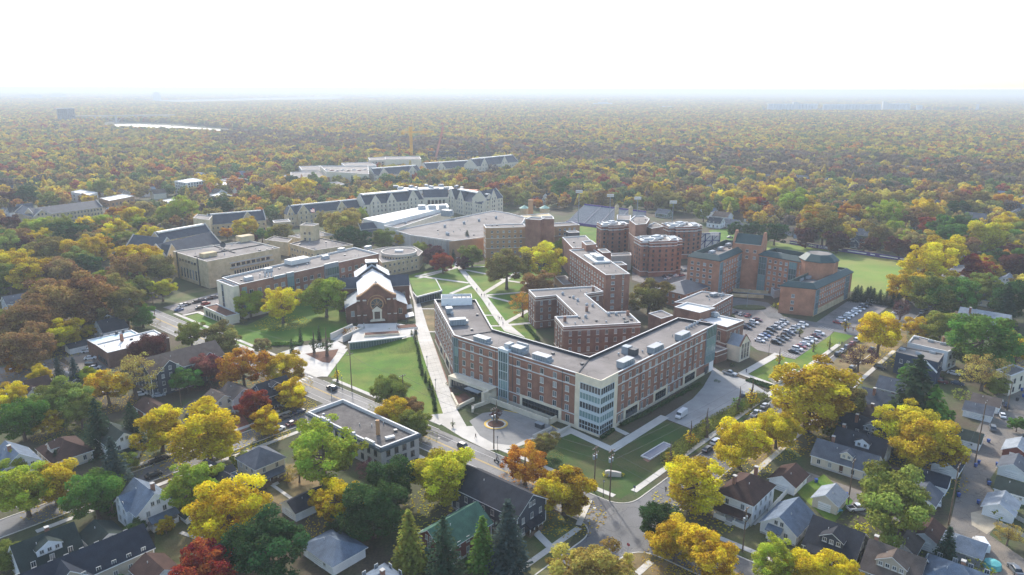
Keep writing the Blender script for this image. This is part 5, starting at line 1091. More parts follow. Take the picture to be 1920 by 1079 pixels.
fblk([(640,306),(648,313),(706,311),(694,304)], 14, 'pale stepped block left of the yellow crane', rows=(2,6,10), n=8, roof=M_ROOF)
fblk([(560,312),(566,319),(604,318),(598,311)], 10, 'pale grey block behind the parking ramp', rows=(2,6), n=5, roof=M_ROOF)
fblk([(690,296),(694,301),(735,300),(730,294)], 17, 'far tan block beside the yellow crane mast', wall=M_PL, roof=M_ROOF, rows=(2,6,10,13), n=6)
fblk([(905,296),(908,302),(962,300),(955,294)], 13, 'far pale block behind the tall end gable', wall=M_PL, roof=M_ROOF, rows=(2,6), n=8)
# far landmarks
tb = G(123,226); r_, P = bldg('high_rise', [(105,203),(106,204.5),(139,203.5),(137,202.5)], 45, 'lone grey high rise slab on the far left skyline', 'tower block', 'the grey high rise', wall=mat('highrise_wall', srgb('#7d8590'), .8, .1, .05, .3), roof=M_ROOF, par=1)
for i in range(4):
    a, c = P[i], P[(i+1)%4]
    if (c-a).length > 25 and (c-a).x > 0: winrow(r_, a, c, [3+4.2*k for k in range(10)], 9, 4.2, 2.7, 2, 2, fr='s', gl='d', mull=0, sill=False)
br = empty('bridge', G(200,228), 0, 'long concrete arch bridge crossing the far river', 'bridge'); p0, p1 = V2(G(140,232)), V2(G(330,229)); br.location = (p0.x, p0.y, 0); M = Matrix.Translation(-br.location) @ frame(p0, p1); L = (p1-p0).length; b = MB(); b.box(0,-7,20,L,7,23,0,M); b.build('deck', M_CONC_W, br)
for k in range(5):
    x0, x1 = L*k/5+4, L*(k+1)/5-4; b = MB(); b.box(x0-7,-6,0,x0-1,6,20,0,M)
    for i in range(12):
        t0, t1 = i/12, (i+1)/12; f_ = lambda t: 4 + 15.5*(1-(2*t-1)**2); b.mesh([M @ Vector(v) for v in ((x0+(x1-x0)*t0,-6,f_(t0)-2.5),(x0+(x1-x0)*t1,-6,f_(t1)-2.5),(x0+(x1-x0)*t1,-6,f_(t1)),(x0+(x1-x0)*t0,-6,f_(t0)))], [(0,1,2,3)])
    b.build('arch', M_CONC_W, br)
M_SILO = mat('silo_concrete', srgb('#c6c9cb'), .85, .08, .02, .2)
def silos(x0, x1, y, h, n, lab, tall=None):
    a, c = V2(G(x0,y)), V2(G(x1,y)); e_ = empty('grain_elevator', (*a.lerp(c,.5), 0), 0, lab, 'grain silo'); o = e_.location
    for i in range(n):
        p = a.lerp(c, (i+.5)/n); r0 = (c-a).length/n*.5; b = MB(); b.tube((p.x-o.x,p.y-o.y,0),(p.x-o.x,p.y-o.y,h),r0,n=12); b.build('silo', M_SILO, e_)
    b = MB(); d = (c-a); P = rect(a, c, 8); b.prism([p - V2(o) for p in P], h, h+3); b.build('head_house', M_SILO, e_)
    if tall: q = a.lerp(c, tall); b = MB(); b.box(q.x-o.x-12,q.y-o.y-8,0,q.x-o.x+12,q.y-o.y+8,h*1.35); b.build('lift_tower', M_COPE, e_)
silos(1438,1532,209,34,16,'far pale grain silos with tall white lift tower',.55)
silos(1542,1650,210,34,18,'far grey grain silos in a long row right of the lift tower'); silos(1655,1705,209,36,8,'far dark grain silos with short tower',.05)
silos(1717,1728,210,30,2,'far pair of white grain silos'); silos(1829,1834,210,36,2,'far lone pale silo near the right edge')
# ------------------------------------------------------------------ houses
AA, AB = -40.5, 48.1
HW = {'white': srgb('#ebebe8'), 'cream': srgb('#d8cdb8'), 'tan': srgb('#b3a794'), 'slate': srgb('#4a4e56'), 'navy': srgb('#3c4759'), 'blue': srgb('#7f98a8'), 'grey': srgb('#9a9ca0'), 'brick': srgb('#7a4a40'), 'green': srgb('#6d7a66')}
HR = {'grey': srgb('#5c6066'), 'char': srgb('#3c3d41'), 'brown': srgb('#4d3c36'), 'blue': srgb('#697480'), 'green': srgb('#4a6857'), 'dgreen': srgb('#38413c'), 'navy': srgb('#30363f'), 'tan': srgb('#655a52'), 'pale': srgb('#8f959a')}
def wm_(c): return mat('siding_' + c, HW[c], .85, .08, .5, 5, joints=3.5)
def rm_(c): return mat('shingle_' + c, HR[c], .95, .3, .5, 6, joints=3.0, spec=.1)
DOORC = mat('door_brown', srgb('#5a3a2c'), .6, .1)
def house(name, label, c_px, zr, ang, L, W, ze, wall, roof, kind='gable', dorm=(), porch=None, chim=(), rows=None, land=None, cross=(), det=True, cat='house', group=None, world=None, garage=None):
    c = G(*c_px, zr) if world is None else Vector((world[0], world[1], 0)); ang = {'A': AA, 'B': AB}.get(ang, ang)
    M = LM((c.x, c.y), R(ang)) @ Matrix.Translation((-L/2, -W/2, 0)); root = empty(name, (c.x, c.y, 0), 0, label, cat, group); Ml = Matrix.Translation(-root.location) @ M
    wmat, rmat = wm_(wall), rm_(roof)
    b = MB(); body_mesh(b, Ml, L, W, ze, zr, kind); b.build('wall', wmat, root); b = MB(); roof_mesh(b, Ml, L, W, ze, zr, kind, .5, .4, .22); b.build('roof', [rmat, M_WHITE], root)
    P = local_pts(M, (0,0), (L,0), (L,W), (0,W)); foot(P, 1.5); rows = rows or ([1.0] if ze < 4 else [1.0, 3.7])
    if det:
        b = MB(); b.box(-.06,-.06,0,L+.06,W+.06,.55,0,Ml); b.build('foundation', M_CONC_W, root)
        for i in range(4):
            a, d_ = P[i], P[(i+1) % 4]; n = max(1, int((d_-a).length/3.1)); winrow(root, a, d_, rows, n, 1.0, 1.5, .5, .5)
            if kind == 'gable' and i in (1, 3) and zr - ze > 2.4: winrow(root, a, d_, [ze + .5], 0, .9, 1.2, ts=[W/2-.7, W/2+.7] if W > 7 else [W/2])
        b = MB()
        for x, y in ((0,0),(L,0),(L,W),(0,W)): b.box(x-.1,y-.1,.5,x+.1,y+.1,ze-.1,0,Ml)
        b.build('corner_board', M_WHITE, root)
    sl = (zr - ze) / (W / 2.0)
    for side_, x, w in dorm:       # gabled dormers on the slope of side f (y=0) or b
        y0, zb = W*.12, ze + sl*W*.12; h_ = min(1.6, (zr - zb) * .6); Md = Ml @ (Matrix.Translation((x - w/2, y0, zb)) if side_ == 'f' else Matrix.Translation((x + w/2, W - y0, zb)) @ Matrix.Rotation(math.pi, 4, 'Z'))
        Md = Md @ Matrix(((0,1,0,0),(1,0,0,0),(0,0,1,0),(0,0,0,1))); dl = W*.36; b = MB(); body_mesh(b, Md, dl, w, h_, h_ + w*.3); b.f = [f[::-1] for f in b.f]; do = b.build('dormer', wmat, root)
        b = MB(); roof_mesh(b, Md, dl, w, h_, h_ + w*.3, 'gable', .25, .3, .15); b.f = [f[::-1] for f in b.f]; b.build('dormer_roof', [rmat, M_WHITE], do)
        Mw = M @ (Matrix.Translation((x - w/2, y0, zb)) if side_ == 'f' else Matrix.Translation((x + w/2, W - y0, zb)) @ Matrix.Rotation(math.pi, 4, 'Z'))
        a, d_ = V2(Mw @ Vector((0,0,0))), V2(Mw @ Vector((w,0,0))); winrow(root, a, d_, [zb + .35], max(1, int(w/1.5)), .9, 1.0, .2, .2)
    for side_, x, w in cross:      # cross gable reaching the wall
        h2 = min(zr - .2, ze + w*.42); Md = Ml @ (Matrix.Translation((x - w/2, -.9, 0)) if side_ == 'f' else Matrix.Translation((x + w/2, W + .9, 0)) @ Matrix.Rotation(math.pi, 4, 'Z')) @ Matrix(((0,1,0,0),(1,0,0,0),(0,0,1,0),(0,0,0,1)))
        b = MB(); body_mesh(b, Md, W*.5, w, ze, h2); b.f = [f[::-1] for f in b.f]; b.build('gable_bay', wmat, root); b = MB(); roof_mesh(b, Md, W*.5, w, ze, h2, 'gable', .35, .35, .2); b.f = [f[::-1] for f in b.f]; b.build('gable_roof', [rmat, M_WHITE], root)
        Mw = M @ (Matrix.Translation((x - w/2, -.9, 0)) if side_ == 'f' else Matrix.Translation((x + w/2, W + .9, 0)) @ Matrix.Rotation(math.pi, 4, 'Z')); a, d_ = V2(Mw @ Vector((0,0,0))), V2(Mw @ Vector((w,0,0))); winrow(root, a, d_, rows + [ze + .3], max(1, int(w/2.6)), 1.0, 1.4, .4, .4)
    if porch:
        side_, s0, s1, dp = porch; Mp = {'f': Ml, 'r': Ml @ Matrix.Translation((L,0,0)) @ Matrix.Rotation(R(90),4,'Z'), 'l': Ml @ Matrix.Translation((0,W,0)) @ Matrix.Rotation(R(-90),4,'Z'), 'b': Ml @ Matrix.Translation((L,W,0)) @ Matrix.Rotation(math.pi,4,'Z')}[side_]
        b = MB(); T = lambda x, y, z: Mp @ Vector((x, y, z)); b.mesh([T(s0-.3,-dp-.35,2.6),T(s1+.3,-dp-.35,2.6),T(s1+.3,.02,3.5),T(s0-.3,.02,3.5),T(s0-.3,-dp-.35,2.42),T(s1+.3,-dp-.35,2.42),T(s1+.3,.02,3.3),T(s0-.3,.02,3.3)], [(0,1,2,3),(7,6,5,4),(0,4,5,1),(1,5,6,2),(3,7,4,0)]); b.build('porch_roof', rmat, root)
        b = MB(); b.box(s0,-dp,0,s1,.0,.6,0,Mp); b.box(s0,-dp-.05,.6,s0+(s1-s0)*.4,-dp+.05,1.4,0,Mp); b.box(s0+(s1-s0)*.6,-dp-.05,.6,s1,-dp+.05,1.4,0,Mp); b.build('porch_deck', M_WHITE if wall == 'white' else M_WOOD, root)
        for x in np.linspace(s0+.15, s1-.15, 4): b = MB(); b.box(x-.1,-dp,.6,x+.1,-dp+.2,2.55,0,Mp); b.build('porch_post', M_WHITE, root)
        b = MB(); sm = (s0+s1)/2; b.box(sm-.5,-.08,.6,sm+.5,.02,2.6,0,Mp); b.build('door', DOORC, root)
        for i in range(3): b = MB(); b.box(sm-.9,-dp-.3*(i+1),0,sm+.9,-dp-.3*i,.6-.18*(i+1)+.02,0,Mp); b.build('step', M_CONC, root)
    elif det and not garage:
        b = MB(); b.box(L*.5-.5,-.1,.5,L*.5+.5,.02,2.6,0,Ml); b.build('door', DOORC, root)
    if garage:
        Mp = {'f': Ml, 'r': Ml @ Matrix.Translation((L,0,0)) @ Matrix.Rotation(R(90),4,'Z'), 'l': Ml @ Matrix.Translation((0,W,0)) @ Matrix.Rotation(R(-90),4,'Z'), 'b': Ml @ Matrix.Translation((L,W,0)) @ Matrix.Rotation(math.pi,4,'Z')}[garage]; wd = (L if garage in 'fb' else W)
        b = MB(); b.box(wd/2-1.6,-.09,.05,wd/2+1.6,.02,2.2,0,Mp)
        for k in range(1,4): b.box(wd/2-1.6,-.11,.55*k-.03,wd/2+1.6,-.09,.55*k+.03,1,Mp)
        b.build('garage_door', [M_WHITE, M_METAL], root)
        b = MB(); b.box(.8,-.07,.1,1.7,.02,2.1,0,Ml); b.build('door', M_WHITE, root)
        P2 = local_pts(M, (0,0),(L,0)); winrow(root, P2[0], P2[1], [1.1], 0, .9, .8, ts=[L*.72])
    for x, y, h_ in chim:
        b = MB(); b.box(x-.4,y-.4,ze*.6,x+.4,y+.4,zr+h_,0,Ml); b.box(x-.48,y-.48,zr+h_,x+.48,y+.48,zr+h_+.15,1,Ml); b.build('chimney', [M_BRICK, M_CONC_W], root)
    b = MB(); q = Ml @ Vector((L*.35, W*.35, ze + sl*W*.35)); b.tube(q, q + Vector((0,0,.5)), .09, n=6); b.build('vent_pipe', M_COPE, root)
    if land: LAND.append((c.x, c.y, land))
    return root
gar = dict(cat='garage', det=False)
# right of the crossing
house('house', 'white two storey house with brown hipped roof and front porch', (1402,893), 9.6, 'B', 12.8, 9.2, 6.4, 'white', 'brown', 'hip', dorm=(), porch=('l', .3, 8.8, 2.4), chim=((3, 6.5, .8), (11.5, 4.6, .6)), land='the brown hipped white house')
house('house', 'small white gabled house with grey roof and entrance gable', (1480,950), 6.4, 'B', 11.5, 8.6, 3.3, 'white', 'blue', porch=('l', 2, 5.2, 1.4), land='the small white gabled house')
house('house', 'dark slate bungalow with charcoal roof and wide front dormer', (1573,982), 7.8, 'A', 11, 11.5, 3.3, 'slate', 'char', dorm=(('f', 5.5, 5.0),), porch=('f', 1, 10, 1.6), land='the dark slate bungalow')
house('house', 'brown grey roofed bungalow with long shed dormer at the bottom edge', (1683,1028), 7.6, 'A', 11, 11, 3.2, 'tan', 'tan', dorm=(('f', 5.5, 6.0),), chim=((1, 6, .8),), land='the brown roofed bungalow')
house('house', 'blue grey hipped roof house in the bottom right corner', (1800,1058), 7.6, 'A', 13, 11.5, 4.2, 'white', 'blue', 'hip', chim=((7, 6.5, .6),), land='the blue grey hipped house')
house('garage', 'small garage with blue grey hipped roof beside the alley', (1807,1006), 4.6, 'A', 8.5, 7, 2.8, 'grey', 'blue', 'hip', garage='r', **gar)
house('shed', 'cream garage with pale metal roof on the green yard', (1558,917), 4.8, 'B', 7.2, 6.2, 2.9, 'cream', 'pale', garage='l', **gar)
house('garage', 'white garage with brown shingle roof behind the white house', (1480,880), 4.8, 'B', 9, 7, 2.8, 'white', 'brown', garage='l', **gar)
house('house', 'long cream bungalow with grey roof and small dormer', (1590,838), 6.9, 'A', 16.5, 8.4, 3.6, 'cream', 'grey', dorm=(('f', 9, 3.2),), chim=((3.5, 6.5, .8),), land='the long cream bungalow')
house('house', 'white house with charcoal roof and white twin window dormer', (1618,812), 7.8, 'A', 14, 9, 3.8, 'white', 'char', dorm=(('f', 8, 3.8),), chim=((1.5, 5, .8),), land='the white dormer house')
house('house', 'grey house under a broad dark roof with brick chimney', (1630,783), 7.8, 'A', 15, 10, 4.0, 'grey', 'navy', dorm=(('f', 9, 3.6),), chim=((4.5, 3.0, .8),), land='the broad dark roofed house')
house('house', 'small white house with brown grey hipped roof in the row', (1627,758), 6.6, 'A', 11, 8.5, 3.6, 'white', 'tan', 'hip', chim=((7, 4, .6),))
house('house', 'grey gabled house with tall brick chimney in the row', (1651,733), 7.4, 'A', 11, 9, 3.8, 'grey', 'grey', chim=((4, 3, 1.0),))
house('house', 'small grey roofed house next to the navy fourplex', (1683,711), 6.4, 'A', 11, 8, 3.4, 'grey', 'grey')
fp_, P = bldg('fourplex', [(1680,660),(1759,680),(1770,664),(1690,650)], 8.5, 'navy two storey fourplex with flat grey roof', 'house', 'the navy fourplex', wall=wm_('navy'), roof=M_ROOF_D, par=.3, cope=M_ROOF_D)
a, c, d_ = GG([(1680,660),(1759,680),(1770,664)], 8.5); winrow(fp_, a, c, [1, 4.6], 5, 1.1, 1.6, 1, 1); winrow(fp_, c, d_, [1, 4.6], 2, 1.4, 1.6, 1, 1); gable_front(fp_, frame(a, c), (c-a).length*.72, 9, .5, 4.6, 8.0, wm_('navy'), rm_('navy'), M_WHITE, 3, .3)
for px in ((1692,656),(1722,664),(1748,662)): q = G(*px, 8.3); hvac(fp_, q, 8.2, 2.0, 1.0, .7, R(-41), 2)
wf, P = bldg('apartment_house', [(1702,643),(1778,660),(1797,651),(1714,629)], 8.0, 'white flat roofed two storey apartment house', 'house', 'the white flat apartments', wall=wm_('white'), roof=M_ROOF, par=.3)
a, c, d_ = GG([(1702,643),(1778,660),(1797,651)], 8.0); winrow(wf, c, d_, [1.2, 4.6], 2, 1.9, 1.5, .6, .6, fr='d'); 
for px in ((1717,635),(1745,641),(1768,646)): q = G(*px, 7.8); hvac(wf, q, 7.7, 2.0, 1.2, .8, R(-41), 2)
q = G(1768,643,7.8); b = MB(); b.box(-.4,-.4,0,.4,.4,2.4); b.build('chimney', M_BRICK, wf, q - wf.location)
cr, P = bldg('apartment_house', [(1868,694),(1896,706),(1926,694),(1898,683)], 7.6, 'cream two storey flat house at the right edge', 'house', 'the cream flat house', wall=wm_('cream'), roof=M_ROOF_D, par=.3)
for i in range(4): winrow(cr, P[i], P[(i+1)%4], [1.1, 4.3], 2, 1.2, 1.7, 1, 1, fr='d', gl='d')
house('house', 'large cream house with pale sweeping roof behind the willow', (1848,583), 10, 'A', 19, 15, 5.2, 'cream', 'pale', dorm=(('f', 9, 4),), cross=(('b', 5, 7),), chim=((4, 5, 1),), land='the large pale roofed house')
for lab, px, ang, roof in (('grey garage beside parked cars at the alley, lower one', (1838,757), 'A', 'grey'), ('brown roofed garage near the alley bins, upper one', (1852,742), 'A', 'tan'), ('white garage with basketball hoop facing the alley', (1815,806), 'A', 'dgreen'),
        ('white garage with dark roof under the big golden tree', (1750,884), 'A', 'navy'), ('dark roofed garage between golden tree and alley', (1780,855), 'B', 'navy'), ('grey gabled garage behind the broad dark green tree', (1735,915), 'B', 'grey'),
        ('brown roofed garage below the broad dark green tree', (1742,985), 'B', 'brown'), ('white gabled garage with grey roof across the alley', (1880,932), 'B', 'pale'), ('green roofed garage right of the alley', (1905,902), 'A', 'dgreen'),
        ('white gabled garage with blue bins across the alley', (1905,860), 'B', 'grey'), ('brick garage with pale roof at the right edge', (1912,828), 'B', 'pale'), ('grey garage with hipped roof behind the brown bungalow', (1697,1000), 'B', 'tan')):
    house('garage', lab, px, 4.6, ang, 8.0, 6.6, 2.7, 'brick' if 'brick' in lab else 'white', roof, garage='f' if ang == 'A' else 'l', **gar)
# centre bottom
house('townhouse', 'long navy and grey townhouse beside the avenue', (934,898), 10.2, 'A', 22, 11, 6.6, 'slate', 'char', porch=('r', 3, 8, 1.6), land='the navy townhouse')
house('house', 'dark brick house with moss green gabled roof', (850,966), 8.6, 'B', 15.5, 9.5, 5.2, 'brick', 'green', porch=('l', 1, 5, 2.6), land='the green roofed brick house')
house('garage', 'white double garage with blue grey hipped roof', (625,1008), 5.0, 'A', 11.5, 9, 2.9, 'white', 'blue', 'hip', cat='garage', det=False, garage='f', land='the blue hipped garage')
house('house', 'blue grey roofed house cut by the bottom edge', (700,1082), 7.4, 'B', 14, 11, 4.2, 'white', 'blue', 'hip', chim=((9, 5, .8),), land='the blue roofed house')
house('garage', 'small white garage with grey hipped roof', (400,1010), 4.6, 'A', 7.6, 7, 2.8, 'white', 'grey', 'hip', garage='f', land='the small hipped garage', **gar)
house('garage', 'garage with brown gabled roof at the bottom edge', (290,1052), 4.8, 'A', 8.5, 7, 2.8, 'white', 'brown', garage='r', **gar)
house('garage', 'white garage with black roof beside the dry yard', (572,925), 4.6, 'B', 10, 6.5, 2.8, 'white', 'char', garage='l', **gar)
house('shed', 'tiny white shed on the back path', (353,955), 3.0, 'A', 3.4, 3, 2.0, 'white', 'dgreen', cat='shed', det=False)
house('house', 'light blue gabled house with black roof between yellow trees', (408,876), 8.2, 'A', 13, 8.4, 4.9, 'blue', 'char', dorm=(('b', 8, 3.5),), porch=('r', .6, 7.8, 2.2), chim=((6, 2.5, .8),), land='the light blue house')
house('house', 'cream square house with grey hipped roof and small porch', (487,838), 9.0, 'A', 9.4, 8.8, 6.0, 'cream', 'grey', 'hip', porch=('r', .5, 8, 1.8), land='the cream hipped house')
house('house', 'white house with steep blue grey cross gables', (270,910), 9.4, 'A', 11, 9, 5.6, 'white', 'blue', cross=(('f', 4, 6.5),), porch=('r', 2.5, 8.8, 1.8), chim=((8, 5.5, 1.0),), land='the steep gabled white house')
house('house', 'white house with dark green barn roof at lower left', (80,1000), 8.4, 'B', 12, 9, 4.0, 'white', 'dgreen', dorm=(('f', 6, 5),), chim=((7, 5, .8),), land='the barn roofed house')
house('house', 'long tan house with dark roof in the bottom left corner', (150,1030), 8.0, 'B', 26, 10, 4.4, 'tan', 'navy', cross=(('f', 9, 8),), land='the long tan house')
house('garage', 'white gabled garage behind the long tan house', (190,987), 4.8, 'A', 8, 7, 2.8, 'white', 'dgreen', garage='r', **gar)
house('house', 'white house with blue grey roof at the left edge', (22,838), 8.8, 'A', 11, 9.5, 5.0, 'white', 'blue', chim=((6, 4, .8),), cross=(('f', 4, 5),), land='the left edge house')
house('house', 'cream bungalow with brown hipped roof behind spruces', (117,822), 6.8, 'A', 13, 10, 3.6, 'cream', 'brown', 'hip', dorm=(('f', 7, 4),), land='the brown hipped bungalow')
house('house', 'white two storey house half hidden by two tall spruces', (215,800), 8.6, 'A', 12, 8, 5.6, 'white', 'dgreen', porch=('r', 1, 7, 1.5), land='the house between spruces')
house('house', 'small white house with brown roof near the left car row', (52,712), 6.4, 'B', 12, 9, 3.3, 'white', 'brown', cross=(('f', 6, 4),), land='the small brown roofed house')
house('apartment_house', 'big grey gabled apartment house with navy cross gable', (335,655), 12.6, 'B', 27, 14, 8.6, 'slate', 'tan', cross=(('f', 6.5, 9), ('f', 21, 7)), rows=[1.0, 3.8, 6.4], land='the big gabled apartments')
house('house', 'white two storey house between orange maples', (443,722), 8.0, 'A', 9.5, 8, 5.6, 'white', 'tan', porch=('f', 1, 5, 1.6), land='the white maple house')
house('house', 'black house with white trimmed dormer on the corner', (508,712), 9.0, 'B', 11, 9, 5.6, 'navy', 'char', dorm=(('f', 5.5, 3.4),), porch=('f', 1, 5, 2.0), land='the black corner house')
house('house', 'cream house behind the pink red maple', (408,735), 7.0, 'A', 8, 7, 5.0, 'cream', 'tan', det=True)
house('garage', 'grey roofed garage with leaves around it', (375,757), 4.0, 'A', 9, 6, 2.6, 'grey', 'char', garage='f', **gar)
house('garage', 'brown roofed garages row below the apartments', (290,757), 4.4, 'A', 16, 6.5, 2.6, 'brick', 'brown', garage='f', **gar)
house('garage', 'pale roofed garage beside the left car row', (130,702), 4.4, 'A', 12, 7, 2.7, 'white', 'grey', garage='r', **gar)
house('garage', 'open black roofed carport beside the white shop roof', (147,640), 4.0, 'B', 9, 6, 2.7, 'white', 'char', garage='f', **gar)
house('house', 'white gabled house with dark roof above the shop', (205,597), 7.6, 'B', 10, 11, 3.6, 'white', 'char', land='the wide gabled house')
house('house', 'cream two storey house under russet oaks', (190,585), 8.0, 'A', 12, 8, 5.6, 'cream', 'brown')
house('house', 'grey roofed house deep among russet oaks', (30,552), 7.5, 'B', 11, 9, 4.6, 'grey', 'grey')
s1, P = bldg('shop_block', [(178,646),(202,662),(317,634),(289,619)], 6.5, 'brick shop block with bright white flat roof', 'building', 'the white roofed shop', wall=M_BRICK_BR, roof=M_ROOF_W, par=.4); winrow(s1, P[0], P[1], [1.0], 5, 1.6, 1.8, fr='d')
q = G(229,640,6.3); b = MB(); b.box(-.5,-.5,0,.5,.5,3); b.build('chimney', M_BRICK, s1, q - s1.location)
s2, P = bldg('shop_block', [(163,638),(177,646),(260,626),(246,619)], 6.0, 'low shop with pale blue flat roof beside the white roof', 'building', None, wall=M_BRICK_BR, roof=mat('pale_blue_roof', srgb('#b9ced4'), .7, .06, .3, 3), par=.3)
for px in ((180,634),(191,632),(219,627),(231,624)): q = G(*px, 5.8); b = MB(); b.box(-.4,-.4,0,.4,.4,1.3); b.build('vent', M_METAL_D, s2, q - s2.location)
M_TEAL = mat('cornice_slate', srgb('#56636b'), .7, .1, .5, 4)
cs, P = bldg('corner_building', [(577,773),(714,840),(785,813),(643,749)], 7.6, 'white brick corner building with dark cornice and grey flat roof', 'building', 'the corner building', wall=mat('white_brick', srgb('#b8b5b0'), .9, .15, .5, 7, joints=2.2), roof=mat('corner_roof', srgb('#66615c'), .95, .35, .6, 4, c2=srgb('#57524e')), cope=M_COPE, par=1.0)
a, c, d_, e_ = GG([(577,773),(714,840),(785,813),(643,749)], 7.6)
for p0, p1 in ((a, c), (c, d_), (d_, e_)):
    Mi = Matrix.Translation(-cs.location) @ frame(p0, p1); L = (p1-p0).length; b = MB(); b.box(-.5,-.55,6.4,L+.5,.02,7.4,0,Mi); b.build('cornice', M_TEAL, cs)
    winrow(cs, p0, p1, [1.2, 4.2], max(3, int(L/3.0)), 1.3, 1.8, 1, 1, fr='d', gl='d')
for s in (.2, .55, .8): Mi = Matrix.Translation(-cs.location) @ frame(a, c); L = (c-a).length; b = MB(); b.box(L*s,-.3,7.4,L*s+4,.5,8.3,0,Mi); b.build('parapet_step', M_COPE, cs)
q = G(709,815,6.8); b = MB(); b.box(-.5,-.5,0,.5,.5,4.6); b.build('chimney', M_BRICK_TAN, cs, q - cs.location); q = G(731,822,6.8); b = MB(); b.box(-1.4,-.6,0,1.4,.6,.6); b.build('roof_hatch', M_COPE, cs, q - cs.location, R(30))
# houses beyond the ball field and around
hn = 0
HL = [((1343,408),'A','white','navy',8,'white gabled house behind the rear brown tower'), ((1373,411),'A','grey','grey',6.5,'grey single storey house behind the scoreboard'), ((1412,396),'B','white','char',9,'tall white gabled house behind the fence trees'), ((1444,405),'A','white','dgreen',7.5,'white house with dark green roof beyond the ball field'),
  ((1400,420),'A','grey','grey',5.5,'low grey roofed house beside the ball field street'), ((1475,425),'A','grey','tan',6,'tan roofed house behind the billboard'), ((1605,444),'B','navy','navy',7,'dark house behind the banner fence'), ((1625,430),'A','green','grey',8,'pale green upper storey house behind the fence'),
  ((1650,446),'B','grey','char',6,'grey gabled house among dark crabapples'), ((1752,458),'B','blue','navy',7.5,'blue gabled house above the golden row'), ((1700,425),'A','grey','navy',7,'dark roofed house behind the fence row'), ((1790,420),'B','white','navy',7.5,'dark roofed house right of the spruce'),
  ((1845,420),'B','cream','tan',8,'cream gabled house among yellow trees'), ((1905,435),'B','cream','tan',7.5,'tan roofed house at the right edge'), ((1915,490),'A','grey','navy',7,'grey house below the right edge yellow tree'), ((1890,515),'B','white','pale',7,'pale roofed house left of the dark conifer'),
  ((1860,550),'A','cream','pale',6.5,'pale roofed garage house behind the dark tree'), ((1010,368),'A','white','brown',8,'white house with red brown roof behind the gatehouse'), ((1030,362),'B','white','navy',8.5,'dark roofed white house behind the stadium'), ((1245,392),'A','green','grey',7,'pale green house behind the rear brown tower'),
  ((1690,345),'A','grey','grey',8,'grey roofed house deep in the right woods'), ((1540,338),'B','white','navy',8,'white house deep in the woods behind the field'), ((1560,350),'A','cream','grey',8,'grey roofed house among maroon trees'), ((1375,345),'B','white','pale',8,'pale roofed house left of the orange woods'), ((1895,378),'B','white','navy',8,'dark roofed house near the right edge woods'),
  ((28,388),'B','white','char',8,'white gabled house below the red maples'), ((10,390),'A','white','grey',7,'white house at the left edge below red maples'), ((45,382),'B','navy','grey',8,'dark blue house below the red maples'), ((500,365),'A','blue','grey',9,'blue grey roofed house behind the maroon trees'), ((478,372),'B','grey','navy',9,'dark roofed house left of the orange maple'),
  ((230,355),'A','tan','tan',8,'tan roofed house behind the shop row'), ((200,352),'B','white','grey',8,'grey roofed house behind the modern block'), ((1310,352),'B','white','navy',8,'dark roofed house in the orange woods'), ((1790,470),'A','white','pale',6,'pale garage roof behind the golden row'), ((1460,392),'B','white','grey',7.5,'grey gabled white house in the second row')]
for px, ang, w, r_, zr, lab in HL: house('house', lab, px, zr, ang, 11, 8.5, zr*.55, w, r_, land=None, det=True)

# more houses half hidden in the woods
hr = random.Random(21); FH = []
for k in range(400):
    if len(FH) >= 92: break
    px_, py_ = hr.uniform(-20, 1940), hr.uniform(292, 430)
    if 500 < px_ < 1320 and py_ > 300 or px_ < 500 and py_ > 375 or (1380 < px_ < 1760 and py_ > 425): continue
    q_ = G(px_, py_)
    if any((q_.x-c.x)**2 + (q_.y-c.y)**2 < (r + 9)**2 for _, _, c, r in FOOT): continue
    w_, r_ = hr.choice(['white','white','cream','grey','tan','blue']), hr.choice(['grey','char','brown','blue','pale','tan']); z_ = hr.uniform(7.5, 10)
    o_ = house('house', 'x', None, z_, hr.choice('AB'), hr.uniform(11, 17), hr.uniform(8.5, 11), z_*.6, w_, r_, det=False, group='houses among the woods', world=(q_.x, q_.y)); FH.append((o_, w_, r_, px_))
# fences and yard things
def fence(p, q, h, m, lab, n=None, gap=.0):
    a, c = V2(G(*p)), V2(G(*q)); L = (c-a).length; e_ = empty('fence', (a.x, a.y, 0), math.atan2((c-a).y, (c-a).x), lab, 'fence'); n = n or int(L/2.0)
    for i in range(n+1): b = MB(); b.box(L*i/n-.07,-.07,0,L*i/n+.07,.07,h+.1); b.build('post', m, e_)
    for i in range(n): b = MB(); b.box(L*i/n+.08,-.03,.08,L*(i+1)/n-.08,.03,h); b.build('panel', m, e_)
fence((1440,965), (1506,893), 1.8, M_WHITE, 'white board fence between white house and green yard')
fence((225,1060), (262,1040), 1.6, M_CONC_W, 'weathered grey board fence behind the long tan house')
fence((1650,868), (1745,918), 1.4, M_WOOD, 'brown board fence below the golden tree yard')
fence((1880,960), (1925,985), 1.2, M_CONC_W, 'pale board fence round the garden at the right edge'); fence((1870,985), (1925,1012), 1.2, M_CONC_W, 'lower pale board fence at the right edge garden')
for i, (A, B) in enumerate((((1441,712),(1456,724)), ((1456,724),(1492,700)), ((1470,686),(1486,694)))):
    a, c = V2(G(*A)), V2(G(*B)); P = rect(a, c, .8); c0 = sum(P, Vector((0,0)))/4; b = MB(); b.prism([p-c0 for p in P], 0, 1.3); b.prism([p-c0 for p in offset(ccw(P), -.1)], 1.31, 1.45); tag(b.build('garden_wall', M_LIME_P, None, (c0.x,c0.y,0)), ('low stone wall at the lower corner of the sloped lawn', 'long low stone wall along the sloped lawn', 'short stone wall higher on the sloped lawn')[i], 'wall')
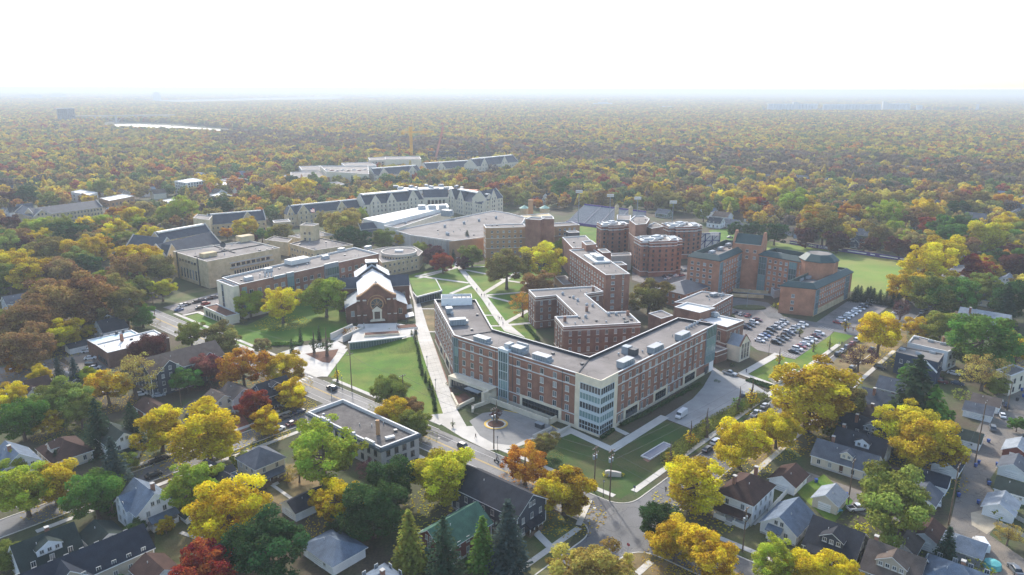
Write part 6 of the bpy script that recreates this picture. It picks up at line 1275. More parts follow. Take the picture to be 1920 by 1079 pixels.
for i, (A, B) in enumerate((((845,742),(858,768)), ((858,768),(890,752)), ((886,768),(930,752)), ((886,766),(884,774)))):
    a, c = V2(G(*A)), V2(G(*B)); P = rect(a, c, .7); c0 = sum(P, Vector((0,0)))/4; b = MB(); b.prism([p-c0 for p in P], 0, 1.2); tag(b.build('planter_wall', M_LIME_P, None, (c0.x,c0.y,0)), ('stone planter wall along the main walk', 'stone planter wall below the hall entrance', 'curved stone wall edge facing the turning court', 'short end of the stone wall at the turning court')[i], 'wall')
sheet('planting_bed', [(846,744),(858,766),(888,752),(872,738)], .10, M_MULCH); sheet('planting_bed', [(890,764),(928,750),(915,742),(900,748)], .11, M_LAWN_D)
sheet('planting_bed', [(802,640),(812,640),(850,742),(845,745)], .105, mat('rust_mulch', srgb('#8b6a58'), .95, .25, .8, 6))
sheet('planting_bed', [(572,664),(635,655),(622,682),(605,680)], .10, M_MULCH); sheet('planting_bed', [(1128,828),(1150,808),(1170,815),(1146,838)], .12, M_DRY)
# sunken skylight box on the dark lawn
c = G(1232,847); b = MB(); b.box(-6.2,-1.7,0,6.2,1.7,.45,0); b.box(-5.7,-1.25,.45,5.7,1.25,.5,1); tag(b.build('light_well', [M_COPE, mat('blue_glass', srgb('#4a5a70'), .15, .1)], None, c, R(46)), 'long white rimmed skylight box on the dark lawn', 'skylight')
sheet('planting_bed', [(1205,862),(1215,868),(1262,838),(1252,832)], .13, mat('rust_mulch', srgb('#8b6a58')))
# name stone on the lawn
c = G(1150,893); b = MB(); b.mesh([(x*.68, y, z*.75) for x, y, z in [(-3.4,-.5,0),(3.2,-.5,0),(3.2,-.3,1.5),(1.0,-.25,1.9),(-2.2,-.25,2.2),(-3.4,-.3,1.9),(-3.4,.6,0),(3.2,.6,0),(3.2,.5,1.5),(1.0,.5,1.9),(-2.2,.5,2.2),(-3.4,.5,1.9)]], [(0,1,2,3,4,5),(11,10,9,8,7,6),(1,7,8,2),(2,8,9,3),(3,9,10,4),(4,10,11,5),(5,11,6,0)]); tag(b.build('sign_stone', M_STONE_B, None, c, R(-6)), 'rough pale stone sign boulder on the corner lawn', 'sign')
# ------------------------------------------------------------------ automatic labels by neighbouring landmarks
def relation(x, y, nx=(1, 0)):
    best = min(LAND, key=lambda l: (l[0]-x)**2 + (l[1]-y)**2); dx, dy = x - best[0], y - best[1]
    rel = ('right of' if dx > 0 else 'left of') if abs(dx) > abs(dy) else ('behind' if dy > 0 else 'in front of')
    return rel, best[2]
ORD = ['', 'second', 'third', 'fourth', 'fifth', 'sixth', 'seventh', 'eighth', 'ninth', 'tenth', 'eleventh', 'twelfth', 'thirteenth', 'fourteenth', 'fifteenth', 'sixteenth', 'seventeenth', 'eighteenth', 'nineteenth', 'twentieth']
def settle(items):
    """items: (object, base label, x of its place in the photo); equal labels get their order from the left"""
    d = {}
    for o, l, x in items: d.setdefault(l, []).append((x, o))
    for l, q in d.items():
        q.sort(key=lambda t: t[0])
        for i, (x, o) in enumerate(q):
            if len(q) == 1: o['label'] = l
            elif i == 0: o['label'] = 'leftmost ' + l
            elif i == len(q) - 1: o['label'] = 'rightmost ' + l
            else: o['label'] = (ORD[i] if i < 20 else 'a further') + ' from left ' + l
settle([(o_, {'char': 'charcoal', 'pale': 'pale grey'}.get(r_, r_) + ' roofed ' + w_ + ' house ' + ' '.join(relation(o_.location.x, o_.location.y)), x_) for o_, w_, r_, x_ in FH])
# ------------------------------------------------------------------ cars
def loft(b, st, m=0):
    rings = []
    for x, z0, z1, w0, w1 in st: rings.append([(x,-w0,z0),(x,w0,z0),(x,w0*1.0,(z0+z1)*.55),(x,w1,z1),(x,-w1,z1),(x,-w0,(z0+z1)*.55)])
    vs = [p for r in rings for p in r]; n = 6; fs = []
    for i in range(len(rings)-1):
        for k in range(n): fs.append((i*n+k, i*n+(k+1)%n, (i+1)*n+(k+1)%n, (i+1)*n+k)[::-1])
    fs.append(tuple(range(n))[::1]); fs.append(tuple(range((len(rings)-1)*n, len(rings)*n))[::-1]); b.mesh(vs, fs, m)
def frustum(b, x0, x1, w, z0, X0, X1, w2, z1, m=0, top=None):
    vs = [(x0,-w,z0),(x1,-w,z0),(x1,w,z0),(x0,w,z0),(X0,-w2,z1),(X1,-w2,z1),(X1,w2,z1),(X0,w2,z1)]
    b.mesh(vs, [(0,1,5,4),(1,2,6,5),(2,3,7,6),(3,0,4,7)], m); b.mesh(vs, [(4,5,6,7)], m if top is None else top)
CARS = {}
def car_parts(kind):
    if kind in CARS: return CARS[kind]
    body, win, roof = MB(), MB(), MB(); wx = 1.42; wr = .34
    if kind == 'sedan':
        loft(body, [(-2.3,.4,.74,.72,.66),(-2.15,.24,.9,.86,.78),(-1.2,.2,.96,.91,.84),(.9,.2,.95,.91,.84),(1.9,.22,.82,.88,.76),(2.25,.3,.66,.76,.64)])
        frustum(win, -1.75, 1.05, .82, .93, -1.15, .3, .62, 1.38); frustum(roof, -1.18, .33, .63, 1.375, -1.05, .2, .56, 1.44)
    elif kind == 'suv':
        loft(body, [(-2.3,.45,.9,.78,.74),(-2.2,.3,1.05,.9,.84),(-1.2,.26,1.08,.94,.88),(1.0,.26,1.06,.94,.88),(1.95,.28,.98,.92,.82),(2.25,.36,.8,.82,.72)])
        frustum(win, -2.15, 1.05, .86, 1.05, -1.85, .35, .68, 1.62); frustum(roof, -1.9, .38, .7, 1.61, -1.75, .25, .62, 1.72)
    elif kind == 'pickup':
        loft(body, [(-2.75,.5,.95,.9,.86),(-2.7,.36,1.02,.95,.9),(-.7,.34,1.02,.96,.9),(1.2,.34,1.08,.96,.9),(2.5,.36,1.02,.94,.86),(2.8,.45,.85,.86,.78)])
        frustum(win, -.75, 1.3, .86, 1.06, -.55, .65, .7, 1.7); frustum(roof, -.6, .68, .72, 1.69, -.5, .55, .64, 1.8); body.box(-2.6,-.75,1.0,-.85,.75,1.03,1); wx = 1.75; wr = .4
    elif kind == 'van':
        loft(body, [(-2.8,.4,2.2,.95,.82),(-2.7,.32,2.35,.98,.86),(.9,.32,2.35,.98,.86),(1.5,.32,2.05,.98,.82),(1.9,.32,1.2,.96,.84),(2.7,.36,1.0,.9,.76)])
        frustum(win, 1.35, 1.96, .84, 1.22, 1.3, 1.62, .78, 2.0); frustum(roof, -2.5, .9, .8, 2.34, -2.4, .8, .74, 2.42); wx = 1.8; wr = .38
    w = MB(); w.tube((0,-.11,0),(0,.11,0),wr,n=14); w.tube((0,-.125,0),(0,.125,0),wr*.6,n=10,m=1)
    l = MB(); l.box(-.03,-.2,-.07,.05,.2,.07)
    x1 = {'sedan': 2.2, 'suv': 2.22, 'pickup': 2.74, 'van': 2.62}[kind]; z1 = {'sedan': .62, 'suv': .78, 'pickup': .82, 'van': .85}[kind]
    one = MB(); one.v, one.f, one.m = list(body.v), list(body.f), [0 if k == 0 else 2 for k in body.m]
    one.mesh(win.v, win.f, 1); one.mesh(roof.v, roof.f, 0)
    for sx in (-1, 1):
        for sy in (-1, 1): one.tube((sx*wx, sy*.86-.1, wr), (sx*wx, sy*.86+.1, wr), wr, n=8, m=2)
    one.box(x1-.02,-.75,z1-.07,x1+.06,-.4,z1+.07,3); one.box(x1-.02,.4,z1-.07,x1+.06,.75,z1+.07,3)
    CARS[kind] = dict(body=body.data('body', [M_PAINT, M_TYRE], True if False else False), windows=win.data('windows', [M_GLD]), roof=roof.data('roof', [M_PAINT]), wheel=w.data('wheel', [M_TYRE, M_RIM]), light=l.data('headlight', [M_COPE]), tail=l.data('tail_light', [mat('tail_red', (.35,.02,.02), .4, .05)]),
        one=one.data('car', [M_PAINT, M_GLD, M_TYRE, M_COPE]), wx=wx, wr=wr, x1=x1, z1=z1)
    return CARS[kind]
CC = {'white': (.75,.75,.74), 'silver': (.42,.44,.46), 'black': (.015,.016,.018), 'grey': (.14,.15,.16), 'blue': (.05,.11,.28), 'red': (.30,.03,.035), 'maroon': (.13,.02,.03), 'navy': (.025,.04,.08), 'orange': (.5,.12,.05)}
CAR_ITEMS = []
def car(px, colr, kind='sedan', ang='A', where='', group=None, near=False, flip=False, jit=3.0):
    p = G(*px); a = {'A': AA, 'B': AB}.get(ang, ang) + rnd.uniform(-jit, jit) * .6 + (180 if flip else 0); K = car_parts(kind)
    nm = {'sedan': 'parked_car', 'suv': 'parked_car', 'pickup': 'pickup_truck', 'van': 'parked_van'}[kind]; z = .10; kc = (*CC[colr], 1); word = {'sedan': 'car', 'suv': 'SUV', 'pickup': 'pickup truck', 'van': 'van'}[kind]
    lab = colr + ' ' + word + ' ' + where
    if near:
        e_ = empty(nm, (p.x, p.y, z), R(a))
        for n_, k in (('body','body'), ('windows','windows'), ('roof','roof')): o = put(n_, K[k], e_); o.color = kc
        for sx in (-1, 1):
            for sy in (-1, 1): put('wheel', K['wheel'], e_, (sx*K['wx'], sy*.86, K['wr']))
        for sy in (-.62, .62): put('headlight', K['light'], e_, (K['x1'], sy, K['z1'])); put('tail_light', K['tail'], e_, (-K['x1']-.02, sy, K['z1']+.1))
    else:
        e_ = put(nm, K['one'], None, (p.x, p.y, z), R(a)); e_.color = kc
    tag(e_, lab, {'pickup': 'pickup truck', 'van': 'van'}.get(kind, 'car'), group); CAR_ITEMS.append((e_, lab, px[0])); return e_
def cars(p, q, cols, kinds, where, group, ang='A', near=False, flip=False):
    n = len(cols)
    for i, c in enumerate(cols):
        t = i/(n-1) if n > 1 else 0; car((p[0]+(q[0]-p[0])*t, p[1]+(q[1]-p[1])*t), c, kinds[i % len(kinds)], ang, where, group, near, flip if not isinstance(flip, int) or flip in (0,1) else False)
car((870,842), 'black', 'suv', 'A', 'driving on the avenue past the turning court', None, True)
car((622,731), 'black', 'suv', 'A', 'driving on the avenue beside the bright lawn', None, True, True)
car((1277,782), 'white', 'van', 230, 'standing in the service yard', None, True); car((1368,703), 'silver', 'pickup', 'A', 'at the top of the service yard', None, True); car((1397,745), 'black', 'suv', 'B', 'behind the small golden tree at the yard', None, True)
S, Pk = 'sedan', 'pickup'
cars((1424,641), (1452,617), ['white','silver','blue','black','black','grey'], [S,'suv',S], 'in the front left car park row', 'cars in the large car park')
cars((1455,645), (1486,623), ['black','black','grey','black','navy','silver'], ['suv',S,Pk], 'in the front middle car park row', 'cars in the large car park')
cars((1455,616), (1470,606), ['white','silver','white','silver'], [S,'suv'], 'in the rear left car park row', 'cars in the large car park')
cars((1477,626), (1506,611), ['white','white','silver','white','white'], ['suv',S], 'in the rear middle car park row', 'cars in the large car park')
cars((1488,662), (1536,628), ['black','white','red','white','white','white','maroon','white'], [S,'suv',S], 'along the lawn edge of the car park', 'cars in the large car park')
cars((1400,617), (1420,602), ['navy','black','white','maroon'], ['suv',S], 'beside the white roofed brick hall', 'cars in the large car park')
cars((1377,588), (1402,594), ['navy','silver','red'], [S], 'along the brick annexe wall', 'cars in the large car park', 'B')
cars((1571,607), (1634,568), ['red','white','silver','white','white','white','silver','navy','black','white'], [S,'suv'], 'in the long row below the green roofed hall', 'cars in the upper car park')
cars((1571,667), (1606,640), ['black','silver','grey','red','silver'], ['suv',S], 'at the kerb of the cross street', 'cars parked along the cross street', 'B', True)
cars((1634,659), (1598,693), ['black','grey'], [Pk,'suv'], 'at the far kerb by the purple tree', 'cars parked along the cross street', 'B', True); car((1650,692), 'black', 'suv', 'A', 'in the driveway of the navy fourplex', None, True)
cars((1326,846), (1342,832), ['black','white'], [S,'suv'], 'at the near kerb below the hedge', 'cars parked along the cross street', 'B', True); cars((1417,779), (1434,764), ['white','silver'], [Pk,S], 'at the kerb beside the hedge end', 'cars parked along the cross street', 'B', True)
cars((1680,588), (1711,562), ['white','navy','blue','grey','black'], [S,'suv'], 'on the upper cross street, left kerb', 'cars parked along the cross street', 'B'); cars((1728,588), (1743,575), ['silver','grey','silver'], [S], 'on the upper cross street, right kerb', 'cars parked along the cross street', 'B')
car((336,583), 'blue', S, 'B', 'in the lot by the long hall'); car((342,575), 'white', S, 'B', 'in the lot by the long hall'); car((350,573), 'black', S, 'B', 'in the lot by the long hall'); car((375,579), 'black', S, 'B', 'nearest the long hall lot lawn'); car((386,572), 'red', 'suv', 'B', 'in the lot by the long hall')
cars((369,568), (414,557), ['black','navy','black','grey','silver'], [S,'suv'], 'in the back row by the long hall', 'cars in the long hall lot', 'B')
car((167,661), 'white', Pk, 20, 'in the shop lot'); car((170,674), 'white', S, 15, 'in the shop lot'); car((172,685), 'black', 'suv', 15, 'in the shop lot'); car((178,692), 'silver', S, 15, 'in the shop lot'); car((143,660), 'orange', 'suv', 70, 'at the open carport')
cars((20,693), (82,691), ['white','maroon','white','white'], [S,S,'suv'], 'in the left alley row', 'cars in the left alley', 'A'); car((181,735), 'white', Pk, 15, 'beside the gold tree lot'); car((183,741), 'white', 'suv', 15, 'beside the gold tree lot'); car((298,744), 'silver', S, 30, 'below the apartments', None, True); car((284,734), 'black', S, 30, 'below the apartments', None, True); car((265,742), 'white', S, 25, 'below the apartments')
car((535,785), 'black', S, 'B', 'at the side street kerb', None, True); car((561,775), 'navy', S, 'B', 'at the side street corner', None, True); car((522,808), 'white', S, 'B', 'at the near side street kerb', None, True); car((549,797), 'maroon', S, 'B', 'beside the corner building', None, True); car((298,866), 'black', Pk, 'B', 'under the large yellow trees', None, True); car((288,894), 'black', S, 'B', 'behind the steep gabled white house', None, True)
car((1757,945), 'white', 'suv', 58, 'backed in beside the alley', None, True); car((1838,1027), 'white', 'van', 80, 'beside the hipped garage', None, True); car((1903,1072), 'grey', S, 80, 'in the bottom right corner', None, True); car((1806,833), 'white', S, 'A', 'near the basketball garage', None, True); car((1861,806), 'grey', 'suv', 60, 'on the alley', None, True); car((1879,782), 'white', S, 66, 'on the alley', None, True); car((1843,783), 'silver', S, 'A', 'beside the alley garage', None, True); car((1886,762), 'navy', S, 60, 'far up the alley', None, True)
car((1607,957), 'white', Pk, 10, 'in the dirt yard', None, True); car((1788,703), 'white', S, 'A', 'behind the white apartments', None, True); car((1762,718), 'maroon', Pk, 'A', 'in the back yard behind the fourplex', None, True); car((1795,722), 'navy', S, 'A', 'in the back yard behind the fourplex', None, True); car((1900,878), 'red', S, 'A', 'at the right edge garages', None, True)
for px, c in (((1214,512),'black'),((1231,511),'white'),((1248,520),'navy'),((1258,518),'black'),((1268,519),'white'),((1278,518),'red'),((1276,508),'black'),((1284,509),'grey'),((1252,524),'white')): car(px, c, S, 35, 'below the front brown tower', 'cars below the brown towers')
cars((205,393), (290,388), ['white','black','grey','white','silver','black','white','navy'], [S], 'beyond the low slate roofed hall', 'cars in the far left lot', 30); cars((5,396), (20,416), ['white','silver','white'], [S], 'at the left edge lot', 'cars in the far left lot', 20)
cars((1440,470-48), (1480,438), ['white','black','silver','white'], [S], 'on the street beyond the ball field', 'cars beyond the ball field', -12); cars((1345,446), (1392,447), ['white','silver','black'], [S], 'beside the scoreboard street', 'cars beyond the ball field', 20)
cars((612,320), (684,322), ['white','red','silver','white','black','white','red','white'], [S], 'on the far parking ramp roof', 'cars on the far parking ramp', 30)
for o, l, x in CAR_ITEMS:
    if 'parking ramp' in l: o.location.z = 15.0 - .9 + .05; q = G(x, 319 + (x % 3), 14.2); o.location.x, o.location.y = q.x, q.y
settle(CAR_ITEMS)
# motorcycle on the avenue
p = G(931,867); mc = empty('motorcycle', (p.x, p.y, .03), R(AA), 'dark motorcycle with rider on the avenue', 'motorcycle')
for x in (-.7, .7): b = MB(); b.tube((x,-.07,.32),(x,.07,.32),.32,n=14); b.build('wheel', M_TYRE, mc)
b = MB(); loft(b, [(-.8,.7,.8,.1,.1),(-.2,.45,.85,.2,.16),(.3,.5,.98,.22,.18),(.65,.7,1.0,.12,.1)]); b.build('body', M_METAL_D, mc); b = MB(); b.tube((.55,-.38,1.08),(.55,.38,1.08),.03,n=5); b.tube((.55,0,1.05),(.75,0,.35),.04,n=5); b.build('handlebar', M_METAL, mc)

# ------------------------------------------------------------------ people
def person_mesh(stride=.28, sit=False):
    v = {'pel': (0,0,.95), 'sp': (0,0,1.2), 'ch': (.02,0,1.4), 'nk': (.02,0,1.52), 'hd': (.04,0,1.62), 'tp': (.04,0,1.74)}; r = {'pel': .13,'sp': .12,'ch': .14,'nk': .055,'hd': .095,'tp': .07}; ed = [('pel','sp'),('sp','ch'),('ch','nk'),('nk','hd'),('hd','tp')]
    for s, sg in (('l',1),('r',-1)):
        k = stride*sg
        if sit: v.update({s+'h': (0,.12*sg,.93), s+'k': (.42,.2*sg,.8), s+'a': (.3,.2*sg,.35), s+'t': (.45,.2*sg,.3)})
        else: v.update({s+'h': (0,.1*sg,.9), s+'k': (k*.55+.05,.1*sg,.5), s+'a': (k,.1*sg,.09), s+'t': (k+.18,.11*sg,.05)})
        v.update({s+'s': (.02,.2*sg,1.42), s+'e': (-k*.4,.26*sg,1.16) if not sit else (.2,.3*sg,1.2), s+'w': (-k*.5+.12,.26*sg,.93) if not sit else (.5,.34*sg,1.08), s+'n': (-k*.5+.16,.26*sg,.84) if not sit else (.58,.34*sg,1.06)})
        r.update({s+'h': .1, s+'k': .07, s+'a': .05, s+'t': .04, s+'s': .07, s+'e': .05, s+'w': .036, s+'n': .03}); ed += [('pel',s+'h'),(s+'h',s+'k'),(s+'k',s+'a'),(s+'a',s+'t'),('ch',s+'s'),(s+'s',s+'e'),(s+'e',s+'w'),(s+'w',s+'n')]
    ks = list(v); me = bpy.data.meshes.new('person'); me.from_pydata([v[k] for k in ks], [(ks.index(a), ks.index(b)) for a, b in ed], []); o = bpy.data.objects.new('person', me); col.objects.link(o)
    o.modifiers.new('s', 'SKIN'); sv = me.skin_vertices[0].data
    for i, k in enumerate(ks): sv[i].radius = (r[k], r[k]); sv[i].use_root = (k == 'pel')
    o.modifiers.new('b', 'SUBSURF').levels = 1; dg = bpy.context.evaluated_depsgraph_get(); m2 = bpy.data.meshes.new_from_object(o.evaluated_get(dg)); bpy.data.objects.remove(o); m2.materials.clear()
    for x in (M_CLOTH, M_SKIN, mat('trousers', srgb('#2e3440'), .9, .1), mat('hair', srgb('#33261e'), .8, .1)): m2.materials.append(x)
    for p_ in m2.polygons:
        c = p_.center; ay = abs(c.y)
        p_.material_index = (3 if c.z > 1.68 or (c.z > 1.56 and c.x < .0) else 1 if c.z > 1.49 else (1 if (ay > .2 and c.z < .95 and not sit) else 0) if c.z > .93 or ay > .2 else 2)
        p_.use_smooth = True
    return m2
PM = [person_mesh(.30), person_mesh(-.24), person_mesh(.12)]; PS = person_mesh(sit=True); PI = []
for i, (px, a, c, lab) in enumerate((((862,498),90,(.02,.02,.03),'person in black at the path hub'), ((866,503),-80,(.5,.5,.5),'person in pale grey at the path hub'), ((876,521),-60,(.6,.6,.62),'person in white walking the quad diagonal'), ((894,546),-55,(.05,.08,.3),'person in blue walking the quad diagonal'),
    ((903,557),120,(.02,.02,.03),'left of two dark dressed people walking side by side'), ((908,557),120,(.03,.03,.05),'right of two dark dressed people walking side by side'), ((917,574),-55,(.35,.3,.25),'person in tan on the quad diagonal'), ((937,601),125,(.02,.02,.02),'person in black near the lower end of the quad walk'), ((941,601),125,(.03,.03,.04),'person in charcoal near the lower end of the quad walk'), ((943,611),-60,(.1,.12,.2),'person in dark blue at the foot of the quad walk'),
    ((892,823),-140,(.02,.02,.02),'person in black crossing at the turning court'), ((1248,924),50,(.03,.03,.04),'person in black on the cross street corner'), ((1399,700),60,(.03,.04,.15),'person in navy near the silver pickup'), ((1578,648),50,(.05,.05,.1),'person in dark clothes on the car park sidewalk'), ((1590,620),20,(.45,.05,.04),'person in red near the car park entrance'), ((1599,622),20,(.4,.06,.05),'second person in red jogging near the car park entrance'))):
    p = G(*px); o = put('person', PM[i % 3], None, (p.x, p.y, .13), R(a)); o.color = (*c, 1); tag(o, lab, 'person', 'people on the campus paths')
p = G(931,867); o = put('person', PS, None, (p.x, p.y, .03), R(AA)); o.color = (.03,.03,.04,1); tag(o, 'person in dark jacket riding the motorcycle', 'person')

# ------------------------------------------------------------------ poles, lamps, signs, bins
def upole(b_px, t_y, arms, lab, trans=False):
    p = G(*b_px); h = [z for z in np.arange(4, 25, .1) if to_px((p.x,p.y,z))[1] <= t_y][0]; e_ = empty('utility_pole', p, R(AB), lab, 'utility pole', 'wooden utility poles'); b = MB(); b.tube((0,0,0),(0,0,h),.19,.13,8); b.build('pole', M_WOOD, e_)
    for k in range(arms):
        z = h - .5 - k*1.5; b = MB(); b.box(-1.4,-.08,z-.08,1.4,.08,z+.08); b.build('crossarm', M_WOOD, e_)
        for x in (-1.2,-.5,.5,1.2): b = MB(); b.tube((x,0,z+.08),(x,0,z+.32),.06,n=6); b.build('insulator', M_COPE, e_)
    if trans:
        for x in (-.55, .55): b = MB(); b.tube((x,.1,h-3.6),(x,.1,h-2.5),.3,n=10); b.build('transformer', M_METAL, e_)
    return p, h
POLES = {}
for k, a in dict(court=((926,842),765,1,'pole at the turning court beside the avenue',True), east1=((1114,922),838,2,'left of two poles at the corner lawn',True), east2=((1143,940),843,2,'right of two poles at the corner lawn',True), lawn=((660,734),663,1,'tall thin pole beside the bright lawn'), wlawn=((757,768),703,1,'pole among trees below the bright lawn',), house=((1392,1036),952,1,'pole in front of the white house with brown roof',True), alley1=((1778,985),872,1,'leaning pole in the middle of the alley'), alley2=((1828,868),752,1,'pole beside the basketball garage'), yard=((1590,945),862,1,'pole with bin beside the cream garage'), left=((290,590),548,1,'pole beside the slim yellow tree'), l2=((340,760),728,1,'short pole below the apartments'), r2=((1888,770),712,1,'pole far up the alley')).items():
    POLES[k] = upole(a[0], a[1], a[2], a[3].replace('poles', 'wooden utility poles', 1) if 'poles' in a[3] else a[3].replace('pole', 'wooden utility pole', 1), len(a) > 4)
def wire(p, q, zp, zq, lab, sag=1.2, r=.026):
    b = MB(); A, B = Vector((p.x,p.y,zp)), Vector((q.x,q.y,zq)); pr = A
    for i in range(1, 13):
        t = i/12; c = A.lerp(B, t); c.z -= sag*4*t*(1-t); b.tube(pr, c, r, n=4); pr = c
    tag(b.build('power_line', M_METAL_D), lab, 'power line', 'overhead wires')
pc, hc = POLES['court']; p1, h1 = POLES['east1']; p2, h2 = POLES['east2']; pw, hw = POLES['wlawn']; pl, hl = POLES['lawn']; ph, hh = POLES['house']
for i, dz in enumerate((.1, 3.0)):
    w_ = ('top', 'bottom')[i]; wire(p1, pc, h1-dz-.3, hc-dz-.3, w_ + ' wire from corner lawn pole to turning court pole'); wire(pc, pw, hc-dz-.3, hw-dz-.3, w_ + ' wire from turning court pole to lawn tree pole'); wire(p2, p1, h2-dz-.3, h1-dz-.3, w_ + ' wire between the two corner lawn poles', .3); wire(p2, Vector((ph.x,ph.y,0)), h2-dz-.5, hh-dz-.5, w_ + ' wire from corner lawn to the white house pole'); wire(p2, G(1440,745), h2-dz-.3, 11-dz, w_ + ' wire from corner lawn along the cross street')
wire(pw, pl, hw-.5, hl-.5, 'wire from lawn tree pole to bright lawn pole'); wire(POLES['alley1'][0], POLES['alley2'][0], POLES['alley1'][1]-.5, POLES['alley2'][1]-.5, 'upper wire along the alley poles'); wire(POLES['alley1'][0], POLES['yard'][0], POLES['alley1'][1]-1, POLES['yard'][1]-.6, 'wire from alley pole to yard pole'); wire(POLES['left'][0], pl, POLES['left'][1]-.4, hl-.6, 'long wire over the cottonwood lawn', 3)
def lamp(px, h, lab, globe=True):
    p = G(*px); e_ = empty('street_lamp', p, 0, lab, 'street lamp', 'street lamps'); b = MB(); b.tube((0,0,0),(0,0,.5),.16,.1,8); b.tube((0,0,.5),(0,0,h),.075,.06,8); b.build('post', M_METAL_D, e_)
    b = MB(); b.tube((0,0,h),(0,0,h+.12),.12,.24,8); b.tube((0,0,h+.12),(0,0,h+.55),.24,.2,8,1); b.tube((0,0,h+.55),(0,0,h+.75),.28,.03,8); b.build('lantern', [M_METAL_D, M_COPE], e_)
for px, lab in (((1131,931),'globe lamp on the corner lawn verge'), ((1102,1007),'globe lamp on the near street corner'), ((933,846),'lamp beside the turning court pole'), ((642,731),'lamp on the bright lawn verge'), ((1571,663),'lamp on the car park sidewalk'), ((1441,667),'lamp beside the gothic bay walk'), ((1431,752),'lamp at the service yard gate'), ((783,660),'lamp at the top of the main walk'), ((801,690),'second lamp down the main walk'), ((817,735),'lowest lamp on the main walk'), ((744,625),'lamp on the right of the chapel terrace'), ((683,625),'lamp on the left of the chapel terrace'), ((934,612),'lamp at the foot of the quad walk'), ((324,735),'lamp below the apartments')): lamp(px, 4.2, 'slim dark ' + lab)
# long arm lamps on the avenue
for px, lab in (((623,763),'near the corner building'), ((1400,578),'near the annexe car park')):
    p = G(*px); e_ = empty('street_lamp', p, R(AB), 'tall curved arm street lamp ' + lab, 'street lamp'); b = MB(); b.tube((0,0,0),(0,0,8.5),.12,.08,8); b.tube((0,0,8.5),(2.2,0,9.1),.06,n=6); b.build('post', M_METAL, e_); b = MB(); b.box(1.7,-.15,9.0,2.5,.15,9.18); b.build('lamp_head', M_COPE, e_)
p = G(1177,1040); e_ = empty('stop_sign', p, R(AB+180), 'red octagonal stop sign on the near corner', 'sign'); b = MB(); b.tube((0,0,0),(0,0,3.0),.04,n=6); b.build('post', M_METAL, e_)
b = MB(); o8 = [(.42*math.cos(R(22.5+45*k)), .42*math.sin(R(22.5+45*k))) for k in range(8)]; b.mesh([(-.05,y,2.6+z) for y,z in o8] + [(-.08,y,2.6+z) for y,z in o8], [tuple(range(8)), tuple(range(15,7,-1))] + [(i,(i+1)%8,8+(i+1)%8,8+i) for i in range(8)]); pl_ = b.build('sign_plate', mat('sign_red', srgb('#b3202a'), .5, .05), e_)
text('STOP', .3, e_, Matrix.Translation((-.09,0,2.5)) @ Matrix.Rotation(R(-90),4,'Z') @ RX, M_WHITE)
# road signs, hydrant-like posts
for px, lab, c in (((1085,975),'thin blue street sign post near the gold corner tree', 'navy_steel'), ((1189,928),'small dark sign post on the corner sidewalk', 'navy_steel')):
    p = G(*px); e_ = empty('sign_post', p, R(AA), lab, 'sign'); b = MB(); b.tube((0,0,0),(0,0,2.6),.045,n=6); b.build('post', M_METAL, e_); b = MB(); b.box(-.3,-.03,2.0,.3,.03,2.7); b.build('sign_plate', MATS[c], e_)
M_BIN = mat('bin_blue', srgb('#2f4f8f'), .5, .1); M_BINK = mat('bin_black', srgb('#26282b'), .6, .1)
def bin_(px, lab, blue=True, me={}):
    if blue not in me:
        b = MB(); b.mesh([(-.28,-.3,.08),(.28,-.3,.08),(.28,.3,.08),(-.28,.3,.08),(-.35,-.38,1.0),(.35,-.38,1.0),(.35,.38,1.0),(-.35,.38,1.0)], [(3,2,1,0),(4,5,6,7),(0,1,5,4),(1,2,6,5),(2,3,7,6),(3,0,4,7)]); b.box(-.38,-.42,1.0,.38,.42,1.1); b.tube((-.3,.34,.1),(.3,.34,.1),.1,n=8,m=1); me[blue] = b.data('wheelie_bin', [M_BIN if blue else M_BINK, M_TYRE])
    p = G(*px); tag(put('wheelie_bin', me[blue], None, (p.x,p.y,.03), rnd.uniform(0,6)), lab, 'bin', 'wheelie bins')
for px, lab, bl in (((1586,931),'blue wheelie bin beside the yard pole',1), ((1796,926),'black bin left beside the alley pole',0), ((1797,932),'blue bin left beside the alley pole',1), ((1834,945),'blue bin alone beside the white gabled garage',1), ((1853,905),'upper of two bins by the white gabled garage',0), ((1854,910),'lower of two bins by the white gabled garage',1), ((1829,876),'blue bin beside basketball garage pole, left one',1), ((1835,870),'blue bin beside basketball garage pole, right one',1), ((1869,874),'lone blue bin on the right of the alley',1), ((1530,905),'small bin on the garden path',1), ((1507,894),'small bin at the end of the white fence',1), ((1915,733),'blue bin in the upper alley cluster, left',1), ((1907,752),'black bin in the upper alley cluster',0), ((1918,745),'blue bin in the upper alley cluster, right',1), ((1853,830),'blue bin by the alley cars',1), ((149,655),'blue portable bin at the carport',1)): bin_(px, lab, bool(bl))
p = G(1569,962); b = MB(); b.mesh([(-1.3,-.7,.75),(1.3,-.7,.75),(1.3,.7,.75),(-1.3,.7,.75),(-1.3,-.7,.82),(1.3,-.7,.82),(1.3,.7,.82),(-1.3,.7,.82)], [(3,2,1,0),(4,5,6,7),(0,1,5,4),(1,2,6,5),(2,3,7,6),(3,0,4,7)])
for x in (-1.1,1.1):
    for y in (-.6,.6): b.tube((x,y,0),(x,y,.75),.05,n=5,m=1)
tag(b.build('table', [mat('pool_blue', srgb('#6fb0c4'), .5, .1), M_METAL], None, p, R(20)), 'light blue table tennis table in the dirt yard', 'table')
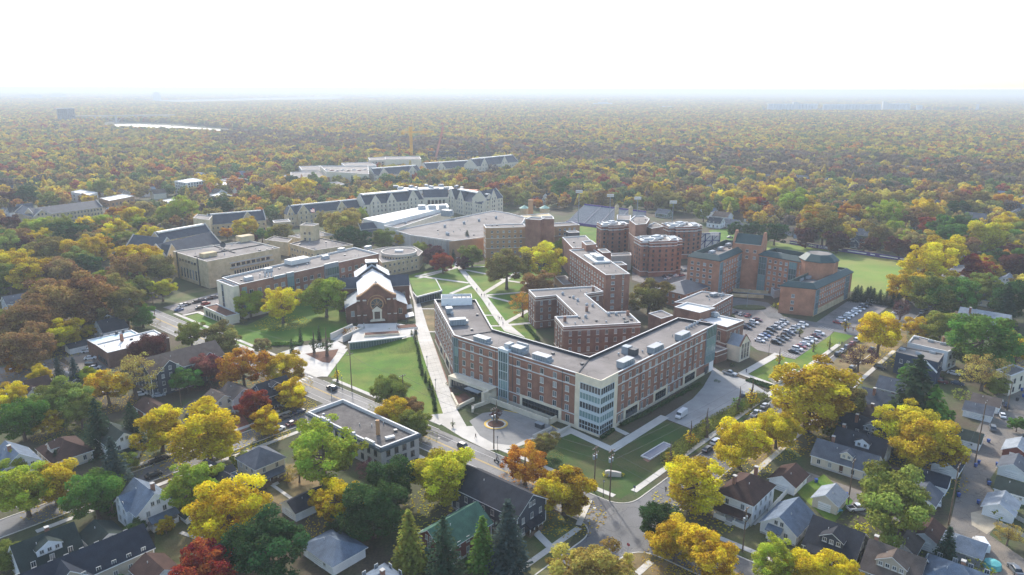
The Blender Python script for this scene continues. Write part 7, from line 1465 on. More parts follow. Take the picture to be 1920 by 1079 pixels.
p = G(1860,1063); b = MB(); b.tube((0,0,0),(0,0,1.2),2.0,1.7,10); b.tube((0,0,1.2),(0,0,1.6),1.7,.3,10); tag(b.build('covered_heap', mat('teal_tarp', srgb('#5fa8a4'), .5, .15, .8, 4), None, p), 'teal tarpaulin covered heap beside the white van', 'tarpaulin')
p = G(1813,828); e_ = empty('basketball_hoop', p, R(AA), 'basketball hoop in front of the white alley garage', 'basketball hoop'); b = MB(); b.tube((0,0,0),(0,0,3.2),.07,n=6); b.build('post', M_METAL, e_); b = MB(); b.box(-.9,-.35,2.9,.9,-.3,4.0); b.build('backboard', M_COPE, e_); b = MB(); b.tube((0,-.8,3.05),(0,-.8,3.08),.25,n=10); b.build('ring', M_CRR, e_)
# bench and box beside the court ramp
p = G(1012,802); b = MB(); b.box(-1.4,-.8,0,1.4,.8,1.5); b.box(-1.5,-.9,1.5,1.5,.9,1.62,1); tag(b.build('ticket_box', [M_METAL_D, M_METAL], None, p, R(AA)), 'small dark utility box beside the turning court ramp', 'utility box')
for i, (A, B) in enumerate((((1000,822),(1035,806)), ((1040,822),(1070,803)))):
    a, c = V2(G(*A)), V2(G(*B)); P = rect(a, c, .4); c0 = sum(P, Vector((0,0)))/4; b = MB(); b.prism([q-c0 for q in P], 0, 1.1); tag(b.build('ramp_wall', M_CONC, None, (c0.x,c0.y,0)), ('left', 'right')[i] + ' concrete ramp wall at the turning court', 'wall')
# skyline far away
for i, (x, y, w, h) in enumerate(((295,190,10,60),(1065,171,6,110),(950,171,4,90),(1110,171,9,70),(60,187,30,40),(110,185,22,45),(1332,171,3,80),(1567,170,3,70),(700,185,30,20),(920,190,40,16),(1130,200,34,22),(1250,205,30,14))):
    p = G(x, y); k = p.length / PX_F; b = MB(); b.box(-w*k/2,-15,0,w*k/2,15,h); b.box(-w*k/4,-16,h,w*k/4,10,h*1.2)
    tag(b.build('far_tower', M_SILO, None, p), 'faint far building on the skyline, ' + ORD[i+1] + ' listed from the hazy row', 'building', 'faint skyline buildings')
sky_items = [(o, 'faint far building in the haze near the horizon', to_px(o.location)[0]) for o in THINGS if o.name.startswith('far_tower')]; settle(sky_items)
# ------------------------------------------------------------------ foliage
def leafmat(name, ramp=None, blend=True):
    m = bpy.data.materials.new(name); m.use_nodes = True; n = m.node_tree.nodes; l = m.node_tree.links; n.remove(n['Principled BSDF']); out = n['Material Output']
    oi = n.new('ShaderNodeObjectInfo'); at = n.new('ShaderNodeAttribute'); at.attribute_name = 'tint'
    if ramp:
        geo = n.new('ShaderNodeNewGeometry'); cr = n.new('ShaderNodeValToRGB'); e = cr.color_ramp; e.interpolation = 'CONSTANT'
        acc = 0; tot = sum(w for _, w in ramp)
        for i, (c, w) in enumerate(ramp):
            k = e.elements[i] if i < 2 else e.elements.new(acc/tot); k.position = acc/tot; k.color = (*srgb(c), 1); acc += w
        l.new(oi.outputs['Random'], cr.inputs[0]); base = cr.outputs[0]
        for sc_, c_, a_, f0, f1 in () if not blend else ((.0055, '#8a7460', .55, .52, .7), (.0021, '#768250', .5, .54, .72), (.011, '#c4a84c', .55, .54, .7)):
            nz = n.new('ShaderNodeTexNoise'); nz.inputs['Scale'].default_value = sc_; nz.inputs['Detail'].default_value = 3; l.new(geo.outputs['Position'], nz.inputs['Vector'])
            mr = n.new('ShaderNodeMapRange'); mr.inputs[1].default_value = f0; mr.inputs[2].default_value = f1; mr.inputs[4].default_value = a_; l.new(nz.outputs[0], mr.inputs[0])
            mx_ = n.new('ShaderNodeMix'); mx_.data_type = 'RGBA'; l.new(mr.outputs[0], mx_.inputs['Factor']); l.new(base, mx_.inputs['A']); mx_.inputs['B'].default_value = (*srgb(c_), 1); base = mx_.outputs['Result']
    else: base = oi.outputs['Color']
    hs = n.new('ShaderNodeHueSaturation'); l.new(base, hs.inputs['Color'])
    mh = n.new('ShaderNodeMapRange'); mh.inputs[3].default_value = .478; mh.inputs[4].default_value = .548; l.new(at.outputs['Fac'], mh.inputs[0]); l.new(mh.outputs[0], hs.inputs['Hue'])
    mv = n.new('ShaderNodeMapRange'); mv.inputs[3].default_value = .5; mv.inputs[4].default_value = 1.5; l.new(at.outputs['Fac'], mv.inputs[0]); l.new(mv.outputs[0], hs.inputs['Value'])
    d = n.new('ShaderNodeBsdfDiffuse'); t = n.new('ShaderNodeBsdfTranslucent'); mx = n.new('ShaderNodeMixShader'); mx.inputs[0].default_value = .38
    l.new(hs.outputs[0], d.inputs[0]); l.new(hs.outputs[0], t.inputs[0]); l.new(d.outputs[0], mx.inputs[1]); l.new(t.outputs[0], mx.inputs[2]); l.new(mx.outputs[0], out.inputs[0])
    return m
M_LEAF = leafmat('autumn_leaves')
M_LEAF_F = leafmat('forest_leaves', [('#c2a850',14), ('#d6b044',13), ('#a89058',12), ('#929050',13), ('#9a7858',10), ('#b88a50',10), ('#76864e',14), ('#c88044',7), ('#a84c42',5), ('#58664a',7), ('#d0ba5e',9)])
M_LEAF_B = leafmat('bare_woods', [('#86705f',12), ('#7a6a62',12), ('#8f7458',9), ('#74604f',8), ('#8a5c4a',5), ('#6d6b52',6)], False)
NPR = np.random.RandomState(5)
def leaf_mesh(name, cen, nrm, size, tint, m):
    """one quad per leaf clump, at cen, facing nrm"""
    n = len(cen); nrm = nrm / np.linalg.norm(nrm, axis=1)[:, None]; a = np.cross(nrm, NPR.normal(size=(n, 3))); a /= np.linalg.norm(a, axis=1)[:, None]; b = np.cross(nrm, a)
    s = size[:, None]; v = np.stack([cen - a*s - b*s*.7, cen + a*s*.35 - b*s, cen + a*s + b*s*.7, cen - a*s*.35 + b*s], 1).reshape(-1, 3)
    me = bpy.data.meshes.new(name); me.vertices.add(4*n); me.vertices.foreach_set('co', v.ravel().astype('f')); me.loops.add(4*n); me.loops.foreach_set('vertex_index', np.arange(4*n, dtype='i')); me.polygons.add(n); me.polygons.foreach_set('loop_start', np.arange(0, 4*n, 4, dtype='i')); me.polygons.foreach_set('loop_total', np.full(n, 4, 'i'))
    me.update(calc_edges=True); t = me.attributes.new('tint', 'FLOAT', 'FACE'); t.data.foreach_set('value', np.clip(tint, 0, 1).astype('f')); me.materials.append(m); return me
def lobes(n, rx, rz, zc, r0, r1, low=-.75):
    out = []; f1, f2, f3 = NPR.uniform(0, 6.28, 3); sh = NPR.normal(0, .5, 2)
    for i in range(n * 12):
        u = NPR.normal(size=3); u /= np.linalg.norm(u); k = NPR.uniform(.35, .98)**.6
        if u[2] < low: continue
        th = math.atan2(u[1], u[0]); k *= 1 + .2*math.sin(2*th + f1) + .14*math.sin(3*th + f2) + .1*math.sin(5*th + f3) + NPR.normal(0, .06)
        c = np.array([u[0]*rx*k + sh[0]*u[2], u[1]*rx*k + sh[1]*u[2], zc + u[2]*rz*k]); r = NPR.uniform(r0, r1) * (1.15 - .25*k)
        if all(np.linalg.norm(c - o[0]) > (r + o[1])*.48 for o in out): out.append((c, r))
        if len(out) >= n: break
    return out
def decid(n_l=34, per=150, rx=3.9, rz=4.2, zc=6.7, r0=1.0, r1=1.9, sz=(.11,.24), mat_=None, trunk=True, sparse=1.0, low=-.97):
    if trunk and n_l > 20: per *= 1.9; sz = (sz[0]*.74, sz[1]*.74)
    L = lobes(n_l, rx, rz, zc, r0, r1, low); cen, nrm, tin, siz = [], [], [], []
    for c, r in L:
        k = int(per * (r/1.5)**2 * sparse); u = NPR.normal(size=(k*2, 3)); u /= np.linalg.norm(u, axis=1)[:, None]
        o = c - np.array([0,0,zc]); o = o / (np.linalg.norm(o) + 1e-6); u = u[(u @ o > -.45) | (NPR.rand(len(u)) < .25)][:k]; k = len(u)
        rad = r * NPR.uniform(.55, 1.12, size=(k,1)); cen.append(c + u*rad*np.array([1,1,.85])); nrm.append(u + NPR.normal(size=(k,3))*.75 + np.array([0,0,.35])); tin.append(np.clip(NPR.normal(.5, .17, k) + NPR.normal(0, .2), 0, 1)); siz.append(NPR.uniform(sz[0], sz[1], k))
    me = leaf_mesh('crown', np.concatenate(cen), np.concatenate(nrm), np.concatenate(siz), np.concatenate(tin), mat_ or M_LEAF)
    tr = None
    if trunk:
        b = MB(); z = 0; p = Vector((0,0,0)); b.tube((0,0,-.2),(0,0,.7),.5,.33,9); q = Vector((.12,-.1,3.2)); b.tube((0,0,.6),q,.33,.25,9); q2 = Vector((-.1,.15,6.2)); b.tube(q,q2,.25,.15,8); b.tube(q2,(0,.1,9),.15,.05,6)
        for i, (c, r) in enumerate(sorted(L, key=lambda t: t[0][2])[:16]):
            s = Vector(q.lerp(q2, (i/16)*.9)); e = Vector(c); m_ = s.lerp(e, .5) + Vector((0,0,-.3)); b.tube(s, m_, .13, .09, 5); b.tube(m_, e, .09, .03, 5)
            for k in range(2): e2 = e + Vector(NPR.normal(size=3)*r*.6); b.tube(m_.lerp(e,.5), e2, .05, .015, 4)
        tr = b.data('trunk', [M_BARK])
    C_ = np.concatenate(cen); wd = np.mean(np.percentile(C_[:,:2], 98, axis=0) - np.percentile(C_[:,:2], 2, axis=0)); return me, tr, wd, np.percentile(C_[:,2], 99.5)
def conif(H=16., Rb=3.1, tiers=26, mat_=None, base=.06, wide=1.0, sz=(.18,.34), taper=.8, quads=7):
    cen, nrm, tin, siz = [], [], [], []
    for t in range(tiers):
        f = t/(tiers-1); z = H*(base + (1-base)*f*.985); r = Rb*(1-f)**taper + .12; nb = max(5, int(17*(1-f)**.6*wide)); a0 = NPR.uniform(0, 6.3)
        for k in range(nb):
            a = a0 + 2*math.pi*k/nb + NPR.normal(0,.12); rr = r*NPR.uniform(.75,1.08); tt = NPR.normal(.5,.16)
            for j in range(quads):
                g = (j+1)/quads; p = np.array([math.cos(a)*rr*g, math.sin(a)*rr*g, z - rr*.28*g**1.3 + .25*g]) + NPR.normal(0,.1,3); cen.append(p); nrm.append(np.array([math.cos(a)*.5, math.sin(a)*.5, 1.0]) + NPR.normal(0,.45,3)); tin.append(tt + NPR.normal(0,.1)); siz.append(NPR.uniform(*sz)*(1.15-.35*f))
    me = leaf_mesh('crown', np.array(cen), np.array(nrm), np.array(siz), np.array(tin), mat_ or M_LEAF); b = MB(); b.tube((0,0,-.2),(0,0,H*.9),.3,.05,8); return me, b.data('trunk', [M_BARK]), Rb*2*.98, H
TREES = {'d': [decid(58,300,3.9,4.2,6.7,.7,1.5), decid(70,270,4.3,3.9,6.6,.6,1.3), decid(50,330,3.7,4.6,6.6,.8,1.7), decid(76,260,4.4,4.0,6.5,.55,1.2), decid(56,300,3.8,4.9,6.4,.7,1.5), decid(54,310,4.5,3.6,6.9,.6,1.6), decid(64,280,4.0,4.3,6.5,.55,1.7), decid(48,330,3.4,5.0,6.6,.7,1.6)],
    's': [decid(48,110,4.0,4.0,6.9,.6,1.3,(.1,.2)), decid(54,100,4.2,4.0,6.8,.6,1.2,(.1,.2))],
    'c': [conif(16,3.1,26,taper=.62,wide=1.1,sz=(.16,.3)), conif(16,2.9,30,taper=.68,sz=(.16,.3)), conif(16,3.3,24,taper=.6,wide=.95,sz=(.16,.3))], 'w': [conif(15,4.2,18,wide=.8,base=.14,sz=(.3,.5),taper=.55,quads=9)],
    'p': [conif(6,.75,26,base=.03,wide=.7,sz=(.1,.18),taper=.45,quads=3)], 'b': [decid(16,70,1.5,.75,.85,.4,.7,(.11,.2),trunk=False), decid(20,60,1.6,.8,.85,.35,.6,(.11,.2),trunk=False)],
    't': [decid(14,60,1.35,1.5,3.4,.55,.9,(.12,.22))]}
KW = {'d': (10.2, 12.0, 1.06, .57), 's': (10.2, 12.0, 1.06, .58), 'c': (6.0, 16.0, 1.8, .5), 'w': (8.4, 15.0, 1.5, .5), 'p': (1.5, 6.0, 3.6, .5), 'b': (4.0, 2.0, .55, .45), 't': (4.0, 5.6, 1.4, .62)}     # mesh width, mesh height, height / width, relative height of crown centre
COLR = {'yellow': '#d0b02c', 'lemon': '#c8b838', 'gold': '#c4a030', 'orange': '#bd7c30', 'red': '#9c3430', 'maroon': '#5c3034', 'russet': '#96704a', 'brown': '#8a7a46', 'olive': '#8c8c40', 'yellow green': '#a4a63a', 'green': '#668038', 'dark green': '#485c32', 'pine green': '#3f4f3a', 'blue green': '#4a5850', 'pink red': '#96565a', 'tan': '#a48f5c', 'purple brown': '#614348', 'straw': '#b39a54'}
TREE_ITEMS = []; TREE_PTS = []
def solve(cx, cy, w, kind, kf=1.0):
    mw, mh, k, fc = KW[kind]; z = 5.0
    for _ in range(12):
        p = G(cx, cy, z); D = w * to_px(p)[2] / PX_F; T = k*kf*D; z = fc*T
    return p, D, T
NTREE = [0]; LITTER = {}
def tree(cx, cy, w, colr, kind='d', kf=1.0, world=None, word=None, where=None):
    if world is None: p, D, T = solve(cx, cy, w * (.91 if kind in 'ds' else 1.0), kind, kf); x, y = p.x, p.y
    else: x, y, D, T = world
    V = TREES[kind]; i = NTREE[0]; NTREE[0] += 1; crown, trunk, mw, mh = V[rnd.randrange(len(V))]
    nm = {'d': 'deciduous_tree', 's': 'bare_branched_tree', 'c': 'spruce_tree', 'w': 'pine_tree', 'p': 'columnar_shrub', 'b': 'shrub', 't': 'young_tree'}[kind]; wd = word or {'d': 'tree', 's': 'thin leaved tree', 'c': 'spruce', 'w': 'pine', 'p': 'columnar shrub', 'b': 'shrub', 't': 'young tree'}[kind]
    sz = ('small' if D < 6.5 else 'large' if D > 12.5 else 'medium') + ' ' if kind in 'ds' else ''
    rz = rnd.uniform(0, 6.28); e_ = empty(nm, (x, y, 0), rz); sx, s_z = D/mw, T/mh; ax = rnd.uniform(.93, 1.07); e_.scale = (sx*ax, sx/ax, s_z)
    o = put('crown', crown, e_); c = srgb(COLR[colr]); v = rnd.uniform(.88, 1.14); hshift = rnd.uniform(-.06, .06); o.color = (min(1, c[0]*v*(1+hshift)), c[1]*v, c[2]*v*(1-hshift), 1)
    if trunk is not None: put('trunk', trunk, e_)
    if kind == 'd' and y < 330 and D > 6 and 'green' not in colr:
        if 'l' not in LITTER:
            n = 420; rr = 6.2*np.sqrt(NPR.rand(n)); aa = NPR.rand(n)*6.28; LITTER['l'] = leaf_mesh('fallen_leaves', np.stack([rr*np.cos(aa), rr*np.sin(aa), NPR.uniform(.17, .2, n)], 1), np.stack([NPR.normal(0,.15,n), NPR.normal(0,.15,n), np.ones(n)], 1), NPR.uniform(.07,.17,n), NPR.uniform(.2,.8,n), M_LEAF)
        lo = put('fallen_leaves', LITTER['l'], e_); lo.color = o.color; lo.scale = (1, 1, 1/s_z)
    lm = where or ' '.join(relation(x, y)); tag(e_, 'x', 'shrub' if kind in 'bp' else 'tree', {'p': 'columnar shrubs', 'b': 'shrubs'}.get(kind, 'trees on the campus and in the neighbourhood'))
    TREE_ITEMS.append((e_, sz + colr + ' ' + wd + ' ' + lm, to_px((x, y, T*.6))[0])); TREE_PTS.append((x, y, D*.5)); return e_
TL = '''150 772 62 olive;75 702 42 yellow;162 705 38 yellow_green;92 792 50 gold;25 872 58 yellow_green;232 868 46 olive;335 935 40 olive;560 885 40 straw s;690 880 44 purple_brown s;14 1040 60 olive;255 990 40 dark_green;640 985 50 dark_green;1872 722 36 olive;1908 795 30 green;1652 872 30 olive;1702 702 36 green;1892 1000 46 straw s;310 985 34 gold;455 865 40 olive;60 765 44 green;1560 800 40 olive;1770 775 40 green;45 918 105 yellow_green;100 905 88 gold;178 925 100 green;40 785 85 green;15 745 60 yellow;32 680 42 orange;120 750 88 olive;200 722 72 gold;250 702 90 straw s;282 655 66 maroon;350 712 50 green;390 690 58 pink_red;
455 688 90 orange;532 690 68 gold;475 757 55 red;497 790 54 yellow;545 738 56 yellow;300 805 84 yellow;388 805 122 yellow;365 905 100 yellow_green;432 955 136 yellow;502 1030 145 dark_green;605 850 140 yellow_green;628 938 92 yellow;
385 1068 120 red;357 625 56 olive;412 637 70 brown;493 648 30 tan;528 568 74 yellow;468 568 56 yellow_green;610 555 76 yellow_green;303 542 44 lemon;
60 600 100 russet;150 560 112 russet;100 563 90 russet;235 575 76 brown;266 590 46 green;115 625 62 yellow;50 648 92 russet;165 620 26 gold;12 600 50 olive;200 545 70 brown;20 640 60 russet;85 640 40 brown;260 540 50 olive;
55 428 42 yellow_green;84 427 46 yellow_green;112 430 38 olive;160 421 38 yellow;190 422 42 yellow_green;216 424 34 olive;250 410 48 yellow;150 470 64 gold;183 463 54 gold;222 455 32 brown;265 489 74 gold;240 506 78 russet;300 503 62 brown;165 497 44 dark_green;200 522 40 yellow_green;245 527 44 olive;30 492 64 gold;85 473 64 brown;70 515 74 gold;15 500 64 yellow;110 516 74 russet;130 440 60 dark_green;10 460 60 olive;12 425 45 maroon;275 430 30 maroon;312 404 40 yellow_green;345 391 56 yellow_green;
1305 905 108 yellow;1390 830 96 yellow;1458 804 74 yellow;1518 738 138 gold;1582 752 78 brown;1650 622 88 yellow;1612 670 54 purple_brown s;1690 800 98 lemon;1740 832 112 gold;1675 945 148 olive;1240 978 76 dark_green;1268 1012 88 gold;1330 1038 112 gold;1105 1072 132 straw;1450 1052 92 yellow_green;1528 1068 94 yellow;1592 1080 58 yellow;
985 866 88 orange;1022 832 52 brown;1058 918 96 gold;830 892 114 lemon;738 905 96 dark_green;698 952 116 dark_green;732 732 66 olive;772 765 46 russet;735 773 64 gold;778 793 58 olive;931 777 20 maroon t;
950 500 80 brown;1020 488 78 lemon;1008 533 58 russet;980 568 50 orange s;830 492 40 red;885 478 42 olive;868 492 26 maroon;720 446 40 olive;650 445 52 dark_green;676 448 42 dark_green;755 450 28 gold;790 468 32 olive;812 480 42 purple_brown;1218 553 68 brown;1050 470 48 olive;
458 426 42 gold;425 437 24 orange;473 448 22 maroon;491 440 28 green;510 440 30 yellow_green;530 436 40 brown;640 420 62 straw;676 403 30 yellow_green;610 412 40 tan;655 408 40 tan;
1740 500 88 yellow;1768 478 82 yellow;1703 537 68 gold;1757 548 84 olive;1792 555 82 green;1830 502 52 red;1842 538 62 olive;1868 488 48 dark_green;1903 500 56 maroon;1895 562 84 dark_green;1842 636 116 green;1765 612 62 olive;1722 615 48 gold;1908 657 54 yellow;1846 695 74 straw s;1690 580 40 purple_brown s;1890 640 50 olive;
1381 430 34 dark_green;1417 430 34 dark_green;1453 438 42 dark_green;1512 444 40 maroon;1571 452 42 maroon;1631 460 34 maroon;1684 464 44 maroon;1723 472 38 maroon;1850 440 68 lemon;1817 462 40 russet;1810 428 52 dark_green;1745 422 30 orange;1700 442 30 gold;1545 425 70 brown;1525 405 50 gold;1660 400 60 yellow_green;1590 400 40 orange;1625 380 50 brown;1735 395 50 gold;1895 420 50 gold;1370 385 38 yellow_green;1405 405 24 orange;1485 380 60 yellow_green;1440 365 40 yellow;1320 395 40 olive;
1294 820 24 gold t;1326 800 26 olive t;1385 757 24 green t;1409 743 26 yellow t;632 703 16 yellow t;849 795 8 green t;1500 622 12 olive t;1586 610 14 gold t;1462 672 14 yellow t;1556 646 12 yellow_green t;1526 650 12 yellow_green t;1258 858 22 gold t;
1478 575 30 yellow b;1462 572 26 olive b;1255 862 30 olive b;1135 890 12 yellow b;1166 890 12 yellow b;884 655 22 olive b;872 690 24 olive b;840 720 10 dark_green b;858 740 10 dark_green b;655 622 26 russet b;520 880 30 yellow b;500 890 26 lemon b;700 622 14 dark_green b;728 622 16 green b;1620 990 30 lemon b;1880 960 40 olive b;1800 740 30 olive b;645 870 30 purple_brown b;1840 1070 40 olive b;1345 715 10 dark_green b;1372 685 10 dark_green b;880 762 8 dark_green b;905 755 10 dark_green b;
183 800 62 pine_green c;247 796 50 pine_green c;215 880 72 blue_green c;767 1016 74 olive c;832 1034 80 pine_green c;952 1005 84 blue_green c;905 1018 62 green c;106 862 22 pine_green c;110 700 34 blue_green c;140 700 34 blue_green c;1480 985 10 dark_green p;1462 985 10 dark_green p;1405 985 0 x;1772 434 30 pine_green c;876 452 22 pine_green c;850 480 14 pine_green c;1715 742 104 pine_green w;1748 775 74 green w;1775 1030 52 pine_green c;1885 575 50 pine_green c;588 645 20 dark_green t;612 648 24 dark_green t;598 625 8 dark_green p;563 630 8 dark_green p;547 650 8 dark_green p'''
for ln in TL.replace('\n', '').split(';'):
    q = ln.split()
    if len(q) < 4 or q[3] == 'x': continue
    tree(float(q[0]), float(q[1]), float(q[2]), q[3].replace('_', ' '), q[4] if len(q) > 4 else 'd')
for i, px in enumerate(((1603,552),(1614,550),(1626,552),(1638,554),(1650,557),(1662,559),(1674,561),(1685,564),(1608,545),(1632,547))): tree(px[0], px[1], 21 if i < 8 else 16, 'pine green', 'c', .75, where='in the evergreen row below the ball field')
for i in range(11): t = i/10; tree(772 + 45*t + 3*math.sin(i), 628 + 132*t, 6 + 2*t, 'dark green', 'p', .85, where='along the main walk')
srnd = random.Random(8); houses = [o for o in THINGS if o.get('category') == 'house' and to_px(o.location)[1] > 560]
for o in houses:
    for k in range(2):
        a = srnd.uniform(0, 6.28); d = srnd.uniform(7, 9.5); x, y = o.location.x + d*math.cos(a), o.location.y + d*math.sin(a); D = srnd.uniform(1.8, 3.8)
        s = Vector((x, y)) - A0; s2 = Vector((x, y)) - B0
        if -6 < s.dot(NA) < WA + 6 or -7 < s2.dot(NB) < WB + 6 or any(inpoly(x, y, q) for _, q, _, _ in FOOT): continue
        tree(0, 0, 0, srnd.choice(['dark green', 'green', 'olive', 'russet', 'gold', 'brown']), srnd.choice('bbt'), 1, (x, y, D, D*srnd.uniform(.55, .8)) if True else None)
# hedge rows: continuous clipped strips of shrubs
def hedge_row(pts, w, h, lab, colr, n):
    P = [G(*p) for p in pts]; cen, nrm, tin, siz = [], [], [], []; o = P[0]
    for _ in range(n):
        k = rnd.randrange(len(P)-1); p = P[k].lerp(P[k+1], rnd.random()) - o; d = (P[k+1]-P[k]).normalized(); s = Vector((-d.y, d.x, 0)); u = rnd.uniform(-1,1); z = h*rnd.uniform(.1,1)**.6; q = p + s*(u*w/2); cen.append((q.x, q.y, z)); nrm.append(tuple(s*u + Vector((rnd.gauss(0,.5), rnd.gauss(0,.5), .8)))); tin.append(rnd.gauss(.5,.2)); siz.append(rnd.uniform(.14,.28))
    me = leaf_mesh('hedge', np.array(cen), np.array(nrm), np.array(siz), np.array(tin), M_LEAF); ob = put('hedge', me, None, o); c = srgb(COLR[colr]); ob.color = (*c, 1); tag(ob, lab, 'hedge')
hedge_row([(1250,868),(1330,800),(1430,745)], 5.0, 1.9, 'long olive hedge bank along the cross street', 'olive', 9000); hedge_row([(1165,800),(1215,775),(1312,722)], 1.6, 1.2, 'dark hedge strip along the foot of the bent hall', 'dark green', 3500)
hedge_row([(1128,825),(1150,808)], 1.4, 1.1, 'short dark hedge beside the glass corner tower', 'dark green', 700); hedge_row([(403,582),(460,606)], 3.0, 1.3, 'brown green shrub bed along the long hall entrance', 'brown', 1800); hedge_row([(985,612),(1010,640)], 1.8, 1.1, 'dark hedge at the corner of the brown hall', 'dark green', 900)
hedge_row([(506,648),(566,646)], 3.0, .9, 'low green hedge below the cottonwood lawn', 'green', 1500); hedge_row([(1402,713),(1452,729)], 3.5, .6, 'low dark ground cover beside the service yard walk', 'dark green', 1600); hedge_row([(850,700),(838,650)], 1.5, 1.2, 'olive shrubs along the left wing of the bent hall', 'olive', 700)

# ------------------------------------------------------------------ scattered trees of the neighbourhoods and the far woods
LBX = [(-900,600),(-300,560),(0,560),(100,535),(200,500),(300,455),(320,432),(400,428),(520,420),(660,412),(690,398),(720,372),(900,376),(960,392),(985,392),(1060,396),(1085,398),(1240,400),(1330,408),(1400,424),(1500,446),(1720,482),(1800,505),(1930,565),(2300,700),(3000,900)]
def lb(x):
    for (x0,y0),(x1,y1) in zip(LBX, LBX[1:]):
        if x0 <= x <= x1: return y0 + (y1-y0)*(x-x0)/(x1-x0)
    return 300
NOF = [[(10,402),(212,386),(215,446),(10,460)], [(590,332),(720,330),(720,350),(590,350)], [(790,300),(930,296),(930,312),(800,316)], [(545,322),(700,322),(700,335),(545,338)], [(198,229),(330,233),(480,247),(520,252),(470,257),(380,254),(300,250),(230,247),(190,242)], [(245,190),(640,181),(650,188),(330,196)], [(990,394),(1130,394),(1130,425),(990,415)], [(60,245),(140,243),(140,250),(60,250)], [(195,383),(335,368),(335,396),(200,412)], [(1330,432),(1490,438),(1490,450),(1330,455)], [(1425,212),(1850,212),(1850,206),(1425,205)], [(1150,396),(1200,396),(1200,418),(1150,418)]]
FB = [(c, r, p) for _, p, c, r in FOOT]
def blocked(x, y, D):
    px, py, dz = to_px((x, y, 0))
    if py > lb(px): return True
    for q in NOF:
        if inpoly(px, py, q): return True
    if dz < 1600:
        for c, r, p in FB:
            d2 = (c.x-x)**2 + (c.y-y)**2
            if d2 < (r + D*.4)**2:
                if inpoly(x, y, p): return True
                # keep crowns off the walls
                for k in range(8):
                    if inpoly(x + D*.45*math.cos(k*.785), y + D*.45*math.sin(k*.785), p): return True
        s = Vector((x, y)) - B0; t = s.dot(NB)
        if -1 < t < WB + 1 and s.dot(UB) < 420: return True
    return False
near_pts = {}
for x, y, r in TREE_PTS: near_pts.setdefault((int(x//12), int(y//12)), []).append((x, y, r))
def crowded(x, y, r):
    for i in (-1,0,1):
        for j in (-1,0,1):
            for (a, b_, c) in near_pts.get((int(x//12)+i, int(y//12)+j), ()):
                if (a-x)**2 + (b_-y)**2 < ((r+c)*.72)**2: return True
    return False
PAL = [('gold',10),('yellow',8),('straw',8),('olive',16),('brown',14),('russet',12),('yellow green',9),('green',9),('dark green',6),('orange',6),('red',3),('maroon',4),('tan',6)]
pal = [c for c, w in PAL for _ in range(w)]
frnd = random.Random(3); cand = []; far = []
def ring(y0, y1, sp, scale, limit_side=1.0, near=False):
    y = y0
    while y < y1:
        xm = y * .80 + 60; x = -xm
        while x < xm:
            X, Y = x + frnd.uniform(-.42,.42)*sp, y + frnd.uniform(-.42,.42)*sp; D = frnd.triangular(6, 19, 11)*scale
            x += sp
            if not blocked(X, Y, D):
                if near and crowded(X, Y, D*.5): continue
                if near: near_pts.setdefault((int(X//12), int(Y//12)), []).append((X, Y, D*.5)); cand.append((X, Y, D))
                else: far.append((X, Y, D))
        y += sp * .9
ring(300, 900, 9.8, 1.0, near=True)
ring(900, 1600, 11, 1.05); ring(1600, 3000, 14, 1.25); ring(3000, 6000, 20, 1.8); ring(6000, 14000, 58, 4.6); ring(14000, 40000, 260, 18.0)
cand.sort(key=lambda t: -t[2] / to_px((t[0], t[1], 6))[2])
n_ind = max(0, 296 - sum(1 for e_, l, x in TREE_ITEMS if e_.name.startswith(('deciduous', 'bare'))))
vis = []; rest = []
for t in cand:
    px, py, dz = to_px((t[0], t[1], 6))
    (vis if (0 < px < 1920 and py > 235 and len(vis) < n_ind) else rest).append(t)
for X, Y, D in vis: tree(0, 0, 0, frnd.choice(pal), 'd', 1.0, (X, Y, D, D*frnd.uniform(.95, 1.25)))
settle(TREE_ITEMS)
print('long labels', [o['label'] for o in THINGS if len(o['label'].split()) > 16][:20])
far = [(x, y, d) for x, y, d in rest] + far
VC = bpy.data.collections.new('forest_tree_kinds')
for i in range(8):
    me = (decid(34, 60, 4.0, 3.9, 6.6, .8, 1.8, (.26,.5), M_LEAF_F if i < 5 else M_LEAF_B, False) if i != 5 else conif(14, 3.2, 14, M_LEAF_F, quads=4, sz=(.4,.7)))[0]
    if i < 5:
        pass
    o = bpy.data.objects.new('forest_tree_%s' % 'abcdefgh'[i], me); VC.objects.link(o)
me = bpy.data.meshes.new('forest'); n = len(far); A = np.array(far)
me.vertices.add(n); co = np.zeros((n,3)); co[:,:2] = A[:,:2]; me.vertices.foreach_set('co', co.ravel().astype('f'))
s = me.attributes.new('tree_scale', 'FLOAT_VECTOR', 'POINT'); dist = np.hypot(A[:,0], A[:,1]); sc = np.stack([A[:,2]/9.6, A[:,2]/9.6, np.clip(A[:,2], 0, 15)/10.8], 1); s.data.foreach_set('vector', sc.ravel().astype('f'))
r_ = me.attributes.new('tree_turn', 'FLOAT_VECTOR', 'POINT'); rv = np.zeros((n,3)); rv[:,2] = NPR.uniform(0, 6.28, n); r_.data.foreach_set('vector', rv.ravel().astype('f'))
k_ = me.attributes.new('tree_kind', 'INT', 'POINT'); kk = np.where(NPR.rand(n) < .05, 5, NPR.randint(0, 5, n))
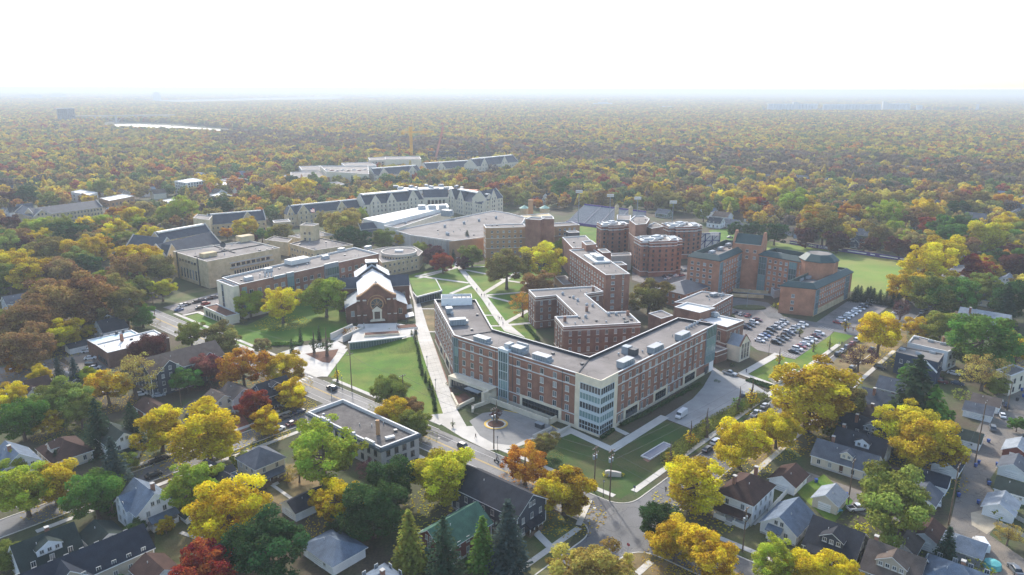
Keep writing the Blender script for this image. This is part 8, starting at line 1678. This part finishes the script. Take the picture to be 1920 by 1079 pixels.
for i_, (x_, y_, d_) in enumerate(far):
    if y_ < 3200:
        px_, py_, _z = to_px((x_, y_, 0)); lo_ = 252 + max(0, px_ - 450)*.045; hi_ = lo_ + 30 + max(0, px_ - 900)*.02
        if px_ > 420 and lo_ < py_ < hi_ and frnd.random() < .72 or frnd.random() < .06: kk[i_] = frnd.choice((6, 7))
k_.data.foreach_set('value', kk.astype('i'))
forest = put('forest', me); stuff(forest); forest['label'] = 'autumn woods and street trees stretching to the horizon'
ng = bpy.data.node_groups.new('scatter_trees', 'GeometryNodeTree'); ng.interface.new_socket('Geometry', in_out='INPUT', socket_type='NodeSocketGeometry'); ng.interface.new_socket('Geometry', in_out='OUTPUT', socket_type='NodeSocketGeometry')
N = ng.nodes; Lk = ng.links; gi, go = N.new('NodeGroupInput'), N.new('NodeGroupOutput'); ip = N.new('GeometryNodeInstanceOnPoints'); ci = N.new('GeometryNodeCollectionInfo'); ci.inputs['Collection'].default_value = VC; ci.inputs['Separate Children'].default_value = True; ci.inputs['Reset Children'].default_value = True
def na(name, t): x = N.new('GeometryNodeInputNamedAttribute'); x.data_type = t; x.inputs['Name'].default_value = name; return x.outputs['Attribute']
Lk.new(gi.outputs[0], ip.inputs['Points']); Lk.new(ci.outputs[0], ip.inputs['Instance']); ip.inputs['Pick Instance'].default_value = True
Lk.new(na('tree_kind','INT'), ip.inputs['Instance Index']); Lk.new(na('tree_turn','FLOAT_VECTOR'), ip.inputs['Rotation']); Lk.new(na('tree_scale','FLOAT_VECTOR'), ip.inputs['Scale']); Lk.new(ip.outputs[0], go.inputs[0])
md = forest.modifiers.new('scatter', 'NODES'); md.node_group = ng
print('individual trees', len(TREE_ITEMS), 'forest', len(far))
# ------------------------------------------------------------------ air
hz = MB(); hz.box(-46000, -46000, -1.5, 46000, 46000, 118); hm = bpy.data.materials.new('haze_air'); hm.use_nodes = True; hn_ = hm.node_tree.nodes; hn_.remove(hn_['Principled BSDF'])
pv = hn_.new('ShaderNodeVolumePrincipled'); pv.inputs['Color'].default_value = (.60,.665,.74,1); pv.inputs['Density'].default_value = 0.0002; pv.inputs['Anisotropy'].default_value = .2; hm.node_tree.links.new(pv.outputs[0], hn_['Material Output'].inputs['Volume'])
stuff(hz.build('haze', hm))
